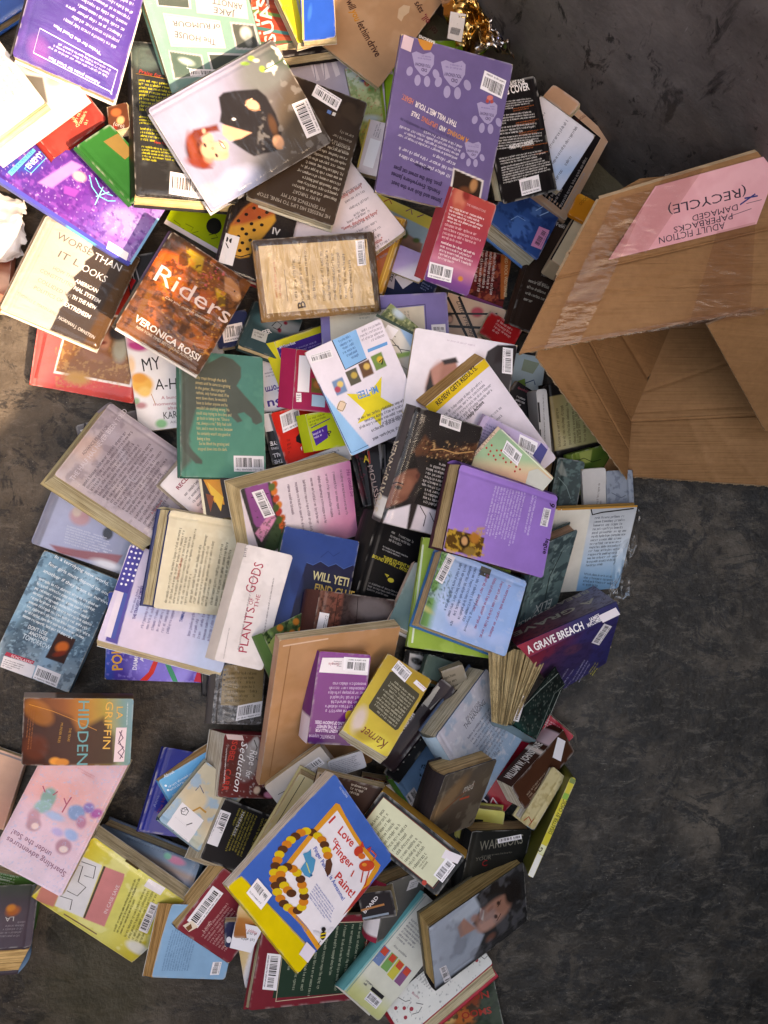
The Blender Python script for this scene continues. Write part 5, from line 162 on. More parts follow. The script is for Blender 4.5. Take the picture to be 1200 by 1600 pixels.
{'k':'picture_book','l':'big blue and yellow finger painting picture book with an orange-framed white panel','p':[-0.1006,-0.478,0.2648,-0.5703,0.3072,-1.0354],'s':[0.1673,0.1902,0.016],'sp':'B','c':'2f5fb0','b':'p','sc':'d0b420','pg':'e3d8cc','bc':'e0d4cc','gl':'m','wp':0.0034,'o':[['g',-83.7,95.1,49.4,-78.4,[[0,'3a66b4'],[1,'2f5cb0']]],['pp',[-91.4,-114,-80,-74.5,114.5,-63,110.6,-99.3],'d8bc1e',0.7,1],['L',[-71.4,-74.4,83.3,-63.8],0.9,'b99a18'],['P',[-49.8,73.9,-43.8,76.9,-24.5,74.5,4.8,72.2,36.4,70.9,75,74.3,77.8,67.5,83.3,33.7,83.3,-1.1,83.3,-38.5,83.3,-58,83.3,-59.2,38.7,-56.3,-13.5,-58.9,-39.1,-55.6,-41,-46.9,-44.6,-12.7,-47.7,26.1],'dd9430'],['P',[-40.2,69.6,-21.6,68.7,7.8,66.5,38.7,65.6,68.4,66.8,76.9,31.5,83.3,-3.2,83.3,-37.4,83.3,-52.4,45.1,-51,-10.1,-53.9,-31.4,-51.2,-36.6,-12.2,-40.3,28.2],'e6dde2'],['P',[76.9,31.5,82.6,50.8,83.3,30.7,83.3,11.7,80,-7.2],'b03a34'],['T','I',-37.9,50.9,-27.1,50.6,12,'c93a36',1,0],['T','Love',-16,52.7,17.5,56,10.5,'c93a36',1,0],['T','to',-13,40.8,-2.1,41.7,7.4,'c93a36',1,0],['T','Finger',-3.6,34.2,40.1,37.8,9.9,'c93a36',1,0],['T','Paint!',28.9,13.9,72.3,15.3,10.2,'c93a36',1,0],['T','Finger Painting is Awesome!',-27.3,14.2,63.9,4.1,5.4,'3a56a8',1,0],['G',12.9,-7.8,72.6,-9.3,16.6,-27.4,6,'4a5aa0',0.85],['G',21.9,-51.9,56.8,-49.5,24.1,-58.3,2,'5a6aa8',1],['P',[-39.7,30.7,-38.7,29.4,-38.4,27.7,-39,25.7,-40.5,23.8,-42.5,22.1,-44.9,20.8,-47.4,20.1,-49.7,20.2,-51.4,20.9,-52.5,22.2,-52.7,23.9,-52.1,25.8,-50.7,27.8,-48.7,29.5,-46.3,30.8,-43.8,31.4,-41.5,31.4],'5a3420'],['P',[-48.2,25.7,-47.1,24.4,-46.9,22.6,-47.5,20.7,-48.9,18.7,-51,17,-53.4,15.8,-55.9,15.1,-58.1,15.1,-59.9,15.8,-61,17.1,-61.2,18.8,-60.6,20.8,-59.2,22.8,-57.1,24.5,-54.7,25.7,-52.2,26.4,-50,26.4],'d8b428'],['P',[-52.5,18.9,-51.4,17.6,-51.2,15.9,-51.8,13.9,-53.3,12,-55.3,10.3,-57.7,9,-60.2,8.4,-62.5,8.4,-64.2,9.1,-65.3,10.4,-65.5,12.1,-64.9,14.1,-63.5,16,-61.5,17.7,-59,19,-56.6,19.7,-54.3,19.6],'cf7a28'],['P',[-54.8,10.8,-53.7,9.5,-53.5,7.8,-54.1,5.8,-55.6,3.9,-57.6,2.1,-60,0.9,-62.5,0.2,-64.8,0.2,-66.5,0.9,-67.6,2.2,-67.8,4,-67.2,5.9,-65.8,7.9,-63.8,9.6,-61.4,10.9,-58.9,11.5,-56.6,11.5],'5a3420'],['P',[-56.3,3.3,-55.3,2,-55,0.3,-55.7,-1.7,-57.1,-3.6,-59.1,-5.3,-61.5,-6.6,-64,-7.2,-66.3,-7.2,-68,-6.5,-69.1,-5.2,-69.4,-3.5,-68.7,-1.5,-67.3,0.4,-65.3,2.1,-62.9,3.4,-60.4,4,-58.1,4],'d8b428'],['P',[-56.4,-4,-55.3,-5.3,-55.1,-7,-55.7,-8.9,-57.1,-10.9,-59.2,-12.6,-61.6,-13.9,-64.1,-14.5,-66.3,-14.5,-68.1,-13.8,-69.2,-12.5,-69.4,-10.8,-68.8,-8.8,-67.4,-6.9,-65.3,-5.2,-62.9,-3.9,-60.4,-3.2,-58.2,-3.3],'cf7a28'],['P',[-55.8,-11.7,-54.7,-13,-54.5,-14.7,-55.1,-16.7,-56.5,-18.6,-58.5,-20.4,-60.9,-21.6,-63.4,-22.3,-65.7,-22.3,-67.5,-21.6,-68.6,-20.3,-68.8,-18.5,-68.2,-16.6,-66.7,-14.6,-64.7,-12.9,-62.3,-11.6,-59.8,-11,-57.5,-11],'5a3420'],['P',[-54.4,-18.8,-53.3,-20.1,-53,-21.8,-53.7,-23.8,-55.1,-25.7,-57.1,-27.4,-59.5,-28.7,-62,-29.4,-64.3,-29.3,-66.1,-28.6,-67.1,-27.3,-67.4,-25.6,-66.7,-23.7,-65.3,-21.7,-63.3,-20,-60.9,-18.7,-58.4,-18.1,-56.1,-18.1],'d8b428'],['P',[-50.7,-25,-49.6,-26.3,-49.4,-28,-50,-30,-51.4,-31.9,-53.5,-33.7,-55.9,-34.9,-58.4,-35.6,-60.6,-35.6,-62.4,-34.9,-63.5,-33.6,-63.7,-31.8,-63.1,-29.9,-61.7,-27.9,-59.6,-26.2,-57.2,-25,-54.7,-24.3,-52.5,-24.3],'cf7a28'],['P',[-47,-31.2,-45.9,-32.5,-45.7,-34.3,-46.3,-36.2,-47.8,-38.2,-49.8,-39.9,-52.2,-41.1,-54.7,-41.8,-57,-41.8,-58.7,-41.1,-59.8,-39.8,-60,-38.1,-59.4,-36.1,-58,-34.1,-56,-32.4,-53.6,-31.2,-51.1,-30.5,-48.8,-30.5],'5a3420'],['P',[-41.9,-37.3,-40.8,-38.6,-40.6,-40.3,-41.2,-42.2,-42.6,-44.2,-44.7,-45.9,-47.1,-47.2,-49.6,-47.8,-51.8,-47.8,-53.6,-47.1,-54.7,-45.8,-54.9,-44.1,-54.3,-42.1,-52.9,-40.2,-50.8,-38.5,-48.4,-37.2,-45.9,-36.5,-43.7,-36.6],'d8b428'],['P',[-35.2,-42,-34.1,-43.2,-33.9,-45,-34.5,-46.9,-35.9,-48.9,-38,-50.6,-40.4,-51.9,-42.8,-52.5,-45.1,-52.5,-46.9,-51.8,-48,-50.5,-48.2,-48.8,-47.6,-46.8,-46.2,-44.9,-44.1,-43.2,-41.7,-41.9,-39.2,-41.2,-37,-41.3],'cf7a28'],['P',[-26.9,-45.3,-25.8,-46.6,-25.6,-48.3,-26.2,-50.3,-27.6,-52.3,-29.7,-54,-32.1,-55.2,-34.6,-55.9,-36.8,-55.9,-38.6,-55.2,-39.7,-53.9,-39.9,-52.1,-39.3,-50.2,-37.9,-48.2,-35.8,-46.5,-33.4,-45.3,-30.9,-44.6,-28.7,-44.6],'5a3420'],['P',[-18.6,-48.7,-17.5,-50,-17.3,-51.7,-17.9,-53.7,-19.3,-55.6,-21.4,-57.3,-23.8,-58.6,-26.3,-59.3,-28.5,-59.2,-30.3,-58.5,-31.4,-57.2,-31.6,-55.5,-31,-53.5,-29.6,-51.6,-27.5,-49.9,-25.1,-48.6,-22.6,-48,-20.4,-48],'d8b428'],['P',[-8.7,-50.7,-7.6,-52,-7.4,-53.7,-8,-55.7,-9.4,-57.7,-11.5,-59.4,-13.9,-60.6,-16.4,-61.3,-18.6,-61.3,-20.4,-60.6,-21.5,-59.3,-21.7,-57.5,-21.1,-55.6,-19.7,-53.6,-17.6,-51.9,-15.2,-50.7,-12.7,-50,-10.5,-50],'cf7a28'],['P',[0.6,-51.2,1.7,-52.4,1.9,-54.2,1.3,-56.1,-0.1,-58.1,-2.2,-59.8,-4.6,-61.1,-7,-61.7,-9.3,-61.7,-11.1,-61,-12.2,-59.7,-12.4,-58,-11.8,-56,-10.3,-54.1,-8.3,-52.4,-5.9,-51.1,-3.4,-50.4,-1.2,-50.5],'5a3420'],['P',[9.4,-50,10.5,-51.3,10.7,-53,10.1,-55,8.7,-56.9,6.6,-58.6,4.2,-59.9,1.7,-60.5,-0.5,-60.5,-2.3,-59.8,-3.4,-58.5,-3.6,-56.8,-3,-54.8,-1.6,-52.9,0.5,-51.2,2.9,-49.9,5.4,-49.3,7.6,-49.3],'d8b428'],['P',[18.3,-47.7,19.4,-49,19.6,-50.7,19,-52.7,17.6,-54.6,15.5,-56.3,13.1,-57.6,10.6,-58.2,8.4,-58.2,6.6,-57.5,5.5,-56.2,5.3,-54.5,5.9,-52.5,7.3,-50.6,9.4,-48.9,11.8,-47.6,14.3,-46.9,16.5,-47],'cf7a28'],['P',[23.8,-43,24.9,-44.3,25.2,-46,24.5,-48,23.1,-49.9,21.1,-51.7,18.7,-52.9,16.2,-53.6,13.9,-53.6,12.1,-52.9,11.1,-51.6,10.8,-49.8,11.5,-47.9,12.9,-45.9,14.9,-44.2,17.3,-43,19.8,-42.3,22.1,-42.3],'5a3420'],['P',[25.2,-36.7,26.3,-38,26.5,-39.7,25.9,-41.7,24.5,-43.6,22.5,-45.3,20.1,-46.6,17.6,-47.2,15.3,-47.2,13.5,-46.5,12.5,-45.2,12.2,-43.5,12.8,-41.5,14.3,-39.6,16.3,-37.9,18.7,-36.6,21.2,-36,23.5,-36],'d8b428'],['P',[22.2,-30.9,23.3,-32.2,23.6,-33.9,22.9,-35.9,21.5,-37.9,19.5,-39.6,17.1,-40.8,14.6,-41.5,12.3,-41.5,10.5,-40.8,9.5,-39.5,9.2,-37.7,9.9,-35.8,11.3,-33.8,13.3,-32.1,15.7,-30.9,18.2,-30.2,20.5,-30.2],'cf7a28'],['P',[17,-26,18.1,-27.3,18.3,-29.1,17.7,-31,16.3,-33,14.2,-34.7,11.8,-35.9,9.3,-36.6,7.1,-36.6,5.3,-35.9,4.2,-34.6,4,-32.9,4.6,-30.9,6,-28.9,8.1,-27.2,10.5,-26,12.9,-25.3,15.2,-25.3],'5a3420'],['P',[10.2,-22.5,11.2,-23.8,11.5,-25.5,10.8,-27.5,9.4,-29.4,7.4,-31.1,5,-32.4,2.5,-33,0.2,-33,-1.6,-32.3,-2.6,-31,-2.9,-29.3,-2.2,-27.3,-0.8,-25.4,1.2,-23.7,3.6,-22.4,6.1,-21.7,8.4,-21.8],'d8b428'],['P',[2.5,-19.6,3.6,-20.9,3.8,-22.6,3.2,-24.6,1.8,-26.5,-0.2,-28.2,-2.6,-29.5,-5.1,-30.1,-7.4,-30.1,-9.2,-29.4,-10.3,-28.1,-10.5,-26.4,-9.9,-24.4,-8.4,-22.5,-6.4,-20.8,-4,-19.5,-1.5,-18.9,0.8,-18.9],'cf7a28'],['P',[-5.1,-16.7,-4,-18,-3.8,-19.7,-4.4,-21.7,-5.8,-23.6,-7.9,-25.3,-10.3,-26.6,-12.8,-27.2,-15,-27.2,-16.8,-26.5,-17.9,-25.2,-18.1,-23.5,-17.5,-21.5,-16.1,-19.6,-14,-17.9,-11.6,-16.6,-9.1,-16,-6.9,-16],'5a3420'],['P',[-15.8,-15.3,-14.7,-16.6,-14.5,-18.3,-15.1,-20.3,-16.5,-22.2,-18.5,-24,-20.9,-25.2,-23.4,-25.9,-25.7,-25.9,-27.5,-25.2,-28.5,-23.9,-28.8,-22.1,-28.2,-20.2,-26.7,-18.2,-24.7,-16.5,-22.3,-15.2,-19.8,-14.6,-17.5,-14.6],'d8b428'],['P',[-24.5,-16.5,-23.5,-17.8,-23.2,-19.5,-23.9,-21.5,-25.3,-23.4,-27.3,-25.1,-29.7,-26.4,-32.2,-27,-34.5,-27,-36.3,-26.3,-37.3,-25,-37.6,-23.3,-36.9,-21.3,-35.5,-19.4,-33.5,-17.7,-31.1,-16.4,-28.6,-15.8,-26.3,-15.8],'cf7a28'],['P',[-32.9,-20.4,-31.8,-21.7,-31.6,-23.4,-32.2,-25.4,-33.6,-27.3,-35.7,-29,-38.1,-30.3,-40.6,-31,-42.8,-30.9,-44.6,-30.2,-45.7,-28.9,-45.9,-27.2,-45.3,-25.3,-43.9,-23.3,-41.8,-21.6,-39.4,-20.3,-36.9,-19.7,-34.7,-19.7],'5a3420'],['P',[-35.7,-26.9,-34.7,-28.2,-34.4,-30,-35.1,-31.9,-36.5,-33.9,-38.5,-35.6,-40.9,-36.8,-43.4,-37.5,-45.7,-37.5,-47.5,-36.8,-48.5,-35.5,-48.8,-33.8,-48.1,-31.8,-46.7,-29.8,-44.7,-28.1,-42.3,-26.9,-39.8,-26.2,-37.5,-26.2],'d8b428'],['P',[-32.7,-32.7,-31.7,-34,-31.4,-35.7,-32.1,-37.7,-33.5,-39.6,-35.5,-41.3,-37.9,-42.6,-40.4,-43.2,-42.7,-43.2,-44.5,-42.5,-45.5,-41.2,-45.8,-39.5,-45.1,-37.5,-43.7,-35.6,-41.7,-33.9,-39.3,-32.6,-36.8,-32,-34.5,-32],'cf7a28'],['P',[-25.9,-36.2,-24.8,-37.5,-24.6,-39.3,-25.2,-41.2,-26.7,-43.2,-28.7,-44.9,-31.1,-46.1,-33.6,-46.8,-35.9,-46.8,-37.6,-46.1,-38.7,-44.8,-38.9,-43.1,-38.3,-41.1,-36.9,-39.2,-34.9,-37.4,-32.4,-36.2,-30,-35.5,-27.7,-35.5],'5a3420'],['P',[-17.4,-37.3,-16.3,-38.6,-16.1,-40.4,-16.7,-42.3,-18.1,-44.3,-20.2,-46,-22.6,-47.2,-25.1,-47.9,-27.3,-47.9,-29.1,-47.2,-30.2,-45.9,-30.4,-44.2,-29.8,-42.2,-28.4,-40.2,-26.3,-38.5,-23.9,-37.3,-21.4,-36.6,-19.2,-36.6],'d8b428'],['P',[-8.7,-37.3,-7.6,-38.6,-7.4,-40.3,-8,-42.3,-9.5,-44.2,-11.5,-45.9,-13.9,-47.2,-16.4,-47.9,-18.7,-47.8,-20.4,-47.1,-21.5,-45.9,-21.7,-44.1,-21.1,-42.2,-19.7,-40.2,-17.7,-38.5,-15.3,-37.2,-12.8,-36.6,-10.5,-36.6],'cf7a28'],['P',[-1.4,-36.3,-0.3,-37.6,-0.1,-39.3,-0.7,-41.3,-2.1,-43.3,-4.2,-45,-6.6,-46.2,-9.1,-46.9,-11.3,-46.9,-13.1,-46.2,-14.2,-44.9,-14.4,-43.1,-13.8,-41.2,-12.4,-39.2,-10.3,-37.5,-7.9,-36.3,-5.5,-35.6,-3.2,-35.6],'5a3420'],['P',[-30,33.7,-29,32.4,-28.7,30.7,-29.4,28.7,-30.8,26.7,-32.8,25,-35.2,23.8,-37.7,23.1,-40,23.1,-41.7,23.8,-42.8,25.1,-43.1,26.9,-42.4,28.8,-41,30.8,-39,32.5,-36.6,33.7,-34.1,34.4,-31.8,34.4],'d8b428'],['P',[-21.3,34.9,-20.2,33.6,-19.9,31.8,-20.6,29.9,-22,27.9,-24,26.2,-26.4,25,-28.9,24.3,-31.2,24.3,-33,25,-34,26.3,-34.3,28,-33.6,30,-32.2,31.9,-30.2,33.7,-27.8,34.9,-25.3,35.6,-23,35.6],'cf7a28'],['P',[-12.7,33.8,-11.6,32.5,-11.4,30.7,-12,28.8,-13.5,26.8,-15.5,25.1,-17.9,23.9,-20.4,23.2,-22.7,23.2,-24.4,23.9,-25.5,25.2,-25.7,26.9,-25.1,28.9,-23.7,30.9,-21.7,32.6,-19.2,33.8,-16.8,34.5,-14.5,34.5],'5a3420'],['P',[-4.3,31.5,-3.2,30.2,-3,28.5,-3.6,26.5,-5,24.6,-7.1,22.9,-9.5,21.6,-12,21,-14.2,21,-16,21.7,-17.1,23,-17.3,24.7,-16.7,26.7,-15.3,28.6,-13.2,30.3,-10.8,31.6,-8.3,32.3,-6.1,32.2],'d8b428'],['P',[2.7,29.1,3.7,27.8,4,26.1,3.3,24.1,1.9,22.2,-0.1,20.5,-2.5,19.2,-5,18.5,-7.3,18.6,-9.1,19.3,-10.1,20.6,-10.4,22.3,-9.7,24.2,-8.3,26.2,-6.3,27.9,-3.9,29.2,-1.4,29.8,0.9,29.8],'cf7a28'],['P',[-0.2,18.4,2.7,25,11.7,22.3,18.8,13.7,18.8,7.6,9,9.6],'5a3828'],['P',[-34.6,-0.2,-30.3,6.6,-30.5,11.6,-21.7,6.6,-13.5,8.3,-4.5,-1.7,-1.2,-11.3,-10.2,-14.8,-21.7,-14.1,-23.4,-3.1],'3f90b8'],['L',[-21.3,-3.4,-6.6,-7.6],1.3,'d8cc60'],['P',[-0.7,-6.8,-0.3,-7.5,-0.4,-8.3,-1,-9.1,-1.9,-9.6,-3,-9.8,-3.9,-9.5,-4.3,-8.8,-4.3,-8,-3.6,-7.2,-2.7,-6.7,-1.6,-6.5],'245a80'],['P',[37.4,62.9,37.5,60.5,36.8,58.1,35.2,56,33.1,54.4,30.6,53.6,28.1,53.6,25.8,54.4,24.1,56,23.1,58.1,22.9,60.6,23.7,63,25.2,65.1,27.3,66.7,29.8,67.5,32.4,67.5,34.6,66.6,36.4,65.1],'c8402e'],['P',[65.3,67.5,67.2,65.8,67.9,63.2,67.2,60,65.2,56.5,62.2,53.2,58.5,50.4,54.6,48.6,51,47.8,48,48.3,46.1,50,45.4,52.6,46.1,55.8,48.1,59.3,51,62.7,54.7,65.4,58.6,67.3,62.3,68],'cf4a2e'],['P',[44.3,64.1,45.2,63.1,45.4,61.7,44.8,60.1,43.7,58.5,42,57.1,40.1,56.1,38.1,55.5,36.2,55.6,34.8,56.1,33.9,57.2,33.8,58.6,34.3,60.1,35.4,61.7,37.1,63.1,39,64.1,41,64.7,42.9,64.7],'d86a30'],['P',[27.2,66.3,22.9,73,34.1,70],'c8402e'],['P',[37.8,71.1,41.5,78.3,45.8,71.6],'c8402e'],['L',[57.3,50.2,67.5,38.1],2,'c8402e'],['L',[65.2,56.8,76.3,39.3],2,'c8402e'],['L',[45.4,40.2,48.1,32.2],2,'c8402e'],['L',[59.2,68.3,57.2,77,45.5,75.4],2,'d8562e'],['P',[55.3,58.9,55.8,58.2,55.8,57.3,55.4,56.3,54.7,55.3,53.6,54.3,52.3,53.6,51,53.2,49.8,53.2,49,53.5,48.5,54.2,48.4,55.1,48.8,56.1,49.6,57.1,50.7,58,52,58.7,53.3,59.1,54.4,59.2],'e08a3a'],['P',[78.4,-40.3,79.4,-41.8,79.9,-43.4,79.8,-44.9,79,-46.2,77.8,-47,76.2,-47.2,74.4,-46.9,72.7,-46.1,71.2,-44.9,70.2,-43.3,69.7,-41.7,69.8,-40.2,70.6,-39,71.8,-38.2,73.4,-37.9,75.2,-38.2,76.9,-39],'2a2424'],['L',[70.3,-44.3,76.1,-37.4],2,'d8b830'],['L',[72.9,-47.3,79.3,-40.9],2,'d8b830'],['P',[71.7,-34.9,72.5,-36,72.3,-37.5,71.2,-38.9,69.5,-39.8,67.7,-40.1,66.1,-39.5,65.3,-38.4,65.5,-37,66.5,-35.6,68.2,-34.6,70.1,-34.4],'2a2424'],['P',[70.3,-45.3,70.2,-46.2,69.3,-47.2,67.8,-48.2,65.8,-49.2,63.7,-49.9,61.6,-50.3,59.9,-50.3,58.6,-50,58.1,-49.4,58.3,-48.5,59.2,-47.5,60.7,-46.5,62.6,-45.5,64.7,-44.8,66.8,-44.4,68.5,-44.4,69.8,-44.7],'d9d2d8'],['P',[81,-26,81.9,-26.3,82.4,-27.3,82.5,-28.6,82.2,-30.2,81.5,-31.9,80.4,-33.5,79.2,-34.7,78,-35.5,76.8,-35.7,76,-35.3,75.4,-34.4,75.3,-33.1,75.7,-31.5,76.4,-29.8,77.4,-28.2,78.7,-27,79.9,-26.2],'d9d2d8'],['L',[77,-49,77.9,-54.5],0.9,'2a2424'],['L',[83.3,-43,83.3,-43.2],0.9,'2a2424'],['S',-61.4,-61.9,-28.1,-60.8,-59.3,-82.9,'e9e2e6'],['B',-60,-62.8,-31,-61.2,-58.4,-81.1,'e6dfe2'],['S',60.4,-63.1,80.7,-61.5,63,-79.6,'dcd0dc'],['T','NO HOLDING',-64.1,88.7,-43.9,89.2,2.6,'c9d2e6',0,0]]},
{'k':'hardcover_book','l':'thick hardcover with a smiling man in a white shirt on black, bottom right','p':[0.126,-0.6339,0.0719,-0.6003,0.2644,-1.4566],'s':[0.1158,0.1973,0.042],'sp':'R','c':'2a2828','b':'h','sc':'343030','pg':'cfae78','bc':'5c5648','gl':'m','wr':1,'wp':0.0015,'sh':[0.0066,0.0103],'o':[['g',-12.2,84.8,15.2,-78.2,[[0,'2c2a2a'],[0.3,'343232'],[1,'3c3c3e']]],['pp',[-57.9,-98.7,-59.8,0.8,-29.3,2.7,-11.1,-16,23,4.4,53,-20.5,51.2,-99.5],'a9b0bd',5,1],['pp',[-46.4,-60.5,-57.7,-3.4,-35.3,8.5,-27.9,-32.3],'bcc4cf',5,1],['pp',[-17.6,-46.4,-5.3,-16.4,28.8,-38.9,23.6,-65.4],'98a0ae',7.5,1],['pp',[-24.6,-45.9,-32.5,-32,1.3,-10.2,-2.6,-42.1],'b98878',3.8,1],['b',-3.2,27.7,37.5,23.8,90,'b98470',8.8,1],['b',4.1,16.5,22.5,15,91,'c9998a',7.5,1],['b',-8.4,49.6,17.5,15,90,'ae7a66',7.5,1],['pp',[-54.7,-6.3,-65.9,21.4,-52.3,60.7,-16.3,87.7,18.5,90.7,-8.9,71.1,-30.4,45.7,-40.2,19.6,-29.3,2.7],'28221f',6.3,1],['b',-18.2,71.7,17.5,22.5,83,'241e1c',7.5,1],['b',-15.1,39.3,5,3,34,'4a3028',1.9,1],['b',5.2,31.2,5,3,34,'4a3028',1.9,1],['L',[-18.7,44.9,-9.8,36.3],1.8,'5c3c30'],['L',[6.1,41.9,14.2,31.9],1.8,'5c3c30'],['b',-15.5,21.9,6.3,3.8,96,'a8705e',2.5,1],['pp',[-30.2,1.4,-20.4,8.8,-3.5,4.9,-13.2,-2.4],'e2d4cc',1.9,1],['b',-17.7,1.9,3.8,11.3,64,'8f4c46',1.9,0.7],['b',-19.1,-11.4,8.8,6.3,57,'b5806e',5,0.8],['b',36.1,17,10,6.3,90,'8f5c4c',5,0.7],['nz',25,'77757a',0.62,0.15,0.35,None],['B',54.9,-81.2,23.3,-88.4,57.5,-67.9,'e6dfe2']]},
{'k':'paperback_book','l':'lime green board book with rounded corner under the blue sky hardcover','p':[0.1155,-0.1335,0.1048,-0.0714,0.1317,-0.1609],'s':[0.1429,0.1688,0.012],'sp':'L','c':'96b04a','b':'p','sc':'96b04a','pg':'d8d4c0','gl':'p','wp':0.0034,'o':[['g',-79.8,71.2,11.4,-70.7,[[0,'9ab652'],[1,'90ac44']]],['nz',29.7,'a5be5c',0.55,0.2,0.5,None],['G',-63.5,-45.8,-60.7,-21.8,-38.8,-47.6,3,'55682c',0.6],['L',[-64.2,-77.3,-69.8,72.9],3,'d3dcc0'],['T','$19.95',40.9,-77.6,55.4,-79.2,3.9,'5c7030',0,0]]},
{'k':'hardcover_book','l':'sky blue and grass green hardcover with script text and two blue boards','p':[0.1226,-0.1396,0.1239,-0.217,-0.2252,-1.9021],'s':[0.1183,0.143,0.04],'sp':'L','c':'8fb0dc','b':'h','sc':'6a8ac0','pg':'d8bd98','bc':'2f6a9c','gl':'m','wp':0.0015,'sh':[0.0027,-0.0014],'o':[['g',-12.6,87.5,-4.7,-92.4,[[0,'8fb2e2'],[0.6,'9db8e6'],[0.78,'a8c0e0'],[0.84,'6f9a5c'],[0.92,'3f6a34'],[1,'2f4a28']]],['b',26.1,-23.1,13.7,15.6,109,'cfc9e2',7.8,0.9],['b',41.8,3.7,15.6,7.8,90,'c3c6e6',7.8,0.8],['b',40.2,51.2,19.6,9.8,109,'a9bee8',9.8,1],['nz',13.7,'b9c8ea',0.62,0.15,0.5,None],['nz',2.9,'24421e',0.6,0.1,0.6,[-45,-106.2,-61.7,-58.5,14.4,-32.4,31.1,-80.1]],['b',32.9,-70.9,13.7,3.9,76,'c2b878',3.9,0.8],['P',[-55.9,-6.4,-55.9,10.7,-42,11.2,-42.1,-5.9],'55524c'],['G',-42.9,53.6,50.4,45,-47.2,3,4,'a85a7c',0.7],['G',-51.9,-0.7,45.4,-3.7,-47.5,-41.9,5,'4a5a80',0.7],['T','everything beyond',-14.5,1.4,49.7,-4.3,4,'4a5a80',0,0],['B',-8.4,-56.2,-53,-49.1,-11,-68.9,'e6dfe2']]},
{'k':'hardcover_book','l':'open hardcover flyleaf with a white and blue jacket flap of grey text','p':[0.3237,-0.0565,0.0536,0.4672,0.2393,0.0419],'s':[0.1448,0.153,0.012],'sp':'L','c':'e0dcd4','b':'h','sc':'c9c0b0','pg':'d6c6a6','bc':'b98a4c','gl':'m','wp':0.0015,'o':[['g',-72.1,75.3,91.7,-10.6,[[0,'ddd5c8'],[1,'ded6c8']]],['pp',[-7.9,76.6,72.4,76.5,75.3,-89.8,-4.4,-87.4],'c4cad2',1.2,1],['g2',[-7.9,76.6,72.4,76.5,75.3,-89.8,-4.4,-87.4],11,67.8,17,-86.9,[[0,'b4b6ba'],[0.25,'cdd0d4'],[0.55,'b6cbdd'],[0.8,'86b4d6'],[1,'6fa2cc']]],['L',[-8.6,74.3,-4.1,64.4,11,67.8,66.5,72.3],2.3,'2a2826'],['L',[-72,76.1,72,76.1],3.5,'c08a44'],['G',1,61.6,64.1,63,3.5,-31.2,14,'5c6068',0.95],['G',3.4,-40.6,65.6,-51,4.6,-66.8,4,'4c5c70',0.95]]},
{'k':'hardcover_book','l':'grey-green thriller hardcover leaning upright with pale upside-down letters','p':[0.2363,-0.0952,0.0795,-0.7699,-0.4754,-2.8029],'s':[0.0826,0.1862,0.03],'sp':'R','c':'4f6464','b':'h','sc':'3c4c50','pg':'d0a890','gl':'m','wp':0.0015,'sh':[-0.0152,0.012],'o':[['g',-25.4,-83.1,5.1,95.6,[[0,'53666a'],[0.5,'5c7472'],[1,'46585c']]],['nz',12.9,'2c3c40',0.55,0.12,0.8,None],['nz',8.1,'8aa09c',0.7,0.08,0.6,None],['L',[-18.4,-59.2,-4.4,-11.4,-8.9,47.8],2.3,'24302f'],['T','ELIX',-25.3,43.7,10.4,43,21,'c4c8c2',0,0],['T','DOUBLE',-25.9,63.9,40.6,68.2,21,'c4c8c2',0,0]]},
{'k':'paperback_book','l':'white and black cover with a close-cropped head and a barcode near the cardboard box','p':[0.1112,0.2001,0.1345,0.0907,0.0831,-0.1472],'s':[0.1552,0.1257,0.02],'sp':'R','c':'d6ccd4','b':'p','sc':'d6ccd4','pg':'d6c6a6','gl':'m','wp':0.004,'o':[['g',-67.1,58.6,60.8,0.9,[[0,'eae0e6'],[1,'e6dae2']]],['pp',[33,35.1,34.7,46.9,48.2,58.5,77.6,62.8,85.5,-53,63.1,-37.2],'2c2426',1.4,1],['pp',[-47.4,-15.2,-45.6,6.2,-30.9,21.8,-10.7,28.6,3.9,-7.6,-17.7,-49.1,-46.2,-53.4],'a87060',4.8,1],['b',-39.3,-6.3,8.6,24.8,-11,'c28878',5.7,0.8],['pp',[-48.3,-21.1,-45.2,4.3,-37.9,-13.8,-24.6,-32.9,-27.2,-50.6,-46.2,-53.4],'2c2220',3.8,1],['pp',[-31.1,22.7,-11.1,30.5,-5.9,23.6,-26.1,16.8],'2c2220',2.9,1],['B',77.2,19.2,72.1,56.8,61.6,18.8,'e6dfe2'],['G',-27.3,54.9,16.8,53.8,-28.5,50.9,1,'c9b8c4',1]]},
{'k':'paperback_book','l':'thick white exam-review paperback with a yellow title band and brown page block','p':[0.1539,0.1238,0.1198,0.2765,0.0579,0.7093],'s':[0.1117,0.1936,0.034],'sp':'L','c':'dacdd8','b':'p','sc':'dacdd8','pg':'b08c5c','gl':'p','wp':0.0035,'sh':[0.0007,0.013],'o':[['g',-29.4,93.2,-31.2,-79,[[0,'e4d8e2'],[1,'e0d4de']]],['P',[-55.4,96.4,55.4,96.4,55.4,83.2,-53.3,79.7],'dcb628'],['P',[-55.4,96.1,-53.9,78.9,-55.4,78.8,-55.4,96.4],'dcb628'],['T','REVIEW GETS RESULTS.',-39.8,85,39,90.6,7.2,'2a2426',1,0],['G',-41.2,71.4,45.2,76.4,-37.7,38.5,5,'77707c',0.85],['T','Help Achieve',-14.8,40.5,17.3,44.2,6.2,'2f2a30',1,0],['G',-20.9,26,40,29,-17.8,-4,3,'8a8490',0.8]]},
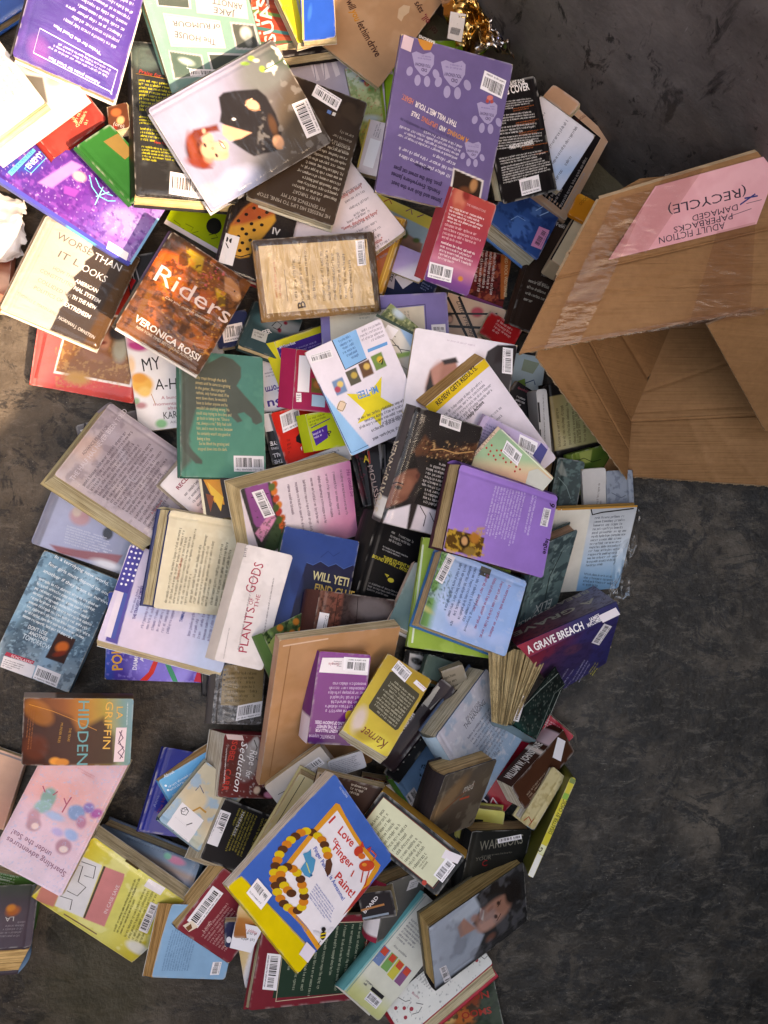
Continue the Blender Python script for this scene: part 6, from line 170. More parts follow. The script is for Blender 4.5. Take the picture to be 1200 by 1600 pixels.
{'k':'hardcover_book','l':'small lavender back cover with a barcode and navy corner tucked beneath the poppy board book','p':[0.1739,0.0786,0.159,0.13,-0.0074,-0.46],'s':[0.1053,0.094,0.016],'sp':'L','c':'b4a0c2','b':'h','sc':'b4a0c2','pg':'d6c6a6','gl':'m','wp':0.0015,'o':[['G',-44.8,37.5,2.7,38.5,-45.8,-6.4,10,'6a5c80',0.9],['B',6,44.3,35.1,44.4,12.6,22.8,'e6dfe2'],['P',[37.6,35.3,39.3,46.6,52.2,41.6,52.1,18.8,36.7,24.6],'3a3878'],['b',-43.3,-3.1,9.3,18.6,7,'c9bcc8',7.4,1]]},
{'k':'board_book','l':'green and peach board book with red poppies and rounded corners','p':[0.1803,0.0601,0.1796,0.0493,0.1246,-0.7236],'s':[0.1094,0.0727,0.012],'sp':'L','c':'8aa886','b':'p','sc':'8aa886','pg':'b9c2a0','gl':'m','wp':0.0034,'o':[['g',-33.2,40.5,11.3,-20,[[0,'7fa27c'],[0.45,'96b48c'],[0.6,'c9b892'],[0.75,'d8a888'],[1,'d8a482']]],['P',[-46.8,3.3,-46.4,2.5,-46.4,1.7,-46.8,1.1,-47.5,0.7,-48.3,0.8,-49,1.3,-49.5,2,-49.5,2.8,-49.1,3.5,-48.4,3.8,-47.6,3.7],'b8342c'],['P',[-39.5,3.6,-39.1,2.8,-39,2,-39.4,1.4,-40.1,1,-41,1.1,-41.7,1.6,-42.1,2.3,-42.1,3.1,-41.7,3.8,-41,4.1,-40.2,4],'b8342c'],['P',[-31.5,1.9,-31.1,1.1,-31.1,0.3,-31.5,-0.3,-32.2,-0.7,-33,-0.6,-33.7,-0.1,-34.2,0.7,-34.2,1.5,-33.8,2.1,-33.1,2.5,-32.3,2.4],'b8342c'],['P',[-33.2,10.4,-32.8,9.7,-32.8,8.8,-33.2,8.2,-33.9,7.9,-34.7,8,-35.4,8.4,-35.9,9.2,-35.9,10,-35.5,10.6,-34.8,11,-34,10.9],'b8342c'],['P',[-25.3,8.7,-24.9,8,-24.8,7.2,-25.2,6.5,-25.9,6.2,-26.8,6.3,-27.5,6.8,-27.9,7.5,-27.9,8.3,-27.5,9,-26.8,9.3,-26,9.2],'b8342c'],['P',[-43.9,10.9,-43.5,10.2,-43.4,9.4,-43.8,8.7,-44.5,8.4,-45.4,8.5,-46.1,8.9,-46.5,9.7,-46.5,10.5,-46.1,11.1,-45.4,11.5,-44.6,11.4],'b8342c'],['P',[-18.6,8.4,-18.2,7.7,-18.2,6.9,-18.6,6.2,-19.3,5.9,-20.1,6,-20.8,6.4,-21.3,7.2,-21.3,8,-20.9,8.6,-20.2,9,-19.4,8.9],'b8342c'],['P',[-12,6.8,-11.6,6.1,-11.6,5.2,-12,4.6,-12.7,4.3,-13.5,4.3,-14.2,4.8,-14.7,5.6,-14.7,6.4,-14.3,7,-13.6,7.4,-12.7,7.3],'b8342c'],['P',[-6.5,11.7,-6.1,11,-6.1,10.2,-6.5,9.5,-7.2,9.2,-8,9.3,-8.7,9.8,-9.1,10.5,-9.2,11.3,-8.8,12,-8.1,12.3,-7.2,12.2],'b8342c'],['P',[3.5,11.9,3.9,11.2,4,10.4,3.6,9.7,2.9,9.4,2,9.5,1.3,9.9,0.9,10.7,0.8,11.5,1.2,12.1,2,12.5,2.8,12.4],'b8342c'],['P',[2.4,17.1,2.8,16.4,2.8,15.6,2.4,14.9,1.7,14.6,0.9,14.7,0.2,15.2,-0.3,15.9,-0.3,16.7,0.1,17.4,0.8,17.7,1.6,17.6],'b8342c'],['P',[6.6,5.9,7,5.2,7.1,4.4,6.7,3.7,6,3.4,5.1,3.5,4.4,3.9,4,4.7,4,5.5,4.4,6.2,5.1,6.5,5.9,6.4],'b8342c'],['P',[10.2,12.9,10.6,12.1,10.7,11.3,10.3,10.7,9.6,10.3,8.7,10.4,8,10.9,7.6,11.7,7.6,12.5,8,13.1,8.7,13.4,9.5,13.4],'b8342c'],['P',[-25.6,-0.3,-25.2,-1.1,-25.2,-1.9,-25.6,-2.5,-26.3,-2.9,-27.1,-2.8,-27.8,-2.3,-28.3,-1.6,-28.3,-0.8,-27.9,-0.1,-27.2,0.2,-26.3,0.1],'b8342c'],['P',[-28.4,14.7,-28,14,-28,13.2,-28.4,12.5,-29.1,12.2,-29.9,12.3,-30.6,12.7,-31,13.5,-31.1,14.3,-30.7,15,-30,15.3,-29.1,15.2],'b8342c'],['P',[-38.3,-1.7,-37.9,-2.4,-37.9,-3.2,-38.3,-3.9,-39,-4.2,-39.8,-4.1,-40.5,-3.7,-41,-2.9,-41,-2.1,-40.6,-1.4,-39.9,-1.1,-39.1,-1.2],'b8342c'],['L',[-49.4,35.9,54.3,33.7,54.3,7.7],1.5,'d8dcc4'],['L',[-54.3,35.9,-54.3,-35.9],4.6,'c9ac94'],['T','A LOVE STORY',-51.8,-31.3,-52.3,28.4,4.8,'8a6a5c',0,0],['B',-33.6,30.1,-2.9,30,-27.5,13,'e6dfe2'],['P',[20.7,18.5,27.8,29.8,54.3,31.2,54.3,9.1,29.4,1.2],'c2c0b4']]},
{'k':'hardcover_book','l':'large black glossy portrait hardcover with an upside-down face and silver spine title','p':[0.0566,0.0607,0.1891,-0.1464,-0.3941,2.9033],'s':[0.1089,0.1676,0.034],'sp':'R','c':'1d1a1b','b':'h','sc':'4a4446','pg':'d6c6a6','gl':'m','wr':1,'wp':0.0015,'ss':[['d8d2ce',0.8,0.95]],'st':['STORYSPINNER','d8c8b0'],'o':[['g',57.5,-92.6,6.4,86.2,[[0,'1f1c1e'],[0.4,'241e1e'],[1,'2a2020']]],['pp',[28.4,-49.7,17.7,-42.6,-3.1,-35.9,-57.9,-61.7,-61.3,-33.9,-34,-29.6,-6.7,-25.3,23.1,-22.4,40.9,-14.5],'5c3826',4.8,1],['nz',3.3,'c9a070',0.7,0.08,0.7,[29.8,-41.8,-56,-61.3,-65.7,-33,20.1,-13.5]],['nz',3.3,'2a1812',0.6,0.08,0.8,[29.8,-41.8,-56,-61.3,-65.7,-33,20.1,-13.5]],['L',[14.1,-32,-2.5,-37.7,-25.3,-37.2,-50.7,-46.8],1.7,'c0905c'],['pp',[50.8,10.6,50.5,-12.3,35.7,-23.3,25.3,-4.7,35.2,2.3],'181415',1.9,1],['pp',[54.4,36.2,52.2,18.5,39,3.1,26.3,-1.6,18.8,5.2,19.5,14.9,23.8,23.5,25.9,41.1,35.7,54.8,51.6,62.2,58.1,55.1],'7a4a3a',3.8,1],['b',33.3,25.7,9.5,13.3,166,'9a6450',5.7,0.8],['b',41.5,19.9,7.6,7.6,-167,'8a5644',3.8,1],['b',44.1,30,5.7,2.9,-177,'241818',1.4,1],['b',45.1,30.2,1.9,1.5,-168,'0c0808',0.5,1],['L',[54.1,26.9,48.5,23.4,38,23.9],1.7,'241614'],['b',21,7.6,2.9,3.8,-168,'5c3028',1.4,1],['pp',[57.4,69.2,45.2,56.9,21.5,42,19.3,60.5,49,81.6],'1a1414',3.8,1],['pp',[50.6,82.9,48.5,65.3,19.1,49.1,13.3,83.9],'d6ccd4',2.4,1],['pp',[7.6,82.6,7.7,46.5,-32.2,48.9,-39.9,83.3],'cbbfc6',2.4,1],['L',[4.2,47.6,-9.2,59.8,-10.3,74.8],1.3,'3a3032'],['L',[-13.1,53.2,-26.2,67.3],1.1,'3a3032'],['P',[10.4,-21.4,-26.3,-22.2,-31.6,47.1,14,46],'171314'],['G',-28.5,44,8.9,43,-21.2,-19.1,11,'b9b0b0',0.9],['B',-20.7,-67.6,12.6,-68.6,-18.7,-82.4,'e6dfe2']]},
{'k':'hardcover_book','l':'purple cloth-look hardcover with white vertical text and a golden painting','p':[0.1542,-0.0158,0.1919,-0.3959,-0.1453,-1.7934],'s':[0.1221,0.167,0.03],'sp':'L','c':'9a74c2','b':'h','sc':'8c66b4','pg':'bda27a','bc':'3a2028','gl':'p','wp':0.0015,'sh':[-0.002,-0.0069],'o':[['g',-35.6,76.7,14,-99.8,[[0,'9670c0'],[1,'a07cc8']]],['pp',[28.1,-23.3,56.5,-24,58.1,-83,29.7,-82.3],'5a3c18',0.8,1],['nz',4.9,'c79a3c',0.55,0.1,0.8,[30.6,-85.4,13.9,-26.2,54.8,-17.8,71.4,-77]],['b',41.3,-53.5,8.9,9.9,106,'2a1c10',3,1],['b',40.4,-53.7,4.9,5.9,106,'c99464',2,1],['b',52.3,-42.5,9.9,5.9,106,'8a6a34',3,1],['b',32.5,-38.9,7.9,7.9,106,'b07030',3.9,1],['G',-50.6,29.6,31.6,24.7,-46.6,-24.5,11,'d2bfe4',0.85],['G',-50.5,49.4,21.6,46.8,-51.1,38.3,2,'d2bfe4',0.7],['T','legue',4,76.1,26.7,75.3,7.4,'33243c',1,0],['T','9',-49.3,71.7,-43.3,70.7,9.4,'2c2030',1,0],['B',-39.2,75.9,-12.6,74.9,-38.3,62.9,'e6dfe2']]},
{'k':'paperback_book','l':'brown and peach book under the crumpled white plastic at the left edge','p':[-0.6656,0.3925,0.0066,0.0499,0.0186,-0.1283],'s':[0.0848,0.1138,0.014],'sp':'R','c':'a8705c','b':'p','sc':'a8705c','pg':'d6c6a6','gl':'p','wp':0.0034,'o':[['b',33.5,38.7,16.8,16.8,9,'7a3a2c',8.4,1],['b',21.7,-5.2,25.2,14.7,9,'d8a890',8.4,1]]},
{'k':'hardcover_book','l':'black and white book under the right side of the white and dark title book','p':[-0.3829,0.3758,0.0493,-0.0815,0.0817,0.1813],'s':[0.0537,0.0733,0.02],'sp':'L','c':'2c2a2c','b':'h','sc':'2c2a2c','pg':'d6c6a6','gl':'p','wp':0.0015,'o':[['L',[-19.5,15.8,-15.6,-30.3],2.1,'c9c4c4'],['L',[-13.2,16.7,-9,-27.3],2.1,'8a8688'],['P',[-26.5,3.1,-16.1,-4.3,-26.5,-19.5,-26.5,-13.3],'a81c20']]},
{'k':'hardcover_book','l':'white and dark hardcover with a torn-edge design and wide-spaced title, half in sun','p':[-0.4916,0.352,0.0807,-0.2351,0.2329,-0.3885],'s':[0.1505,0.1689,0.028],'sp':'L','c':'bdb49c','b':'h','sc':'9a7a5c','pg':'d6c6a6','bc':'e0d8cc','gl':'m','wr':1,'wp':0.002,'sh':[-0.0048,0.0028],'o':[['g',-67.4,-7.8,2.9,-7.9,[[0,'b8b0a0'],[1,'bdb6aa']]],['pp',[3.3,79.1,77.3,84.3,75.4,-105.5,-7.4,-95.2,0,-84.4,1.1,-63.9,-0.2,-47,6.3,-29.7,-1.1,-21.7,5.8,-0.6,-2.1,8.3,5.2,28.4,3.5,41.6,10.9,57,3.4,65],'463c38',0.8,1],['pp',[58.7,83.2,77.3,84.3,74.5,-103.6,51.4,-101.1],'5c4028',5.9,0.9],['T','WORSE',-49.1,56.5,6.8,52.6,11.4,'6a6460',0,0],['T','THAN',11.7,50.4,54.8,48.4,11.6,'e6e0dc',0,0],['T','IT L',-35.3,29.3,-2.2,27.1,11.5,'6a6460',0,0],['T','OOKS',2.8,24.8,42.5,21.2,11.6,'e6e0dc',0,0],['T','EVEN',8.3,72.2,46.4,72.4,11.6,'cfc9c6',0,0],['T','HOW THE ',-33.5,6.7,-0.9,5.4,5.8,'8a8680',0,0],['T','AMERICAN',2.5,2.4,38.5,0.4,6.3,'e9e4e0',1,0],['T','CONSTITUTIO',-48.4,-5.3,2.9,-7.9,6.2,'8a8680',0,0],['T','NAL SYSTEM',5.4,-9,47.6,-13.8,6.2,'e9e4e0',1,0],['T','COLLIDED WI',-45.8,-20.5,6.3,-25,6.3,'8a8680',0,0],['T','TH THE NEW',8,-24.2,46.9,-25.9,6.3,'e9e4e0',1,0],['T','POLITICS OF',-45.7,-34.5,-0.2,-37.6,6.2,'8a8680',0,0],['T','EXTREMISM',2.7,-39.7,44.5,-43.5,6.8,'e9e4e0',1,0],['T','THOMAS E. MANN AND',-63.4,-53.9,0.7,-60.6,5.2,'9a958e',0,0],['T','NORMAN J. ORNSTEIN',3.6,-62.7,62.4,-70.9,5.2,'cdc6c2',0,0],['L',[-59.6,84,-58.8,-73.9],0.8,'b9ad98']]},  # soft brown strip on the right edge: shade painted into the cover colour
{'k':'hardcover_book','l':'purple and blue haunted-house hardcover with a cyan title strip and blue spine, in full sun','p':[-0.4703,0.5069,0.0827,0.3269,0.1985,1.0908],'s':[0.1396,0.225,0.026],'sp':'L','c':'7048a8','b':'h','sc':'5a62b4','pg':'d6c6a6','gl':'m','wp':0.0015,'ss':[['5fb4d8',0.24,0.46]],'sh':[0.0038,0.0068],'o':[['g',-31.8,99.8,-51.9,-99.8,[[0,'44308a'],[0.2,'502c80'],[0.5,'602c88'],[0.7,'6e4aa0'],[1,'9478bc']]],['b',-26.2,92.7,28.4,19,-52,'2f3f96',11.4,0.9],['b',-18.7,-69.5,28.4,22.8,-52,'a088c4',11.4,1],['nz',7.6,'8a4aa8',0.6,0.15,0.5,None],['nz',2.8,'c9b0e0',0.86,0.06,0.6,None],['nz',5.7,'4a2478',0.66,0.1,0.6,None],['pp',[-41,56.8,18.5,36,21.7,19.2,-35.6,37.1],'b078bc',2.8,1],['pp',[-21,25,-14.5,3.9,-27.6,4.4,-32.5,20.2],'8a40a0',1.4,1],['b',4.5,15.2,9.5,7.6,-75,'d8a0a0',3.8,1],['b',4.6,-13.9,11.4,17.1,-52,'4a2470',5.7,1],['P',[-53.8,97.1,0.5,87.8,-0.7,82.9,-54.8,90.2],'4fb0d4'],['T','THE RAVEN FILES',-50.7,91.6,-3.3,84.5,3.6,'1d2a5c',0,0],['L',[-34.1,81.8,2.9,76.7,-0.4,66.4,-34.5,71.1,-34.1,81.8],1.1,'4fb0d4'],['T','ENEMY',-30.5,75.6,0.8,71.3,8,'e9e2f2',0,0],['L',[15.2,4.9,1.9,-7.2,-4.6,-21.5,-2.6,-36.9,4.2,-45.4],1.5,'5fc4e0'],['L',[17.3,-4.2,8.6,-15.7,5.6,-27.9,8.8,-38.5],1.3,'5fc4e0'],['L',[11.9,-20,-20,-24.5],1.5,'7fd0e6'],['L',[-7.7,-19.2,10.6,-31.2],1.5,'7fd0e6'],['L',[-69.4,109,-69.4,-112.1],5.7,'4a4aa8'],['L',[-69.4,-112.1,20.3,-110.8],3.8,'7fb4d8'],['S',-56.8,-68.5,-55.6,-102.2,-69.4,-71.8,'e9e6ee']]},
{'k':'hardcover_book','l':'red cloth hardcover with faded gold lettering in full sun','p':[-0.4892,0.5942,0.1213,0.3761,0.1896,0.7537],'s':[0.1009,0.0666,0.026],'sp':'L','c':'a53830','b':'h','sc':'a53830','pg':'d9caa8','gl':'c','wp':0.0015,'sh':[-0.0019,0.001],'o':[['g',-44.4,-8,49.3,-25.3,[[0,'8c342e'],[1,'86302c']]],['nz',17.9,'96403a',0.55,0.2,0.5,None],['G',6.2,-8.6,29.9,1.5,21.1,-24.2,3,'d8b48c',0.7],['T','Dancing',11.8,-18.4,13.4,-0.6,5.9,'dcbc94',0,0]]},
{'k':'paperback_book','l':'small brown and orange paperback between the red cloth book and the black yellow-text hardcover','p':[-0.397,0.5917,0.1258,-0.0295,-0.052,0.1281],'s':[0.0328,0.0379,0.02],'sp':'L','c':'5c3424','b':'p','sc':'5c3424','pg':'d6c6a6','gl':'m','wp':0.0034,'o':[['b',-2.7,7.6,8,6,-13,'b0603a',3,1],['b',2.8,-5.7,6,6,-13,'d8a070',3,1],['T','(oro)',-9.8,-10.6,6.2,-18.5,5.7,'c9b8b0',0,0],['b',-10,-14.5,6,4,-14,'8f2c24',2,1]]},
{'k':'paperback_book','l':'lime green cover with line-drawn leaves and a black dot, mostly covered','p':[-0.2898,0.4963,0.0126,-0.0545,0.131,-0.4967],'s':[0.111,0.1023,0.014],'sp':'B','c':'98ae1e','b':'p','sc':'98ae1e','pg':'d6c6a6','gl':'m','wp':0.0034,'o':[['g',-43.7,-24.4,25.2,-43,[[0,'a8be26'],[1,'8fa41a']]],['L',[-44,-41.7,-31.2,-43.5,-32.7,-50.8,-22.9,-45.8],1,'4c5a14'],['L',[-25.1,-37.3,-11.4,-36.3,-11.9,-48.7,-1.4,-37.4],1,'4c5a14'],['L',[-8.4,-46.6,5.3,-45.5],1,'4c5a14'],['P',[26.8,-10.4,28.3,-14.8,28.3,-19.6,26.9,-24,24.2,-27.5,20.5,-29.8,16.2,-30.6,12,-29.6,8.2,-27.2,5.4,-23.5,3.9,-19,3.8,-14.3,5.2,-9.9,8,-6.3,11.7,-4,15.9,-3.3,20.2,-4.2,23.9,-6.7],'1d1d1a'],['L',[15.8,-34.2,23.7,-26.9,30.2,-30.2,22.3,-37.5],1.2,'2a2c10'],['L',[-55.1,-50.8,50.2,-50.8],7.3,'cfc4cc']]},
{'k':'hardcover_book','l':'black hardcover with an orange and yellow butterfly wing and white spine label','p':[-0.2035,0.4174,0.0906,-0.1412,0.3587,-0.2641],'s':[0.1014,0.1291,0.024],'sp':'L','c':'2a2322','b':'h','sc':'2a2322','pg':'ccc6bc','bc':'8a2c30','gl':'m','wr':1,'wp':0.0015,'sh':[0.0023,0.0005],'o':[['pp',[-32.3,-37.8,-46.8,-20.6,-45.3,7.6,-32.5,40.4,-17.4,63.7,8.9,61.9,18.9,41.8,9.4,16.6,-1.9,-9.3,-7.4,-29.5,-20.1,-37],'c8903a',3,1],['pp',[-45.3,7.6,-32.5,40.4,-17.4,63.7,8.9,61.9,14.7,50.6,-9.3,30,-26.9,17.3],'a8502c',6,1],['P',[-32.8,20.2,-32.9,18.8,-33.7,17.4,-35,16.5,-36.5,16.2,-37.7,16.7,-38.4,17.8,-38.3,19.2,-37.5,20.6,-36.2,21.5,-34.7,21.8,-33.5,21.3],'241a14'],['P',[-23.8,34.5,-23.9,33.1,-24.7,31.8,-26,30.8,-27.5,30.6,-28.8,31.1,-29.5,32.2,-29.4,33.6,-28.6,34.9,-27.2,35.8,-25.7,36.1,-24.5,35.6],'241a14'],['P',[-14.8,48.8,-14.9,47.4,-15.7,46.1,-17.1,45.2,-18.6,44.9,-19.8,45.4,-20.5,46.5,-20.4,47.9,-19.6,49.2,-18.3,50.2,-16.8,50.4,-15.5,49.9],'241a14'],['P',[-4.7,58.4,-4.8,57,-5.6,55.6,-6.9,54.7,-8.4,54.4,-9.7,54.9,-10.4,56,-10.3,57.4,-9.5,58.8,-8.1,59.7,-6.6,59.9,-5.4,59.5],'241a14'],['P',[-24.1,10,-24.2,8.6,-25,7.3,-26.4,6.4,-27.8,6.1,-29.1,6.6,-29.8,7.7,-29.7,9.1,-28.9,10.4,-27.6,11.4,-26.1,11.6,-24.8,11.1],'241a14'],['P',[-12.8,23.2,-12.9,21.8,-13.7,20.5,-15,19.5,-16.5,19.3,-17.8,19.8,-18.5,20.9,-18.4,22.3,-17.6,23.6,-16.2,24.5,-14.8,24.8,-13.5,24.3],'241a14'],['P',[-3.9,37.6,-3.9,36.1,-4.7,34.8,-6.1,33.9,-7.6,33.6,-8.8,34.1,-9.5,35.2,-9.4,36.6,-8.6,38,-7.3,38.9,-5.8,39.1,-4.5,38.7],'241a14'],['P',[5.6,50,5.5,48.6,4.7,47.2,3.4,46.3,1.9,46,0.6,46.5,-0.1,47.6,0,49,0.8,50.4,2.2,51.3,3.6,51.5,4.9,51.1],'241a14'],['P',[-27,-3.9,-27.1,-5.3,-27.9,-6.6,-29.2,-7.5,-30.7,-7.8,-32,-7.3,-32.6,-6.2,-32.6,-4.8,-31.8,-3.5,-30.4,-2.5,-28.9,-2.3,-27.7,-2.8],'241a14'],['P',[-16.6,4.7,-16.7,3.3,-17.5,1.9,-18.9,1,-20.4,0.8,-21.6,1.2,-22.3,2.3,-22.2,3.7,-21.4,5.1,-20.1,6,-18.6,6.3,-17.3,5.8],'241a14'],['P',[-6.8,15.2,-6.8,13.8,-7.6,12.4,-9,11.5,-10.5,11.2,-11.7,11.7,-12.4,12.8,-12.3,14.2,-11.5,15.6,-10.2,16.5,-8.7,16.8,-7.4,16.3],'241a14'],['P',[2.7,27.6,2.6,26.2,1.8,24.8,0.5,23.9,-1,23.7,-2.3,24.1,-3,25.2,-2.9,26.6,-2.1,28,-0.7,28.9,0.8,29.2,2,28.7],'241a14'],['P',[-29.4,-19.7,-29.5,-21.1,-30.3,-22.4,-31.6,-23.4,-33.1,-23.6,-34.4,-23.1,-35,-22,-35,-20.6,-34.2,-19.3,-32.8,-18.4,-31.3,-18.1,-30.1,-18.6],'241a14'],['P',[-19,-11.1,-19.1,-12.5,-19.9,-13.9,-21.3,-14.8,-22.8,-15.1,-24,-14.6,-24.7,-13.5,-24.6,-12.1,-23.8,-10.7,-22.5,-9.8,-21,-9.6,-19.7,-10],'241a14'],['P',[-8.7,-2.6,-8.8,-4,-9.6,-5.3,-10.9,-6.3,-12.4,-6.5,-13.7,-6,-14.3,-4.9,-14.3,-3.5,-13.4,-2.2,-12.1,-1.2,-10.6,-1,-9.4,-1.5],'241a14'],['P',[-20,-24.2,-20.1,-25.7,-20.9,-27,-22.3,-27.9,-23.7,-28.2,-25,-27.7,-25.7,-26.6,-25.6,-25.2,-24.8,-23.8,-23.5,-22.9,-22,-22.7,-20.7,-23.2],'241a14'],['P',[-9.2,-17.6,-9.3,-19,-10.1,-20.4,-11.4,-21.3,-12.9,-21.5,-14.2,-21.1,-14.9,-20,-14.8,-18.6,-14,-17.2,-12.6,-16.3,-11.1,-16,-9.9,-16.5],'241a14'],['L',[-46.8,-20.6,-32.7,-35.9,-18.7,-34.3,-6.4,-24.9],1.6,'241a14'],['T','IV',18.1,19.2,30.3,20.1,10.4,'d8d2d0',1,0],['S',-49.1,-6.7,-27.7,-5.2,-49,-54.3,'e0dadc'],['T','M',-46.1,-19.2,-37.9,-19,7.3,'2a2628',1,0]]},
{'k':'hardcover_book','l':'green hardcover with a brown square, half shaded by its black neighbour','p':[-0.3985,0.5137,0.1394,0.1819,0.3799,0.8364],'s':[0.0655,0.1098,0.02],'sp':'L','c':'2c7038','b':'h','sc':'2a6a34','pg':'d8caa0','bc':'4f8a58','gl':'m','wp':0.0015,'sh':[0.0028,0.0062],'o':[['g',-24.6,59.6,-23.9,-38.3,[[0,'23622c'],[1,'1c5226']]],['P',[4.6,39.3,31.4,37.4,27.9,3,10,1.8],'7a6238']]},
{'k':'hardcover_book','l':'black hardcover with bright yellow praise text and a barcode, lying under the portrait book','p':[-0.3115,0.5858,0.1039,-0.1617,0.2888,0.0345],'s':[0.1484,0.2549,0.032],'sp':'L','c':'2c2c2e','b':'h','sc':'1d1a1a','pg':'d8c496','gl':'m','wr':1,'wp':0.0015,'sh':[-0.0032,-0.001],'o':[['g',-67.8,121.9,-28.5,-117.3,[[0,'34383a'],[1,'2c2a2a']]],['b',-54.3,100.3,22.1,20.1,7,'5f706c',10,0.8],['nz',20.1,'4a4c4c',0.55,0.2,0.6,None],['T','Praise for',-63.7,73.6,-31.7,69.2,6.5,'c8463a',0,0.2],['L',[-67.5,72,-20.4,68.5],0.8,'b8863a'],['G',-64,65,-1.7,62.4,-63.9,9.8,9,'c9c23a',1],['G',-65.1,3.3,-3.8,0.6,-64.7,-11.5,3,'c9c23a',1],['G',-63.9,-15.7,-4.4,-18.6,-63.7,-39,4,'c9c23a',1],['T','New York',-44.8,-40.8,-24.1,-42.4,4.4,'c8463a',0,0],['G',-63,-45.3,-5.4,-48.5,-62.9,-70.8,5,'c9c23a',1],['B',-23.6,-84.8,25.4,-89.1,-26.7,-121.3,'e6dfe2']]},
{'k':'paperback_book','l':'white sunlit sheet-like cover with a grey photograph at the left edge','p':[-0.531,0.6013,0.1565,-0.0103,-0.1291,-0.9238],'s':[0.1128,0.162,0.012],'sp':'R','c':'cfcac8','b':'p','sc':'cfcac8','pg':'d6c6a6','gl':'p','wp':0.0034,'o':[['pp',[-32.5,27.3,-11.8,46.1,24.6,29.8,22.8,18.1,-15.3,13.3],'6a6660',3,1],['b',3.9,55.5,11.9,8,50,'e0c0a0',6,1],['b',-33.5,42,13.9,5,31,'b06a50',4,1]]},
{'k':'hardcover_book','l':'pale green hardcover with storm-sky pictures and white title boxes, upside down','p':[-0.2823,0.7512,0.127,-0.3235,-0.2716,-2.7815],'s':[0.156,0.1983,0.024],'sp':'L','c':'6c9a8c','b':'h','sc':'8a7a60','pg':'b59c78','gl':'m','wr':1,'wp':0.0015,'sh':[0.0015,-0.0053],'o':[['g',6.8,-17,-2,105,[[0,'769c92'],[1,'6e8f88']]],['pp',[64,40,16.7,54,20.5,82.7,69.2,78.9],'b4b2b4',0.7,1],['pp',[62.7,41.9,19.2,55.3,21.8,80.8,66.7,77.6],'55665c',0.7,1],['pp',[61.3,43.9,21.7,56.7,24.5,77,63.7,74.6],'4c6058',1.8,1],['b',42.4,58.8,10.9,4.5,153,'a8b8b0',3.6,1],['L',[52.7,53.8,41.6,62.3,45.1,67,32.9,72.2],0.9,'dce6e0'],['P',[55.5,-8.7,-24.9,13.6,-22.2,51.2,58.5,35.7],'b8b4b6'],['L',[52.6,-5.7,-22.4,15,-20.2,48.3,54.9,33.6,52.6,-5.7],0.7,'8a9a94'],['P',[58.3,-41.9,8.9,-22.5,12,-7.4,60.4,-18.1],'b4b2b4'],['P',[54.5,-41.3,12.2,-24.7,15.3,-9.6,57.9,-19.4],'4a544e'],['P',[0.4,-29.8,-74.1,-13.5,-69.2,18.5,6,-1.3],'b8b4b6'],['pp',[-39.6,17.5,-76.5,26.5,-74.4,62.4,-36.9,55.1],'b4b2b4',0.7,1],['pp',[-41.6,20.4,-74.1,27.9,-72.4,59.5,-39.6,52.9],'4c504c',0.7,1],['b',-59.3,36,9.1,9.1,152,'b0b4b0',4.5,1],['b',-59.8,46.4,5.4,7.2,172,'8a8e8a',3.6,1],['P',[8,51.8,-67,66.5,-72.9,84.6,10.4,82.5],'b4b2b4'],['P',[6.3,55.5,-64.3,68.7,-69.9,81.6,6.4,79.7],'3c4440'],['T','of RUMOUR',-23.2,18.6,45.5,3.1,7,'4c5254',0,0],['T','The HOUSE',-10.9,37.4,46.2,16.8,8.2,'4c5254',0,0],['T','ARNOTT',-66.4,-2.6,-23.5,-17.6,8.1,'4c5254',0,0],['T','JAKE',-51.6,5.5,-21.5,-5.8,8.2,'4c5254',0,0],['B',0.5,77.1,41.9,69.2,2,87.2,'e6dfe2']]},
{'k':'paperback_book','l':'white sunlit cover with thin lines of text, at the left edge','p':[-0.6026,0.6224,0.169,-0.0053,-0.0973,-0.9234],'s':[0.2007,0.1441,0.014],'sp':'L','c':'d4cfcd','b':'p','sc':'d4cfcd','pg':'d6c6a6','gl':'p','wp':0.0034,'o':[['G',-31.6,66.5,77.2,63.6,-30.9,7.9,7,'9a9694',0.5]]},
{'k':'hardcover_book','l':'big violet hardcover with upside-down white text inside a white outlined box','p':[-0.4348,0.73,0.1775,-0.1113,-0.3756,2.8619],'s':[0.1411,0.215,0.03],'sp':'R','c':'5f489c','b':'h','sc':'3a3438','pg':'d6c6a6','bc':'d8d8d8','gl':'m','wr':1,'wp':0.0015,'o':[['g',52.5,40.7,-50.4,97.7,[[0,'463680'],[0.5,'523c8c'],[1,'483688']]],['nz',25.2,'5c4494',0.55,0.2,0.5,None],['b',41.2,84.7,13.4,16.8,-153,'8a4a9a',10.1,0.6],['L',[-62.8,97.8,-63.3,65.9,46.4,57.5,46.4,91.8,-62.8,97.8],1.2,'e6def0'],['T','Advance praise for Dead Man',-45.2,91.3,26.4,87.3,4.6,'d9cfe8',1,0],['G',-51.8,82.6,34,78.4,-55.4,62.7,4,'d2c6e4',0.9],['T','"Praise for the Dead Man',-36.8,52.1,30.5,44.1,4.5,'d9cfe8',1,0],['G',-52,42.7,30.6,37,-62.2,-20.2,7,'d2c6e4',0.8],['G',-59.4,-24.3,23.8,-18.8,-61.1,-45,3,'d2c6e4',0.8]]},
{'k':'hardcover_book','l':'bright blue hardcover corner at the very top left','p':[-0.6735,0.8657,0.0032,-0.0034,0.0002,-1.0007],'s':[0.1338,0.1108,0.02],'sp':'L','c':'2f66bc','b':'h','sc':'2f66bc','pg':'d6c6a6','gl':'m','wr':1,'wp':0.0015,'o':[['g',32.8,21.8,64.6,51.8,[[0,'2f66bc'],[1,'2a5cb0']]]]},
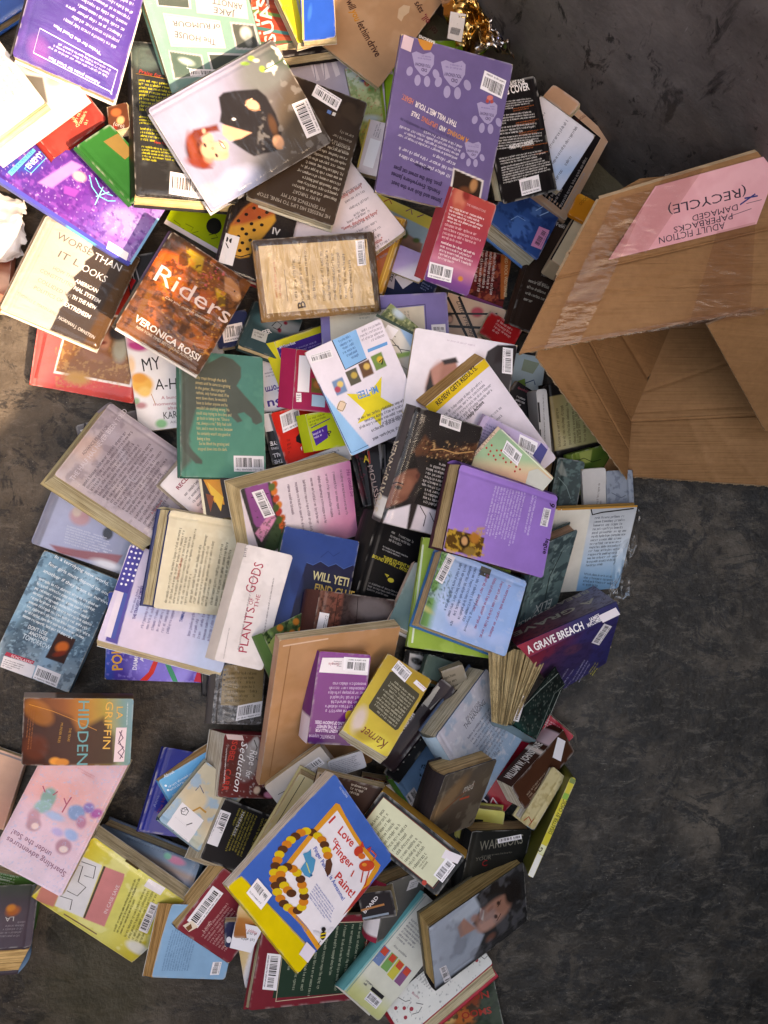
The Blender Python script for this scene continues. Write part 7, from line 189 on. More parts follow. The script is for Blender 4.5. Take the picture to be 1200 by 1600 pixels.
{'k':'hardcover_book','l':'black text-covered hardcover, upside down beneath the portrait book','p':[-0.1223,0.5582,0.0903,0.0858,-0.1791,2.8689],'s':[0.1378,0.2074,0.026],'sp':'R','c':'35291f','b':'h','sc':'35291f','pg':'c4beaa','bc':'cfc8b4','gl':'m','wp':0.0015,'o':[['g',19.8,-79.2,-29.3,112.4,[[0,'332822'],[1,'42342a']]],['nz',29.7,'4c3d31',0.55,0.2,0.5,None],['T','HE PRESSES HIS LIPS TO MINE, STOP',-60.1,89.3,54,90.2,5.7,'a89c90',0,0],['T','MY SENTENCE BUT MY',-49.8,80.8,20,79.5,5.7,'a89c90',0,0],['T','IN MY THROAT',-38.5,68.5,4.3,68.9,5.7,'a89c90',0,0],['G',-62.6,67.1,10.8,67.4,-61.4,-25.5,11,'b5aa9c',0.9],['G',-59.2,-9.8,-26.2,-11.2,-62,-46.9,4,'8a7f74',0.6],['B',-26.7,-73.1,16.7,-83,-29.7,-93.4,'e6dfe2'],['P',[-13.1,-70.4,-19.4,-69.8,-18.8,-64.2,-12.5,-64.9],'5a78b0'],['P',[-21.5,-69.6,-26.6,-69.5,-26,-64,-20.9,-64],'c9c4c0']]},
{'k':'hardcover_book','l':'red-haired smiling woman portrait hardcover in a black jacket, glossy plastic jacket','p':[-0.2166,0.5734,0.1353,0.1483,-0.2375,2.1327],'s':[0.1614,0.2143,0.03],'sp':'R','c':'9a9aac','b':'h','sc':'6a6664','pg':'bfa468','bc':'e0dce0','gl':'m','wr':1,'wp':0.0015,'sh':[0.0023,-0.0005],'o':[['g',58.5,101.1,-55.8,-101.8,[[0,'8c8ca4'],[0.4,'8a8aa2'],[0.6,'6c6a6e'],[0.8,'524840'],[1,'443c38']]],['b',-67.3,52.7,36.7,22,-90,'a8b0d0',14.7,0.8],['b',52,49.2,45.8,27.5,-90,'9a9ab2',18.3,0.7],['b',-57.6,91.2,18.3,12.8,-117,'a4a0aa',9.2,1],['b',49.7,-73.3,40.3,27.5,-90,'6a6e6e',14.7,0.85],['b',53.2,-109.6,27.5,16.5,-117,'4c5650',9.2,0.8],['b',-28.1,-87.2,36.7,36.7,-117,'54483c',14.7,0.8],['L',[50.5,-71.6,50.3,-106.8,36.2,-106.8],1.3,'3f5a34'],['b',61.1,-106,6.4,5.5,-137,'e6e6d6',2.3,1],['b',65.8,-104.7,9.2,2.3,-148,'e9e9dc',1.4,1],['b',58.8,-106.7,2.3,8.2,-138,'e9e9dc',1.4,1],['b',49.1,-84.2,7.3,5.5,-137,'e6e6d6',2.3,1],['b',47.7,-81,10.1,2.2,-98,'e9e9dc',1.4,1],['b',47.5,-85.3,2.2,9.2,-117,'e9e9dc',1.4,1],['b',46.8,-108.5,4.6,4.6,-117,'e6e6d6',1.8,1],['b',53.3,-70.1,4.6,4.6,-117,'8aa84c',1.8,1],['b',72.5,-64.2,5.5,3.7,-127,'8aa84c',1.8,1],['b',70.8,-51.8,6.4,2.7,-117,'7a9a44',1.8,1],['b',67.3,-68.5,4.6,2.7,-117,'d8d8c8',1.8,1],['pp',[49.2,8.3,51.4,-1.1,46.4,-16.8,33.2,-48.4,19,-54.3,-8.7,-53.2,-33,-47.7,-47.1,-35.7,-52.7,-25,-47.1,-6.3,-43.7,8.2,-34.5,14.3,-12.4,26,-4.8,7.3,-14.8,-6.1,11.3,21,20,26.2,30.3,16.8],'252224',2.7,1],['pp',[15.3,24.9,10.4,19.3,-14,-6.7,-13.9,11.3,-9.2,28.3,3,32.3],'cf9c80',2.3,1],['b',0.3,78.2,15.6,22.9,-104,'421a10',5.5,1],['nz',4.6,'5a2416',0.52,0.2,0.7,[18,77.3,6,53.9,-22.3,73.5,-10.3,96.8]],['b',8.3,54.6,8.2,9.2,-117,'d8a084',3.7,1],['pp',[22.6,78.5,28.2,65.7,23.4,48.6,18.7,31.6,9.6,33.4,14.9,47.8,14.1,61.9,8.6,74.7,-12.7,80.4,-29.3,71.6,-23.4,83.3,-11.4,90.8,3.9,89.2],'6a2816',4.6,1],['b',-13.3,83.1,18.3,8.2,-127,'7a2e1a',5.5,1],['b',9.7,80.7,6.4,18.3,-110,'863a22',5.5,1],['nz',3.2,'7a3a22',0.6,0.16,0.6,[20.1,73.5,11.5,56.9,-21.2,79.5,-12.7,96.2]],['b',-9.3,55.5,17.4,12.8,-138,'c08a70',6.4,1],['b',-13.4,51.6,13.7,11,-132,'d4a084',5.5,1],['b',-19.8,47,8.2,7.3,-137,'cf987c',4.6,1],['b',-14.9,68.4,7.3,7.3,-117,'b87c64',4.6,0.8],['b',-10.9,40.8,8.2,8.2,-117,'dcaa8c',3.7,1],['b',-5.9,62.2,11,11,-117,'d29a7c',3.7,1],['b',2.6,63.1,3.1,2,178,'2a1c18',0.9,1],['b',-17,56.3,3.1,2,178,'2a1c18',0.9,1],['b',-6.3,55.7,2.3,2.3,-117,'b87c60',1.4,1],['pp',[-0.4,41.5,-6.4,37.7,-16,38.7,-14.3,42,-7.2,43.9],'a83c38',1.1,1],['pp',[-3.5,41.3,-8.6,39.2,-14.4,39.8,-10.4,41.6],'f0e4dc',0.7,1],['b',19.8,53.4,2.7,3.7,-117,'c8907a',1.8,1],['b',17.6,-29.6,10.1,7.3,-142,'d8a88a',2.3,1],['L',[22,-19.1,21.8,-29.2],2,'cfa084'],['L',[16.1,-20.7,10.3,-28,6.1,-36.3],1.3,'9a6c54'],['L',[24.4,-24.2,25.5,-34],1.8,'dcb094'],['b',-43.6,-34.7,8.2,10.1,-108,'cf9c7c',2.7,1],['L',[-49.7,-27.1,-54,-35.4],1.8,'c08c6c'],['b',-20.3,-40.6,5.5,14.7,-104,'5a3c28',3.7,0.8],['b',13.6,5.8,2.7,1.8,-117,'e6e2e2',0.9,1],['nz',12.8,'8a8684',0.64,0.1,0.4,[46.5,-59.8,-4.8,-159.7,-94.1,-97.9,-42.9,2]],['B',-8.1,-81.7,-59.4,-75.5,-10.9,-106.8,'e6dfe2']]},
{'k':'picture_book','l':'big lavender back cover with pale paw prints, upside-down text and a photo','p':[0.0807,0.5474,0.1884,-0.1688,-0.2015,2.9956],'s':[0.163,0.2088,0.024],'sp':'R','c':'6a5a86','b':'p','sc':'7a6a90','pg':'d6c6a6','gl':'p','wp':0.0034,'sh':[-0.0016,-0.0035],'o':[['g',89.1,-99.2,-44.2,94.1,[[0,'6c5a84'],[0.5,'665784'],[1,'64547e']]],['nz',44.3,'736390',0.55,0.25,0.4,None],['P',[63.3,-84.2,57.5,-87.8,47.5,-86.5,37.2,-91.8,31.7,-88.7,30.3,-77.3,35.8,-64.2,40.6,-59.5,46.5,-61,56.1,-68.3],'9d90b2'],['P',[57.6,-61,58,-59,58.9,-57.1,60.2,-55.8,61.7,-55.1,63.3,-55.1,64.6,-55.8,65.7,-57.2,66.3,-59,66.3,-61.1,65.9,-63.2,64.9,-65,63.6,-66.4,62.1,-67.1,60.6,-67.1,59.3,-66.3,58.2,-65,57.6,-63.1],'9d90b2'],['P',[44.5,-53,44.5,-50.6,45.1,-48.3,46.1,-46.5,47.4,-45.5,49,-45.2,50.5,-45.9,51.8,-47.3,52.8,-49.3,53.3,-51.7,53.3,-54.2,52.7,-56.5,51.7,-58.2,50.3,-59.3,48.8,-59.5,47.3,-58.9,46,-57.5,45,-55.5],'9d90b2'],['P',[31.1,-55.1,30.9,-52.6,31.2,-50.3,32.1,-48.5,33.3,-47.3,34.8,-47,36.4,-47.5,37.9,-48.8,39.1,-50.7,39.8,-53,40,-55.5,39.7,-57.8,38.8,-59.6,37.6,-60.8,36,-61.1,34.5,-60.6,33,-59.3,31.8,-57.4],'9d90b2'],['P',[21,-68.4,20,-66.4,19.6,-64.4,19.9,-62.5,20.7,-61.2,22,-60.4,23.7,-60.3,25.5,-60.8,27.2,-62.1,28.6,-63.8,29.6,-65.7,30,-67.8,29.8,-69.6,29,-71,27.7,-71.8,26,-71.9,24.2,-71.3,22.5,-70.1],'9d90b2'],['T','YOU KNOW?',34,-75.7,56.4,-74.1,4,'4a3c60',1,0],['T','DID',38.5,-69.5,46.5,-69.1,4,'4a3c60',1,0],['G',35,-80.6,57.2,-78.3,36.2,-86.9,2,'776a90',1],['P',[21.1,-83,14.6,-87,3.4,-85.5,-8.1,-91.5,-14.2,-88,-15.8,-75.2,-9.6,-60.7,-4.3,-55.3,2.4,-57,13,-65.2],'9d90b2'],['P',[14.7,-57.1,15.2,-54.8,16.3,-52.7,17.7,-51.2,19.4,-50.4,21.1,-50.4,22.6,-51.3,23.8,-52.8,24.4,-54.9,24.5,-57.2,24,-59.5,23,-61.5,21.5,-63,19.8,-63.8,18.1,-63.8,16.6,-63,15.4,-61.5,14.8,-59.4],'9d90b2'],['P',[0.1,-48.2,0.1,-45.4,0.8,-42.9,1.9,-40.9,3.4,-39.7,5.1,-39.4,6.8,-40.1,8.3,-41.7,9.4,-44,9.9,-46.7,9.9,-49.4,9.3,-52,8.1,-54,6.6,-55.2,4.9,-55.4,3.2,-54.7,1.8,-53.1,0.7,-50.8],'9d90b2'],['P',[-14.9,-50.4,-15.1,-47.7,-14.7,-45.1,-13.8,-43.1,-12.4,-41.8,-10.7,-41.4,-8.9,-41.9,-7.3,-43.4,-6,-45.5,-5.2,-48.1,-4.9,-50.9,-5.3,-53.5,-6.3,-55.5,-7.7,-56.8,-9.3,-57.2,-11.1,-56.6,-12.7,-55.2,-14,-53],'9d90b2'],['P',[-26.1,-65.3,-27.2,-63,-27.7,-60.8,-27.4,-58.8,-26.5,-57.2,-25,-56.3,-23.2,-56.2,-21.2,-56.9,-19.2,-58.2,-17.6,-60.1,-16.5,-62.3,-16.1,-64.6,-16.3,-66.6,-17.2,-68.2,-18.7,-69.1,-20.6,-69.2,-22.6,-68.5,-24.5,-67.2],'9d90b2'],['T','YOU KNOW?',-11.6,-73.4,13.4,-71.7,4.5,'4a3c60',1,0],['T','DID',-6.6,-66.5,2.3,-66.1,4.5,'4a3c60',1,0],['G',-10.5,-78.9,14.3,-76.4,-9.2,-86,2,'776a90',1],['P',[-40.2,-42.7,-45.7,-46,-55.1,-44.8,-64.8,-49.8,-69.9,-46.8,-71.3,-36.1,-66.1,-23.8,-61.6,-19.4,-56,-20.8,-47,-27.7],'9d90b2'],['P',[-45.6,-20.8,-45.2,-18.9,-44.3,-17.2,-43.1,-15.9,-41.7,-15.2,-40.2,-15.2,-38.9,-15.9,-38,-17.2,-37.4,-19,-37.3,-20.9,-37.8,-22.9,-38.6,-24.6,-39.9,-25.9,-41.3,-26.5,-42.7,-26.5,-44,-25.8,-45,-24.5,-45.5,-22.8],'9d90b2'],['P',[-57.9,-13.3,-57.9,-11,-57.3,-8.8,-56.4,-7.2,-55.1,-6.2,-53.7,-6,-52.3,-6.6,-51,-7.9,-50.1,-9.8,-49.6,-12.1,-49.6,-14.4,-50.2,-16.5,-51.1,-18.2,-52.4,-19.2,-53.8,-19.4,-55.3,-18.8,-56.5,-17.5,-57.4,-15.6],'9d90b2'],['P',[-70.5,-15.2,-70.7,-12.9,-70.4,-10.7,-69.6,-9,-68.4,-7.9,-67,-7.6,-65.5,-8.1,-64.1,-9.3,-63,-11.1,-62.3,-13.3,-62.1,-15.6,-62.5,-17.8,-63.2,-19.5,-64.4,-20.6,-65.8,-20.9,-67.3,-20.5,-68.7,-19.2,-69.8,-17.4],'9d90b2'],['P',[-80,-27.7,-80.9,-25.9,-81.1,-24,-81.1,-22.3,-80.3,-21,-79.1,-20.2,-77.5,-20.1,-75.8,-20.7,-74.2,-21.8,-72.8,-23.4,-71.9,-25.3,-71.5,-27.2,-71.7,-28.9,-72.5,-30.2,-73.7,-30.9,-75.3,-31,-77,-30.5,-78.6,-29.3],'9d90b2'],['T','YOU KNOW?',-67.8,-34.6,-46.7,-33.1,3.8,'4a3c60',1,0],['T','DID',-63.6,-28.8,-56,-28.4,3.8,'4a3c60',1,0],['G',-66.9,-39.2,-45.9,-37.1,-65.7,-45.2,2,'776a90',1],['P',[-32.9,11.9,-37.3,9.2,-44.9,10.3,-52.8,6.2,-57,8.6,-58.1,17.3,-53.8,27.2,-50.2,30.9,-45.6,29.7,-38.3,24.1],'9d90b2'],['P',[-37.2,29.7,-36.9,31.3,-36.1,32.7,-35.2,33.7,-34,34.2,-32.8,34.2,-31.8,33.7,-31,32.6,-30.5,31.2,-30.5,29.6,-30.8,28,-31.6,26.6,-32.5,25.6,-33.7,25.1,-34.9,25.1,-35.9,25.6,-36.7,26.7,-37.2,28.1],'9d90b2'],['P',[-47.2,35.8,-47.2,37.7,-46.7,39.4,-46,40.8,-44.9,41.6,-43.8,41.8,-42.6,41.3,-41.6,40.2,-40.9,38.7,-40.5,36.8,-40.5,34.9,-40.9,33.2,-41.7,31.8,-42.7,31,-43.9,30.8,-45,31.3,-46.1,32.4,-46.8,34],'9d90b2'],['P',[-57.4,34.3,-57.6,36.1,-57.3,37.9,-56.7,39.3,-55.7,40.2,-54.6,40.4,-53.4,40.1,-52.2,39.1,-51.4,37.6,-50.8,35.8,-50.6,33.9,-50.9,32.2,-51.5,30.8,-52.5,29.9,-53.7,29.6,-54.9,30,-56,31,-56.9,32.5],'9d90b2'],['P',[-65.1,24.1,-65.9,25.6,-66.2,27.1,-66,28.5,-65.4,29.6,-64.4,30.2,-63.1,30.3,-61.7,29.8,-60.4,28.9,-59.3,27.6,-58.6,26.1,-58.2,24.6,-58.4,23.2,-59,22.1,-60.1,21.5,-61.3,21.4,-62.7,21.9,-64,22.8],'9d90b2'],['T','YOU KNOW?',-55.2,18.5,-38.1,19.7,3.1,'4a3c60',1,0],['T','DID',-51.8,23.2,-45.7,23.5,3.1,'4a3c60',1,0],['G',-54.5,14.8,-37.5,16.5,-53.5,9.9,2,'776a90',1],['T','THAT WILL MELT YOUR',-17.7,-11.9,46,-25.5,7,'e6d8d8',1,0],['T','HEART.',49.1,-26.5,66,-30.4,6.9,'c87a6a',1,0],['T','A MOVING',-38.3,5.7,-6.5,-0.7,6.2,'d08a4a',1,0],['T','AND',-3.6,-0.8,6.3,-2.9,6.1,'e6d8d8',1,0],['T','UPLIFTING',9.2,-3,33.2,-8.7,6.1,'c8745c',1,0],['T','TALE',36.2,-9.7,49,-11.9,6.1,'e6d8d8',1,0],['G',-18.4,20.7,66.8,4.3,-19.8,8.3,2,'504468',0.8],['G',-25.6,38.1,72.4,24.6,-30.8,16.1,4,'cfc4d4',0.8],['G',-19.5,65.4,65.1,52.3,-25.9,39.7,3,'cfc4d4',0.8],['T','James and Bob are the best',-15.6,93.9,60.7,84,6,'352a48',1,0],['T','friends. Everywhere James',-11.5,82.8,63,72.5,6.1,'352a48',1,0],['T','goes, Bob the street cat goes',-11.4,72.4,61,63.4,6.1,'352a48',1,0],['T','with him',8.9,56.4,32.4,53.3,5.3,'352a48',1,0],['pp',[-23.7,48,-70.9,55.1,-71.4,96.4,-24.7,91.8],'e0d4cc',0.7,1],['pp',[-26,50,-68.5,57.4,-69.1,94.4,-27.1,89.5],'2c1c14',0.7,1],['b',-57.6,65.1,5.3,8.9,175,'b07a50',3.5,1],['b',-45.5,76.6,8.9,7.1,-167,'6a3c24',4.4,1],['B',-73.8,-56,-40.3,-62,-75.7,-80.6,'e6dfe2'],['P',[-61.7,-54.9,-61.6,-53.7,-61,-52.6,-60,-51.5,-58.5,-50.8,-57,-50.4,-55.4,-50.5,-54,-50.9,-53.1,-51.7,-52.6,-52.8,-52.6,-54,-53.2,-55.2,-54.3,-56.2,-55.7,-56.9,-57.3,-57.3,-58.8,-57.3,-60.2,-56.8,-61.2,-56],'c8706a'],['P',[-56.6,-49.4,-56.5,-48.1,-55.8,-47,-54.8,-46.4,-53.6,-46.5,-52.5,-47.2,-52,-48.4,-52.1,-49.7,-52.7,-50.8,-53.8,-51.4,-55,-51.3,-56,-50.6],'b04a44'],['P',[-63.1,-50.1,-63,-48.8,-62.4,-47.7,-61.3,-47.1,-60.1,-47.1,-59.1,-47.9,-58.5,-49,-58.6,-50.3,-59.3,-51.4,-60.3,-52,-61.5,-52,-62.6,-51.2],'b04a44'],['S',78.4,-104,63.8,-102.2,79.7,-86.4,'d2b4bc'],['P',[58.7,-104,53.6,-104,45.6,-104,35.9,-104,38.4,-93.7,47.5,-91.6,54.3,-96.9],'c8843c'],['P',[57.2,-104,34,-104,34.9,-104,58.1,-104],'2c4a3a'],['T','BARRONS',34.1,-106,57.6,-109.1,3.5,'e6d8d0',1,0]]},
{'k':'paperback_book','l':'red and violet gradient romance with white text, leaning on the lavender paw-print book','p':[0.1041,0.3955,0.1605,0.1214,0.254,-0.2836],'s':[0.0679,0.1354,0.026],'sp':'L','c':'a83c44','b':'p','sc':'a83c44','pg':'b0a082','gl':'m','wp':0.0034,'sh':[-0.0095,0.0053],'o':[['g',-2.6,72.3,-4.8,-68.6,[[0,'b0463c'],[0.35,'a83a44'],[0.6,'a8405c'],[0.75,'c87a90'],[0.9,'7a3a80'],[1,'5a2c70']]],['b',-19.7,56.4,9.2,14.7,12,'c8745c',5.5,0.9],['b',-12.1,64,5.5,7.4,21,'8a2c28',3.7,1],['b',-18.1,43,7.4,7.4,21,'b85a48',4.6,1],['T','THE HARRINGTONS',-7.8,51.6,21.1,51.5,3.2,'d0a0a0',0,0],['G',-29.5,43.3,23.4,45,-27.5,19.8,5,'f0dada',1],['G',-29.3,19.1,27.2,22.2,-27.3,-4.4,4,'e0b0b4',0.9],['G',-26.7,-6.1,30.4,-4.6,-23.5,-32.9,5,'f0dcdc',1],['B',-33.2,-40.3,2.6,-36.8,-29.9,-61.5,'e6dfe2'],['b',16.5,-47.3,3.7,3.7,21,'c87a30',1.8,1]]},
{'k':'hardcover_book','l':'orange and brown fire-horse hardcover with a big pale title, in the upper left middle','p':[-0.3051,0.3096,0.1309,-0.1307,0.3221,-0.5302],'s':[0.1338,0.1649,0.03],'sp':'L','c':'5a3620','b':'h','sc':'3a3634','pg':'d6ccc0','bc':'e0dcdc','gl':'m','wr':1,'wp':0.0015,'o':[['g',-49.4,74,76.6,-54.6,[[0,'2c201a'],[0.3,'63361a'],[0.6,'6f401a'],[1,'5c361a']]],['pp',[-44.3,70.7,-1.7,83.5,36.7,53.2,47.5,38,72,-46.5,-51,-72.9,-57.1,12.7],'74401a',9.3,0.9],['b',-47.1,36.3,24.2,18.6,3,'b8521c',9.3,1],['b',-21,14.5,27.9,20.4,3,'c8601c',11.1,0.8],['b',19,18.9,24.2,14.9,3,'a84a1c',9.3,0.8],['b',45.1,-36.5,18.6,14.9,13,'a8561c',9.3,0.9],['pp',[-38.9,74.3,-10,75.7,-2.6,51.5,-25.4,54.2],'a88420',2.8,1],['pp',[25.2,45.5,41.9,47.8,49.6,30.5,42.8,23.7],'b88a1c',2.8,1],['nz',8.4,'b05a24',0.62,0.16,0.7,[-78.6,31.9,13.7,93.9,82.8,-28,-9.5,-90]],['nz',3.7,'d89440',0.78,0.1,0.6,[-58.6,34.1,10.6,80.6,79.7,-41.3,10.4,-87.8]],['nz',8.4,'3f2210',0.56,0.12,0.8,None],['nz',2.8,'b84a50',0.72,0.06,0.8,[-7.2,59.6,22,79.2,35.8,54.9,6.6,35.3]],['pp',[28.4,67.9,37,71.4,51.8,67.8,63.9,55.8,63.8,46.7,56.7,44.2,47.5,49.2,38.6,50],'a87048',2.8,1],['b',60.1,53.2,3.7,4.6,34,'c08a5c',1.9,1],['P',[52.4,58.1,52.6,57.5,52.4,56.8,52,56.3,51.3,56.1,50.7,56.2,50.3,56.7,50.1,57.4,50.2,58.1,50.7,58.6,51.3,58.8,51.9,58.6],'1c1410'],['pp',[-50.1,-74.6,-54.7,-10.3,-46.7,-9.4,-42.1,-73.7],'6a4014',2.8,1],['T','Riders',-55.4,6,65,7.1,25.9,'dcc2b8',0,0],['T','Can you outrun destiny?',-28.2,-8.3,42,-4.9,3.8,'cbb49c',0,0.3],['T','VERONICA ROSSI',-49.5,-60.7,56.3,-63.7,9.6,'e6d8cc',1,0],['T','NEW YORK TIMES BESTSELLING AUTHOR',-41.7,-68.9,48.6,-68.9,4.3,'c9b49c',0,0]]},
{'k':'hardcover_book','l':'beige text panel hardcover with brown frame in shiny shrink plastic, in the centre','p':[-0.1077,0.366,0.0955,0.188,-0.2369,1.6673],'s':[0.1198,0.1852,0.026],'sp':'B','c':'6a4a2e','b':'h','sc':'7a5a40','pg':'c9b4a0','gl':'m','wr':2,'wp':0.0015,'o':[['g',0.1,93.6,-6.7,-94.8,[[0,'8a6236'],[0.5,'5a4028'],[1,'4a3626']]],['pp',[-59.9,92.6,-59.9,-92.6,-43.8,-90.5,-45.3,88.9],'8a6230',3.8,1],['pp',[59.9,92.6,57.8,-84.4,42.8,-84.6,44.7,90.4],'40302a',3.8,1],['P',[-47.6,83.2,50.7,83.7,49.6,-82.4,-49,-85.9],'d8b484'],['T','B',-43.4,23,-33.1,23.8,11.9,'4a3420',1,0],['G',-32.5,41.6,44,38.7,-32,3.7,4,'6a5436',0.8],['G',-36.2,-1.8,42.2,-4.9,-35,-53.7,6,'6a5436',0.75],['G',-26.4,68.8,35.1,65.6,-25.5,56.7,2,'c87a54',0.7],['L',[-31.8,49.5,15,49],0.8,'8a6c48'],['B',10.9,-64,48.3,-64.4,11.6,-78,'e6dfe2']]}
]

# flat printed faces of the hand-built things:origin,x axis,y axis,normal (m),outline and printing (mm)
PANELS = {
'front':{'m':[[0.34483,-0.13336,0.155],[-0.91037,-0.4138,0.0],[0.03984,-0.08765,0.99535],[-0.41188,0.90614,0.09628]],'ol':[161.1,0,0,0,-5.1,-118.8,162.6,-101.3],'c':'6a4a5c','o':[['g',161.1,-37.5,-9,-29.8,[[0,'8a2c3c'],[0.35,'7a4050'],[0.6,'6a5a70'],[1,'8a86a0']]],['nz',4.8,'3c2a3c',0.56,0.1,0.6,None],['b',71.5,-47.9,13.3,13.3,118,'5a3a48',5.7,1],['T','A GRAVE',15,-60.1,154.5,-66.5,19.8,'b9b0a0',1,0],['T','BREACH',9.1,-110.9,98.9,-118.5,16.1,'aca396',1,0],['T','JAMES',-4.1,-40.1,16.5,-43.2,8.7,'9a98a8',0,0]]},
'spine':{'m':[[0.19796,-0.19892,0.156],[0.91357,0.40669,0.0],[-0.40097,0.90074,0.16701],[0.06792,-0.15258,0.98595]],'ol':[0,0,161.5,0,160.8,-18.1,8.2,-23.5],'c':'2c2a5c','o':[['g',-0.5,-6.3,161.5,-5.4,[[0,'9a2838'],[0.3,'7a2a48'],[0.55,'33305e'],[1,'2a2a58']]],['T','A GRAVE BREACH',10.9,-19.3,102.3,-18.2,12.1,'ece4e4',1,0],['T','JAMES',113.8,-12.6,130.8,-11.8,6,'ece4e4',1,0],['T','MACOMBER',108.3,-18.8,134.7,-18,6.1,'ece4e4',1,0],['S',128.9,-8.8,157.4,-7.9,131.2,-21.8,'e6d8dc']]},
'back':{'m':[[0.21585,-0.2168,0.152],[0.89954,0.43665,-0.01311],[-0.26689,0.57309,0.77481],[0.34584,-0.69347,0.63205]],'ol':[0,0,152.5,0,121.9,-147.6,26.9,-169.9],'c':'34306a','o':[['g',3,-9.8,145.2,-85.4,[[0,'8a2838'],[0.25,'6a2c48'],[0.5,'3a3268'],[1,'2f2e62']]],['pp',[9.9,-40.1,55.7,-18.8,107.9,-48.6,93.2,-103.1,45.3,-126.8,14.5,-93.5],'3a2c50',7.7,0.7],['b',69.7,-44.1,15.3,13.4,-45,'6a3a4c',7.7,0.6],['nz',6.7,'2c2244',0.6,0.12,0.5,None],['G',28.8,-129.5,58.7,-81.6,48.1,-171.9,3,'a8a4c0',0.8],['G',57.6,-145.3,87.8,-83.2,71.9,-171.5,3,'a8a4c0',0.8],['G',87.9,-147.1,106.1,-116.4,95.8,-171,3,'b8b040',0.9],['B',101.2,-50.8,125.3,-9.4,113.2,-71.9,'e6dfe2']]},
'splay':{'m':[[0.28153,-0.26556,0.1],[-0.34545,-0.8979,-0.27282],[0.88379,-0.21353,-0.41632],[0.31556,-0.38493,0.86732]],'ol':[87.6,-62.2,-23.8,-29.9,4.3,3.5,110,0],'c':'18221e','o':[['g',84.8,-59.8,-6.3,-5.8,[[0,'1f4a44'],[0.12,'1a2a26'],[1,'161c1a']]],['nz',6.6,'0f1412',0.5,0.12,0.7,None],['L',[-13.7,-19.7,17.1,-36.4,52.7,-53.3],1.1,'8a948c'],['L',[1.9,3.5,22.7,-8.5,107.6,-1.2],1.1,'6a746e'],['nz',2.2,'7a8078',0.8,0.05,0.5,None],['L',[89.4,5,14.4,-0.2],0.9,'9a9f98'],['B',80,-59.7,33.3,-67.7,81.1,-49.3,'e6dfe2']]},
'pink':{'m':[[0.4963,0.38374,0.275],[-0.97291,-0.23011,-0.02237],[0.22775,-0.93728,-0.26388],[0.03975,-0.26183,0.96429]],'ol':[201.1,0,126.8,-76.9,-44.7,-81.5,0,0],'c':'d98a94','o':[['g',59.9,-94.2,116.6,14.6,[[0,'d89a9e'],[1,'d29096']]],['nz',25.4,'dfa4a8',0.55,0.2,0.6,None],['T','(RECYCLE)',9.5,-49.3,116.9,-48.9,11.3,'2a2030',0,0],['T','DAMAGED',22.7,-30.6,84,-30,7.5,'2a2030',0,0],['T','PAPERBACKS',30.7,-21,110.2,-21.3,7.5,'2a2030',0,0],['T','ADULT FICTION',42,-12.1,131.3,-12.9,8.3,'2a2030',0,0],['L',[12.7,-35.6,-5.2,-34.7],2,'26306a'],['L',[-2.1,-37.8,19.4,-29],1.9,'26306a'],['L',[34.5,-17.8,4.8,-20.8],0.7,'4a3a48'],['L',[10.9,-28.6,-9.8,-28.8],0.7,'4a3a48']]},
'card':{'m':[[-0.19355,-0.66864,0.125],[-0.99301,0.02495,-0.11537],[-0.02828,-0.99923,0.02726],[-0.1146,0.03033,0.99295]],'ol':[35.6,-39.4,-7.9,-33.5,9.9,5.7,43.3,1],'c':'dcd8de','o':[['G',6.3,-9.1,36.6,-10.3,0.9,-26.9,2,'5c5a60',0.9],['T','Happy book',0.9,-26.9,29.3,-31.2,4.9,'b8484c',0,0.3]]}
}

# ================================================================== helpers
def lin(hx):
    v = [int(hx[i:i+2], 16)/255 for i in (0, 2, 4)]
    return np.array([x/12.92 if x <= .04045 else ((x+.055)/1.055)**2.4 for x in v])

def at(px, py, z):
    """the point at height z that lies on the line of sight of a place in the photograph"""
    d = H - z
    return Vector(((px-600)/1202*d, (800-py)/1202*d, z))

class Acc:
    """collects vertices, faces and printed colours of ONE mesh"""
    def __init__(s): s.v = []; s.f = []; s.c = []; s.n = 0; s.m = []
    def add(s, v, f, col, mi=0):
        v = np.asarray(v, float).reshape(-1, 3); k = len(v)
        s.v.append(v); col = np.asarray(col, float)
        s.c.append(np.broadcast_to(col, (k, 3)) if col.ndim == 1 else col)
        o = s.n; s.f += [tuple(i+o for i in q) for q in f]; s.m += [mi]*len(f); s.n += k
    def build(s, name, mats, parent=None, fn=None):
        v = np.concatenate(s.v); c = np.concatenate(s.c)
        if fn is not None: v = fn(v)
        me = bpy.data.meshes.new(name)
        me.from_pydata(v.tolist(), [], s.f)
        a = me.color_attributes.new('Col', 'FLOAT_COLOR', 'POINT')
        a.data.foreach_set('color', np.c_[c, np.ones(len(c))].astype('f4').ravel())
        for m in (mats if isinstance(mats, list) else [mats]): me.materials.append(m)
        if isinstance(mats, list) and len(mats) > 1: me.polygons.foreach_set('material_index', s.m)
        me.update()
        o = bpy.data.objects.new(name, me); C.objects.link(o)
        if parent is not None: o.parent = parent
        return o

def boxv(x0, x1, y0, y1, z0, z1):
    v = [(x, y, z) for z in (z0, z1) for y in (y0, y1) for x in (x0, x1)]
    f = [(0, 2, 3, 1), (4, 5, 7, 6), (0, 1, 5, 4), (2, 6, 7, 3), (0, 4, 6, 2), (1, 3, 7, 5)]
    return v, f

def thing(name, label, cat, loc=(0, 0, 0), rot=(0, 0, 0), group=None):
    o = bpy.data.objects.new(name, None); C.objects.link(o); o.empty_display_size = .03
    o.location = loc; o.rotation_euler = rot; o['label'] = label; o['category'] = cat
    if group: o['group'] = group
    return o

def tag(o, label, cat, group=None):
    o['label'] = label; o['category'] = cat
    if group: o['group'] = group
    return o

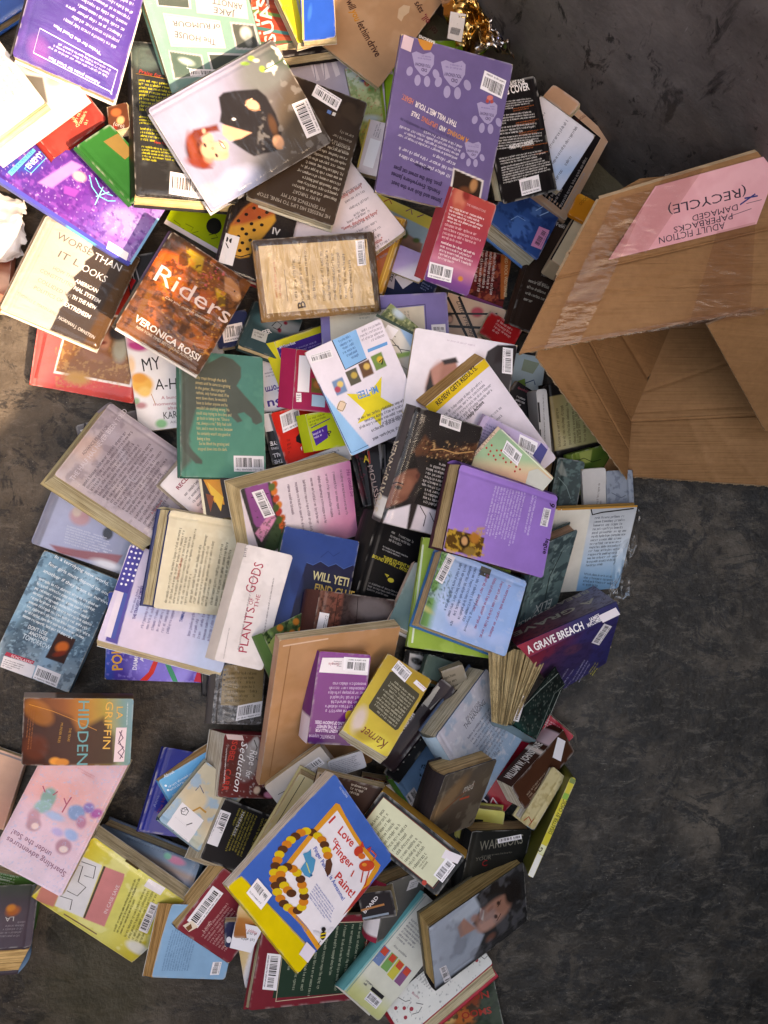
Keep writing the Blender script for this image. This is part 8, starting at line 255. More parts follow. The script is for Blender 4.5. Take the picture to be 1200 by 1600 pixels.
def noise2(X, Y, sc, seed):
    """smooth value noise, two octaves, 0..1"""
    out = np.zeros_like(X); tot = 0
    for o, (m, a) in enumerate(((1, 1), (.45, .5), (.2, .25))):
        rs = np.random.RandomState(seed*7+o); g = rs.rand(64, 64)
        x = X/(sc*m)+31.3; y = Y/(sc*m)+17.7
        xi = np.floor(x).astype(int); yi = np.floor(y).astype(int); fx = x-xi; fy = y-yi
        fx = fx*fx*(3-2*fx); fy = fy*fy*(3-2*fy)
        q = lambda i, j: g[(yi+j) % 64, (xi+i) % 64]
        out += a*((q(0, 0)*(1-fx)+q(1, 0)*fx)*(1-fy)+(q(0, 1)*(1-fx)+q(1, 1)*fx)*fy); tot += a
    return np.clip((out/tot-.5)*1.5+.5, 0, 1)

def polydist(X, Y, P):
    """signed distance to a polygon, negative inside"""
    P = np.array(P, float).reshape(-1, 2); d = np.full(X.shape, 1e9); ins = np.zeros(X.shape, bool)
    for i in range(len(P)):
        a = P[i]; b = P[(i+1) % len(P)]; e = b-a; L2 = max(e@e, 1e-9)
        t = np.clip(((X-a[0])*e[0]+(Y-a[1])*e[1])/L2, 0, 1)
        d = np.minimum(d, np.hypot(X-a[0]-t*e[0], Y-a[1]-t*e[1]))
        if a[1] != b[1]:
            cr = ((a[1] > Y) != (b[1] > Y)) & (X < (b[0]-a[0])*(Y-a[1])/(b[1]-a[1])+a[0]); ins ^= cr
    return np.where(ins, -d, d)

def paint(X, Y, base, ops, seed):
    """printed artwork of a cover, as a colour per point; X, Y in mm on the cover"""
    col = np.empty(X.shape+(3,)); col[:] = lin(base)
    def mix(a, c):
        nonlocal col
        a = np.clip(a, 0, 1)[..., None]; col = col*(1-a)+c*a
    def ramp(x0, y0, x1, y1, st):
        d = np.array([x1-x0, y1-y0], float); t = ((X-x0)*d[0]+(Y-y0)*d[1])/max(d@d, 1e-9)
        ts = [s[0] for s in st]; cs = np.array([lin(s[1]) for s in st])
        return np.stack([np.interp(t, ts, cs[:, k]) for k in range(3)], -1)
    for i, o in enumerate(ops):
        k = o[0]
        if k == 'g': col = ramp(*o[1:5], o[5])
        elif k == 'g2':
            a = np.clip(.5-polydist(X, Y, o[1])/1.5, 0, 1)[..., None]; col = col*(1-a)+ramp(*o[2:6], o[6])*a
        elif k == 'b':
            _, cx, cy, rx, ry, ang, c, soft, al = o
            ca, sa = math.cos(R(ang)), math.sin(R(ang)); dx, dy = X-cx, Y-cy
            q = np.hypot((dx*ca+dy*sa)/rx, (-dx*sa+dy*ca)/ry); s = max(soft/max(min(rx, ry), 1), .12)
            mix(np.clip((1+s*.5-q)/s, 0, 1)*al, lin(c))
        elif k == 'pp': mix(np.clip(.5-polydist(X, Y, o[1])/max(o[3], .6), 0, 1)*o[4], lin(o[2]))
        elif k == 'nz':
            _, sc, c, thr, soft, al, reg = o
            a = np.clip((noise2(X, Y, sc, seed+i)-thr)/soft, 0, 1)*al
            if reg: a = a*np.clip(.5-polydist(X, Y, reg)/3, 0, 1)
            mix(a, lin(c))
    return col

# ------------------------------------------------------------------ lettering
_fonts = {}
def glyphs(txt, bold, sh):
    k = (txt, bold, sh)
    if k not in _fonts:
        cu = bpy.data.curves.new('lettering', 'FONT'); cu.body = txt; cu.size = 1.0; cu.resolution_u = 2
        cu.fill_mode = 'FRONT'; cu.offset = .022 if bold else 0.0; cu.shear = sh
        ob = bpy.data.objects.new('lettering', cu)
        me = bpy.data.meshes.new_from_object(ob)
        v = np.array([p.co[:2] for p in me.vertices]) if len(me.vertices) else np.zeros((0, 2))
        f = [tuple(p.vertices) for p in me.polygons]
        bpy.data.objects.remove(ob); bpy.data.curves.remove(cu); bpy.data.meshes.remove(me)
        _fonts[k] = (v, f)
    return _fonts[k]

def split_faces(V, F, lim):
    """triangulate 2-D faces and cut them until no edge is longer than lim"""
    bm = bmesh.new(); vs_ = [bm.verts.new((x, y, 0)) for x, y in V]
    for f in F:
        try: bm.faces.new([vs_[i] for i in f])
        except ValueError: pass
    bmesh.ops.triangulate(bm, faces=bm.faces[:])
    for _ in range(5):
        es = [e for e in bm.edges if e.calc_length() > lim]
        if not es: break
        bmesh.ops.subdivide_edges(bm, edges=es, cuts=1); bmesh.ops.triangulate(bm, faces=[f for f in bm.faces if len(f.verts) > 3])
    bm.normal_update()
    for f in bm.faces:
        if f.normal.z < 0: f.normal_flip()
    bm.verts.index_update()
    V2 = np.array([v.co[:2] for v in bm.verts]); F2 = [tuple(v.index for v in f.verts) for f in bm.faces]
    bm.free(); return V2, F2

def greek(rng, x0, y0, ux, uy, vx, vy, n, dens):
    """rows of small letter-like strokes: text too small to read in the photograph"""
    u = np.array([ux-x0, uy-y0]); v = np.array([vx-x0, vy-y0]); W = np.hypot(*u); Hh = np.hypot(*v)
    u /= max(W, 1e-6); v /= max(Hh, 1e-6); lh = Hh/n; xh = min(lh*.46, 3.2); Q = []
    def q(a, b, c, d):
        for s, t in ((a, c), (b, c), (b, d), (a, d)): Q.append((x0+u[0]*s+v[0]*t, y0+u[1]*s+v[1]*t))
    for i in range(n):
        base = i*lh+lh*.78; x = 0; end = W*(rng.uniform(.82, 1) if i < n-1 else rng.uniform(.35, .8))
        if n == 1: end = W
        while x < end:
            for _ in range(rng.randint(2, 9)):
                w = xh*rng.choice((.5, .62, .7, .95)); s = xh*.2
                if x+w > end: break
                asc = rng.random(); top = base-xh*(1.5 if asc < .22 else 1); bot = base+(xh*.4 if asc > .9 else 0)
                q(x, x+s, top, bot)
                r = rng.random()
                if r < .65: q(x+w-s*1.2, x+w-s*.2, base-xh, base)
                if r > .2: q(x+s, x+w-s*.8, base-xh, base-xh*.78)
                if .35 < r < .8: q(x+s, x+w-s*.8, base-xh*.22, base)
                x += w+xh*.16
            x += xh*.55
            if rng.random() > dens+.25: x += xh*2
    return np.array(Q), [tuple(range(i, i+4)) for i in range(0, len(Q), 4)]

def orient(F, V):
    out = []
    for f in F:
        p = V[list(f)]; a = 0
        for i in range(len(p)): a += p[i][0]*p[(i+1) % len(p)][1]-p[(i+1) % len(p)][0]*p[i][1]
        out.append(f if a > 0 else f[::-1])
    return out

def printing(acc, ops, surf, rng):
    """crisp printed shapes and writing on a cover; surf(x, y, eps) lifts mm coordinates onto it"""
    for i, o in enumerate(ops):
        eps = .00018+.00002*i; k = o[0]
        if k == 'P':
            V = np.array(o[1], float).reshape(-1, 2); V, F = split_faces(V, [tuple(range(len(V)))], 9)
            acc.add(surf(V[:, 0], V[:, 1], eps), F, lin(o[2]))
        elif k == 'L':
            P = np.array(o[1], float).reshape(-1, 2); hw = o[2]/2
            nrm = []
            for j in range(len(P)):
                d = P[min(j+1, len(P)-1)]-P[max(j-1, 0)]; d = d/max(np.hypot(*d), 1e-6); nrm.append((-d[1], d[0]))
            nrm = np.array(nrm); V = []; F = []
            for j in range(len(P)-1):
                m = max(1, int(np.hypot(*(P[j+1]-P[j]))//8))
                for s in range(m+1):
                    t = s/m; p = P[j]*(1-t)+P[j+1]*t; w = nrm[j]*(1-t)+nrm[j+1]*t
                    V += [p+w*hw, p-w*hw]
                    if s: b = len(V)-4; F.append((b, b+1, b+3, b+2))
            V = np.array(V); acc.add(surf(V[:, 0], V[:, 1], eps), orient(F, V), lin(o[3]))
        elif k == 'T':
            _, s, x0, y0, x1, y1, h, c, bold, sh = o
            V, F = glyphs(s, bold, sh)
            if not len(V): continue
            W = V[:, 0].max()-V[:, 0].min(); L_ = math.hypot(x1-x0, y1-y0); ux, uy = (x1-x0)/L_, (y1-y0)/L_
            a = (V[:, 0]-V[:, 0].min())*min(L_/W, 2.0*h); b = V[:, 1]*(h/.69)
            X = x0+ux*a-uy*b; Y = y0+uy*a+ux*b
            acc.add(surf(X, Y, eps), F, lin(c))
        elif k == 'G':
            V, F = greek(rng, *o[1:7], o[7], o[9])
            if len(V): acc.add(surf(V[:, 0], V[:, 1], eps), orient(F, V), lin(o[8]))

def sticker(name, o, surf, mat, parent, rng, eps):
    """a paper label; with 'B' it carries a barcode"""
    k, x0, y0, x1, y1, x2, y2, c = o
    P0 = np.array([x0, y0]); u = np.array([x1-x0, y1-y0], float); v = np.array([x2-x0, y2-y0], float)
    acc = Acc(); n = 8
    def quad(a, b, c_, d, col, e, m=1):
        V = []; F = []
        for s in np.linspace(a, b, m+1):
            for t in (c_, d): V.append(P0+u*s+v*t)
        for j in range(m): F.append((2*j, 2*j+2, 2*j+3, 2*j+1))
        V = np.array(V); acc.add(surf(V[:, 0], V[:, 1], e), orient(F, V), col)
    if name == 'barcode_label':
        quad(0, 1, 0, 1, lin(c), eps, n)
        ink = lin('221e20'); x = .07; top = rng.uniform(.1, .2)
        while x < .93:
            w = rng.choice((.012, .012, .022, .034))
            if .6 < x < .645: x = .66
            quad(x, min(x+w, .95), top+(.08 if x > .65 else 0), .72, ink, eps+.00001)
            x += w+rng.choice((.012, .016, .028))
        V, F = greek(rng, *(P0+u*.06+v*.78), *(P0+u*.94+v*.78), *(P0+u*.06+v*.96), 1, 1)
        if len(V): acc.add(surf(V[:, 0], V[:, 1], eps+.00001), orient(F, V), lin('4a4648'))
    else: quad(0, 1, 0, 1, lin(c), eps, n)
    return acc.build(name, mat, parent)

# ================================================================== materials
def new_mat(name):
    m = bpy.data.materials.new(name); m.use_nodes = True; t = m.node_tree
    return m, t, t.nodes['Principled BSDF']
def nd(t, kind, **kw):
    n = t.nodes.new(kind)
    for k, v in kw.items():
        if k in n.inputs: n.inputs[k].default_value = v
        else: setattr(n, k, v)
    return n
def ramp_node(t, fac, stops):
    r = t.nodes.new('ShaderNodeValToRGB'); t.links.new(fac, r.inputs[0])
    el = r.color_ramp.elements
    while len(el) < len(stops): el.new(.5)
    for e, (p, c) in zip(el, stops): e.position = p; e.color = (*c, 1) if len(c) == 3 else c
    return r
def mixc(t, fac, a, b, mode='MIX'):
    m = t.nodes.new('ShaderNodeMix'); m.data_type = 'RGBA'; m.blend_type = mode
    for s, x in ((m.inputs[0], fac), (m.inputs[6], a), (m.inputs[7], b)):
        if hasattr(x, 'links') or hasattr(x, 'is_linked'): t.links.new(x, s)
        elif isinstance(x, (int, float)): s.default_value = x
        else: s.default_value = (*x, 1)
    return m.outputs[2]

def cover_mat(name, rough, coat, coat_rough, wear):
    m, t, b = new_mat(name)
    at_ = nd(t, 'ShaderNodeAttribute', attribute_name='Col'); tc = nd(t, 'ShaderNodeTexCoord')
    n1 = nd(t, 'ShaderNodeTexNoise', Scale=26.0, Detail=5.0, Roughness=.6); t.links.new(tc.outputs['Object'], n1.inputs['Vector'])
    r1 = ramp_node(t, n1.outputs['Fac'], [(.3, (.87,)*3), (.7, (1.03,)*3)])
    c1 = mixc(t, 1.0, at_.outputs['Color'], r1.outputs[0], 'MULTIPLY')
    n2 = nd(t, 'ShaderNodeTexNoise', Scale=150.0, Detail=6.0, Roughness=.75); t.links.new(tc.outputs['Object'], n2.inputs['Vector'])
    r2 = ramp_node(t, n2.outputs['Fac'], [(.66, (0, 0, 0)), (.76, (wear,)*3)])
    c2 = mixc(t, r2.outputs[0], c1, (.42, .39, .37))
    t.links.new(c2, b.inputs['Base Color'])
    rr = nd(t, 'ShaderNodeMapRange'); rr.inputs[3].default_value = rough-.08; rr.inputs[4].default_value = rough+.14
    t.links.new(n1.outputs['Fac'], rr.inputs[0]); t.links.new(rr.outputs[0], b.inputs['Roughness'])
    b.inputs['Coat Weight'].default_value = coat; b.inputs['Coat Roughness'].default_value = coat_rough
    b.inputs['Specular IOR Level'].default_value = .09
    n3 = nd(t, 'ShaderNodeTexNoise', Scale=14.0, Detail=3.0); t.links.new(tc.outputs['Object'], n3.inputs['Vector'])
    bp = nd(t, 'ShaderNodeBump', Strength=.35, Distance=.004); t.links.new(n3.outputs['Fac'], bp.inputs['Height'])
    t.links.new(bp.outputs[0], b.inputs['Normal']); t.links.new(bp.outputs[0], b.inputs['Coat Normal'])
    return m
COVER = {'m': cover_mat('laminated_cover', .38, .16, .10, .12), 'p': cover_mat('paper_cover', .55, .03, .3, .14), 'c': cover_mat('cloth_cover', .8, 0, .4, .35)}
def label_mat():
    m, t, b = new_mat('label_paper'); at_ = nd(t, 'ShaderNodeAttribute', attribute_name='Col')
    t.links.new(at_.outputs['Color'], b.inputs['Base Color']); b.inputs['Roughness'].default_value = .5; b.inputs['Specular IOR Level'].default_value = .2
    tc = nd(t, 'ShaderNodeTexCoord'); n = nd(t, 'ShaderNodeTexNoise', Scale=18.0, Detail=3.0, Distortion=.6); t.links.new(tc.outputs['Object'], n.inputs['Vector'])
    bp = nd(t, 'ShaderNodeBump', Strength=.6, Distance=.004); t.links.new(n.outputs['Fac'], bp.inputs['Height']); t.links.new(bp.outputs[0], b.inputs['Normal'])
    return m
LABEL = label_mat()
def page_mat():
    m, t, b = new_mat('page_edges'); at_ = nd(t, 'ShaderNodeAttribute', attribute_name='Col'); tc = nd(t, 'ShaderNodeTexCoord')
    mp = nd(t, 'ShaderNodeMapping'); mp.inputs['Scale'].default_value = (6, 6, 380); t.links.new(tc.outputs['Object'], mp.inputs[0])
    n = nd(t, 'ShaderNodeTexNoise', Scale=1.0, Detail=5.0, Roughness=.8); t.links.new(mp.outputs[0], n.inputs['Vector'])
    r = ramp_node(t, n.outputs['Fac'], [(.38, (.40, .35, .29)), (.54, (1.05, 1.03, 1))])
    c = mixc(t, 1.0, at_.outputs['Color'], r.outputs[0], 'MULTIPLY')
    n2 = nd(t, 'ShaderNodeTexNoise', Scale=30.0, Detail=3.0); t.links.new(tc.outputs['Object'], n2.inputs['Vector'])
    r2 = ramp_node(t, n2.outputs['Fac'], [(.35, (.84, .8, .74)), (.65, (1, 1, 1))])
    c = mixc(t, 1.0, c, r2.outputs[0], 'MULTIPLY')
    t.links.new(c, b.inputs['Base Color']); b.inputs['Roughness'].default_value = .8; b.inputs['Specular IOR Level'].default_value = .2
    bp = nd(t, 'ShaderNodeBump', Strength=.6, Distance=.0006); t.links.new(n.outputs['Fac'], bp.inputs['Height']); t.links.new(bp.outputs[0], b.inputs['Normal'])
    return m
PAGES = page_mat()
def film_mat(name, tint, crinkle, gloss_lo, gloss_hi, sc=16.0):
    m, t, b = new_mat(name); t.nodes.remove(b); out = t.nodes['Material Output']
    tr = nd(t, 'ShaderNodeBsdfTransparent'); tr.inputs[0].default_value = (*tint, 1)
    gl = nd(t, 'ShaderNodeBsdfGlossy'); gl.inputs['Roughness'].default_value = .17; gl.inputs[0].default_value = (1, 1, 1, 1)
    tc = nd(t, 'ShaderNodeTexCoord')
    mp = nd(t, 'ShaderNodeMapping'); mp.inputs['Rotation'].default_value = (0, 0, .7); mp.inputs['Scale'].default_value = (1, 2.6, 1); t.links.new(tc.outputs['Object'], mp.inputs[0])
    n = nd(t, 'ShaderNodeTexNoise', Scale=sc, Detail=3.0, Roughness=.5, Distortion=.8); t.links.new(mp.outputs[0], n.inputs['Vector'])
    bp = nd(t, 'ShaderNodeBump', Strength=1.0, Distance=crinkle); t.links.new(n.outputs['Fac'], bp.inputs['Height'])
    t.links.new(bp.outputs[0], gl.inputs['Normal'])
    lw = nd(t, 'ShaderNodeLayerWeight', Blend=.25); t.links.new(bp.outputs[0], lw.inputs['Normal'])
    mr = nd(t, 'ShaderNodeMapRange'); mr.inputs[3].default_value = gloss_lo; mr.inputs[4].default_value = gloss_hi; t.links.new(lw.outputs['Fresnel'], mr.inputs[0])
    mx = nd(t, 'ShaderNodeMixShader'); t.links.new(mr.outputs[0], mx.inputs[0]); t.links.new(tr.outputs[0], mx.inputs[1]); t.links.new(gl.outputs[0], mx.inputs[2])
    t.links.new(mx.outputs[0], out.inputs[0]); return m
JACKET = film_mat('clear_jacket', (.98, .98, .98), .003, .02, .38)
SHRINK = film_mat('shrink_film', (.97, .97, .97), .012, .03, .6)

# ================================================================== the dumpster
E1 = Vector((.727, -.687, 0)); E2 = Vector((.687, .727, 0))
def pl(a, b, z=0.0): return E1*a+E2*b+Vector((0, 0, z))

def floor_mat():
    m, t, b = new_mat('dirty_steel_floor'); tc = nd(t, 'ShaderNodeTexCoord'); O = tc.outputs['Object']
    def N(sc, det=6.0, ro=.6, dis=0.0, rot=None, scl=None):
        n = nd(t, 'ShaderNodeTexNoise', Scale=sc, Detail=det, Roughness=ro, Distortion=dis)
        if scl:
            mp = nd(t, 'ShaderNodeMapping'); mp.inputs['Rotation'].default_value = (0, 0, rot or 0); mp.inputs['Scale'].default_value = scl
            t.links.new(O, mp.inputs[0]); t.links.new(mp.outputs[0], n.inputs['Vector'])
        else: t.links.new(O, n.inputs['Vector'])
        return n.outputs['Fac']
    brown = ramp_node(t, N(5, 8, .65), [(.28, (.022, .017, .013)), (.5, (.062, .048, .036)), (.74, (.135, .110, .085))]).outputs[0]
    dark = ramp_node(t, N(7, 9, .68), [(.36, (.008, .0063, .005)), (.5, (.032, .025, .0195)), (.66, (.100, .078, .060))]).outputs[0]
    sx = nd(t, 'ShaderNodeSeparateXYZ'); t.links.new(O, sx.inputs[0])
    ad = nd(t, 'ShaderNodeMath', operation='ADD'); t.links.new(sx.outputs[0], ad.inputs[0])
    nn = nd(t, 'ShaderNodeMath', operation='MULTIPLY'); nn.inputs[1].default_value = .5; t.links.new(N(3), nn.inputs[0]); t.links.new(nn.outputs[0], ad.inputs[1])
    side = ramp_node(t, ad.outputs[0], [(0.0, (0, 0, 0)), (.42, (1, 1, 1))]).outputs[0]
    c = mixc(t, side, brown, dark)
    c = mixc(t, 1.0, c, ramp_node(t, N(2.6, 4, .6, .8), [(.38, (.55, .52, .5)), (.62, (1.35, 1.32, 1.28))]).outputs[0], 'MULTIPLY')   # worn and grimy areas
    c = mixc(t, ramp_node(t, N(13, 9, .78, .8), [(.52, (0, 0, 0)), (.57, (.9,)*3)]).outputs[0], c, (.010, .0085, .008))        # black scabs
    c = mixc(t, ramp_node(t, N(9, 8, .75, 1.2, .6, (1, 3.0, 1)), [(.54, (0, 0, 0)), (.60, (.85,)*3)]).outputs[0], c, (.014, .012, .011))   # drag marks
    c = mixc(t, ramp_node(t, N(24, 10, .86, .4, -.9, (1, 2.2, 1)), [(.52, (0, 0, 0)), (.62, (.6,)*3)]).outputs[0], c, (.14, .113, .09))   # grey dust dragged about
    c = mixc(t, ramp_node(t, N(120, 6, .75), [(.56, (0, 0, 0)), (.68, (.26,)*3)]).outputs[0], c, (.13, .112, .096))                # grit
    for rot_, thr in ((-.5, .745), (.9, .76), (.15, .765)):
        c = mixc(t, ramp_node(t, N(55, 2, .5, .5, rot_, (1, 18, 1)), [(thr, (0, 0, 0)), (thr+.02, (.5,)*3)]).outputs[0], c, (.26, .235, .215))   # scratches
    c = mixc(t, ramp_node(t, N(170, 2, .6), [(.74, (0, 0, 0)), (.77, (.6,)*3)]).outputs[0], c, (.3, .27, .24))                # crumbs
    # thin dark cracks of dried dirt
    vo = nd(t, 'ShaderNodeTexVoronoi', feature='DISTANCE_TO_EDGE', Scale=4.0); nv = nd(t, 'ShaderNodeTexNoise', Scale=9.0, Detail=5.0); t.links.new(O, nv.inputs['Vector'])
    va = nd(t, 'ShaderNodeVectorMath', operation='MULTIPLY_ADD'); va.inputs[1].default_value = (.3, .3, 0); t.links.new(nv.outputs['Color'], va.inputs[0]); t.links.new(O, va.inputs[2]); t.links.new(va.outputs[0], vo.inputs['Vector'])
    crk = ramp_node(t, vo.outputs['Distance'], [(.003, (1, 1, 1)), (.012, (0, 0, 0))]).outputs[0]
    gate = ramp_node(t, N(2.5, 3), [(.56, (0, 0, 0)), (.66, (.6,)*3)]).outputs[0]
    c = mixc(t, mixc(t, 1.0, crk, gate, 'MULTIPLY'), c, (.012, .009, .007))
    # dry olive puddle stain low in the picture
    vv = nd(t, 'ShaderNodeVectorMath', operation='DISTANCE'); mp = nd(t, 'ShaderNodeMapping'); mp.inputs['Scale'].default_value = (1.5, .8, 1); mp.inputs['Location'].default_value = (.72, .62, 0)
    t.links.new(O, mp.inputs[0]); t.links.new(mp.outputs[0], vv.inputs[0])
    a2 = nd(t, 'ShaderNodeMath', operation='ADD'); n4 = nd(t, 'ShaderNodeMath', operation='MULTIPLY'); n4.inputs[1].default_value = .22; t.links.new(N(9, 5), n4.inputs[0]); t.links.new(vv.outputs['Value'], a2.inputs[0]); t.links.new(n4.outputs[0], a2.inputs[1])
    c = mixc(t, ramp_node(t, a2.outputs[0], [(.2, (.75,)*3), (.3, (0, 0, 0))]).outputs[0], c, (.042, .034, .016))
    # rust along the foot of the far wall
    dt = nd(t, 'ShaderNodeVectorMath', operation='DOT_PRODUCT'); dt.inputs[1].default_value = (.687, .727, 0); t.links.new(O, dt.inputs[0])
    a3 = nd(t, 'ShaderNodeMath', operation='ADD'); n5 = nd(t, 'ShaderNodeMath', operation='MULTIPLY'); n5.inputs[1].default_value = .12; t.links.new(N(30, 6), n5.inputs[0]); t.links.new(dt.outputs['Value'], a3.inputs[0]); t.links.new(n5.outputs[0], a3.inputs[1])
    c = mixc(t, ramp_node(t, a3.outputs[0], [(.66, (0, 0, 0)), (.70, (.8,)*3)]).outputs[0], c, (.15, .115, .06))
    t.links.new(c, b.inputs['Base Color'])
    rr = nd(t, 'ShaderNodeMapRange'); rr.inputs[3].default_value = .30; rr.inputs[4].default_value = .62; t.links.new(N(12), rr.inputs[0]); t.links.new(rr.outputs[0], b.inputs['Roughness'])
    b.inputs['Specular IOR Level'].default_value = .35
    hsum = nd(t, 'ShaderNodeMath', operation='ADD'); t.links.new(N(35, 8, .7), hsum.inputs[0]); t.links.new(N(8, 4), hsum.inputs[1])
    bp = nd(t, 'ShaderNodeBump', Strength=.7, Distance=.006); t.links.new(hsum.outputs[0], bp.inputs['Height']); t.links.new(bp.outputs[0], b.inputs['Normal'])
    return m
def wall_mat():
    m, t, b = new_mat('scuffed_steel_wall'); tc = nd(t, 'ShaderNodeTexCoord'); O = tc.outputs['Object']
    def N(sc, det=6.0, ro=.6, dis=0.0, scl=None):
        n = nd(t, 'ShaderNodeTexNoise', Scale=sc, Detail=det, Roughness=ro, Distortion=dis)
        if scl:
            mp = nd(t, 'ShaderNodeMapping'); mp.inputs['Rotation'].default_value = (0, WALL_STREAK, 0); mp.inputs['Scale'].default_value = scl
            t.links.new(O, mp.inputs[0]); t.links.new(mp.outputs[0], n.inputs['Vector'])
        else: t.links.new(O, n.inputs['Vector'])
        return n.outputs['Fac']
    c = ramp_node(t, N(4, 9, .68), [(.3, (.040, .033, .031)), (.5, (.105, .090, .087)), (.72, (.19, .165, .158))]).outputs[0]
    c = mixc(t, ramp_node(t, N(9, 7, .7, .4, (2.6, 1, .7)), [(.57, (0, 0, 0)), (.64, (.8,)*3)]).outputs[0], c, (.016, .013, .013))
    c = mixc(t, ramp_node(t, N(17, 7, .75, .6, (1.8, 1, .9)), [(.58, (0, 0, 0)), (.63, (.9,)*3)]).outputs[0], c, (.014, .011, .011))
    c = mixc(t, ramp_node(t, N(45, 6, .7), [(.62, (0, 0, 0)), (.7, (.55,)*3)]).outputs[0], c, (.024, .020, .019))
    c = mixc(t, ramp_node(t, N(5, 4, .5), [(.55, (0, 0, 0)), (.75, (.4,)*3)]).outputs[0], c, (.13, .09, .068))
    c = mixc(t, ramp_node(t, N(50, 2, .4, .4, (12, 1, .5)), [(.76, (0, 0, 0)), (.79, (.6,)*3)]).outputs[0], c, (.3, .28, .28))
    c = mixc(t, ramp_node(t, N(26, 3, .5), [(.77, (0, 0, 0)), (.79, (.6,)*3)]).outputs[0], c, (.34, .32, .31))
    t.links.new(c, b.inputs['Base Color']); b.inputs['Roughness'].default_value = .55; b.inputs['Specular IOR Level'].default_value = .35
    bp = nd(t, 'ShaderNodeBump', Strength=.6, Distance=.005); t.links.new(N(20, 7, .7), bp.inputs['Height']); t.links.new(bp.outputs[0], b.inputs['Normal'])
    return m
WALL_STREAK = -.52
FLOOR_M = floor_mat(); WALL_M = wall_mat()

WALL_H = 1.75
# floor: one sheet of steel plate with slight dents
n = 90; acc = Acc(); gxy = np.linspace(-1, 1, n)
a_, b_ = np.meshgrid(gxy*1.62, gxy*1.1-.33)
X = .727*a_+.687*b_; Y = -.687*a_+.727*b_
Z = -.004*noise2(X*1000, Y*1000, 160, 5)-.002*noise2(X*1000, Y*1000, 40, 6)
acc.add(np.stack([X, Y, Z], -1), [(j*n+i, j*n+i+1, j*n+i+n+1, j*n+i+n) for j in range(n-1) for i in range(n-1)], (1, 1, 1))
fo = acc.build('floor', FLOOR_M); fo['kind'] = 'structure'
gm, gt, gb = new_mat('yard_asphalt'); gn = nd(gt, 'ShaderNodeTexNoise', Scale=60.0, Detail=6.0)
gt.links.new(ramp_node(gt, gn.outputs['Fac'], [(.3, (.035, .034, .033)), (.7, (.07, .068, .066))]).outputs[0], gb.inputs['Base Color']); gb.inputs['Roughness'].default_value = .9
acc = Acc(); acc.add([(-40, -40, -.06), (40, -40, -.06), (40, 40, -.06), (-40, 40, -.06)], [(0, 1, 2, 3)], (1, 1, 1)); go = acc.build('ground', gm); go['kind'] = 'structure'

dump = thing('dumpster', 'dark scuffed steel dumpster whose wall rises beyond the cardboard box', 'dumpster')
def wall(p, q, name='wall'):
    """a steel wall from p to q (inner face), built in its own x-z plane"""
    d = (q-p); L_ = d.length; ang = math.atan2(d.y, d.x)
    nx, nz_ = int(L_/.05), 30; acc = Acc()
    xs, zs = np.meshgrid(np.linspace(0, L_, nx), np.linspace(-.01, WALL_H, nz_))
    dent = .012*noise2(xs*1000, zs*1000, 300, 3)
    acc.add(np.stack([xs, -dent, zs], -1), [(j*nx+i, j*nx+i+1, j*nx+i+nx+1, j*nx+i+nx) for j in range(nz_-1) for i in range(nx-1)], (1, 1, 1))
    v, f = boxv(-.03, L_+.03, .012, .05, -.03, WALL_H); acc.add(v, f, (1, 1, 1))
    o = acc.build(name, WALL_M, dump); o.location = p; o.rotation_euler = (0, 0, ang)
    acc = Acc(); v, f = boxv(-.06, L_+.06, -.012, .11, WALL_H+.002, WALL_H+.09); acc.add(v, f, (1, 1, 1))
    rim = acc.build('rim', WALL_M, o)
    return o
c1, c2, c3, c4 = pl(-1.34, .683), pl(1.165, .683), pl(1.455, -1.33), pl(-1.34, -1.33)
wall(c1, c2); wall(c2, c3); wall(c3, c4); wall(c4, c1)

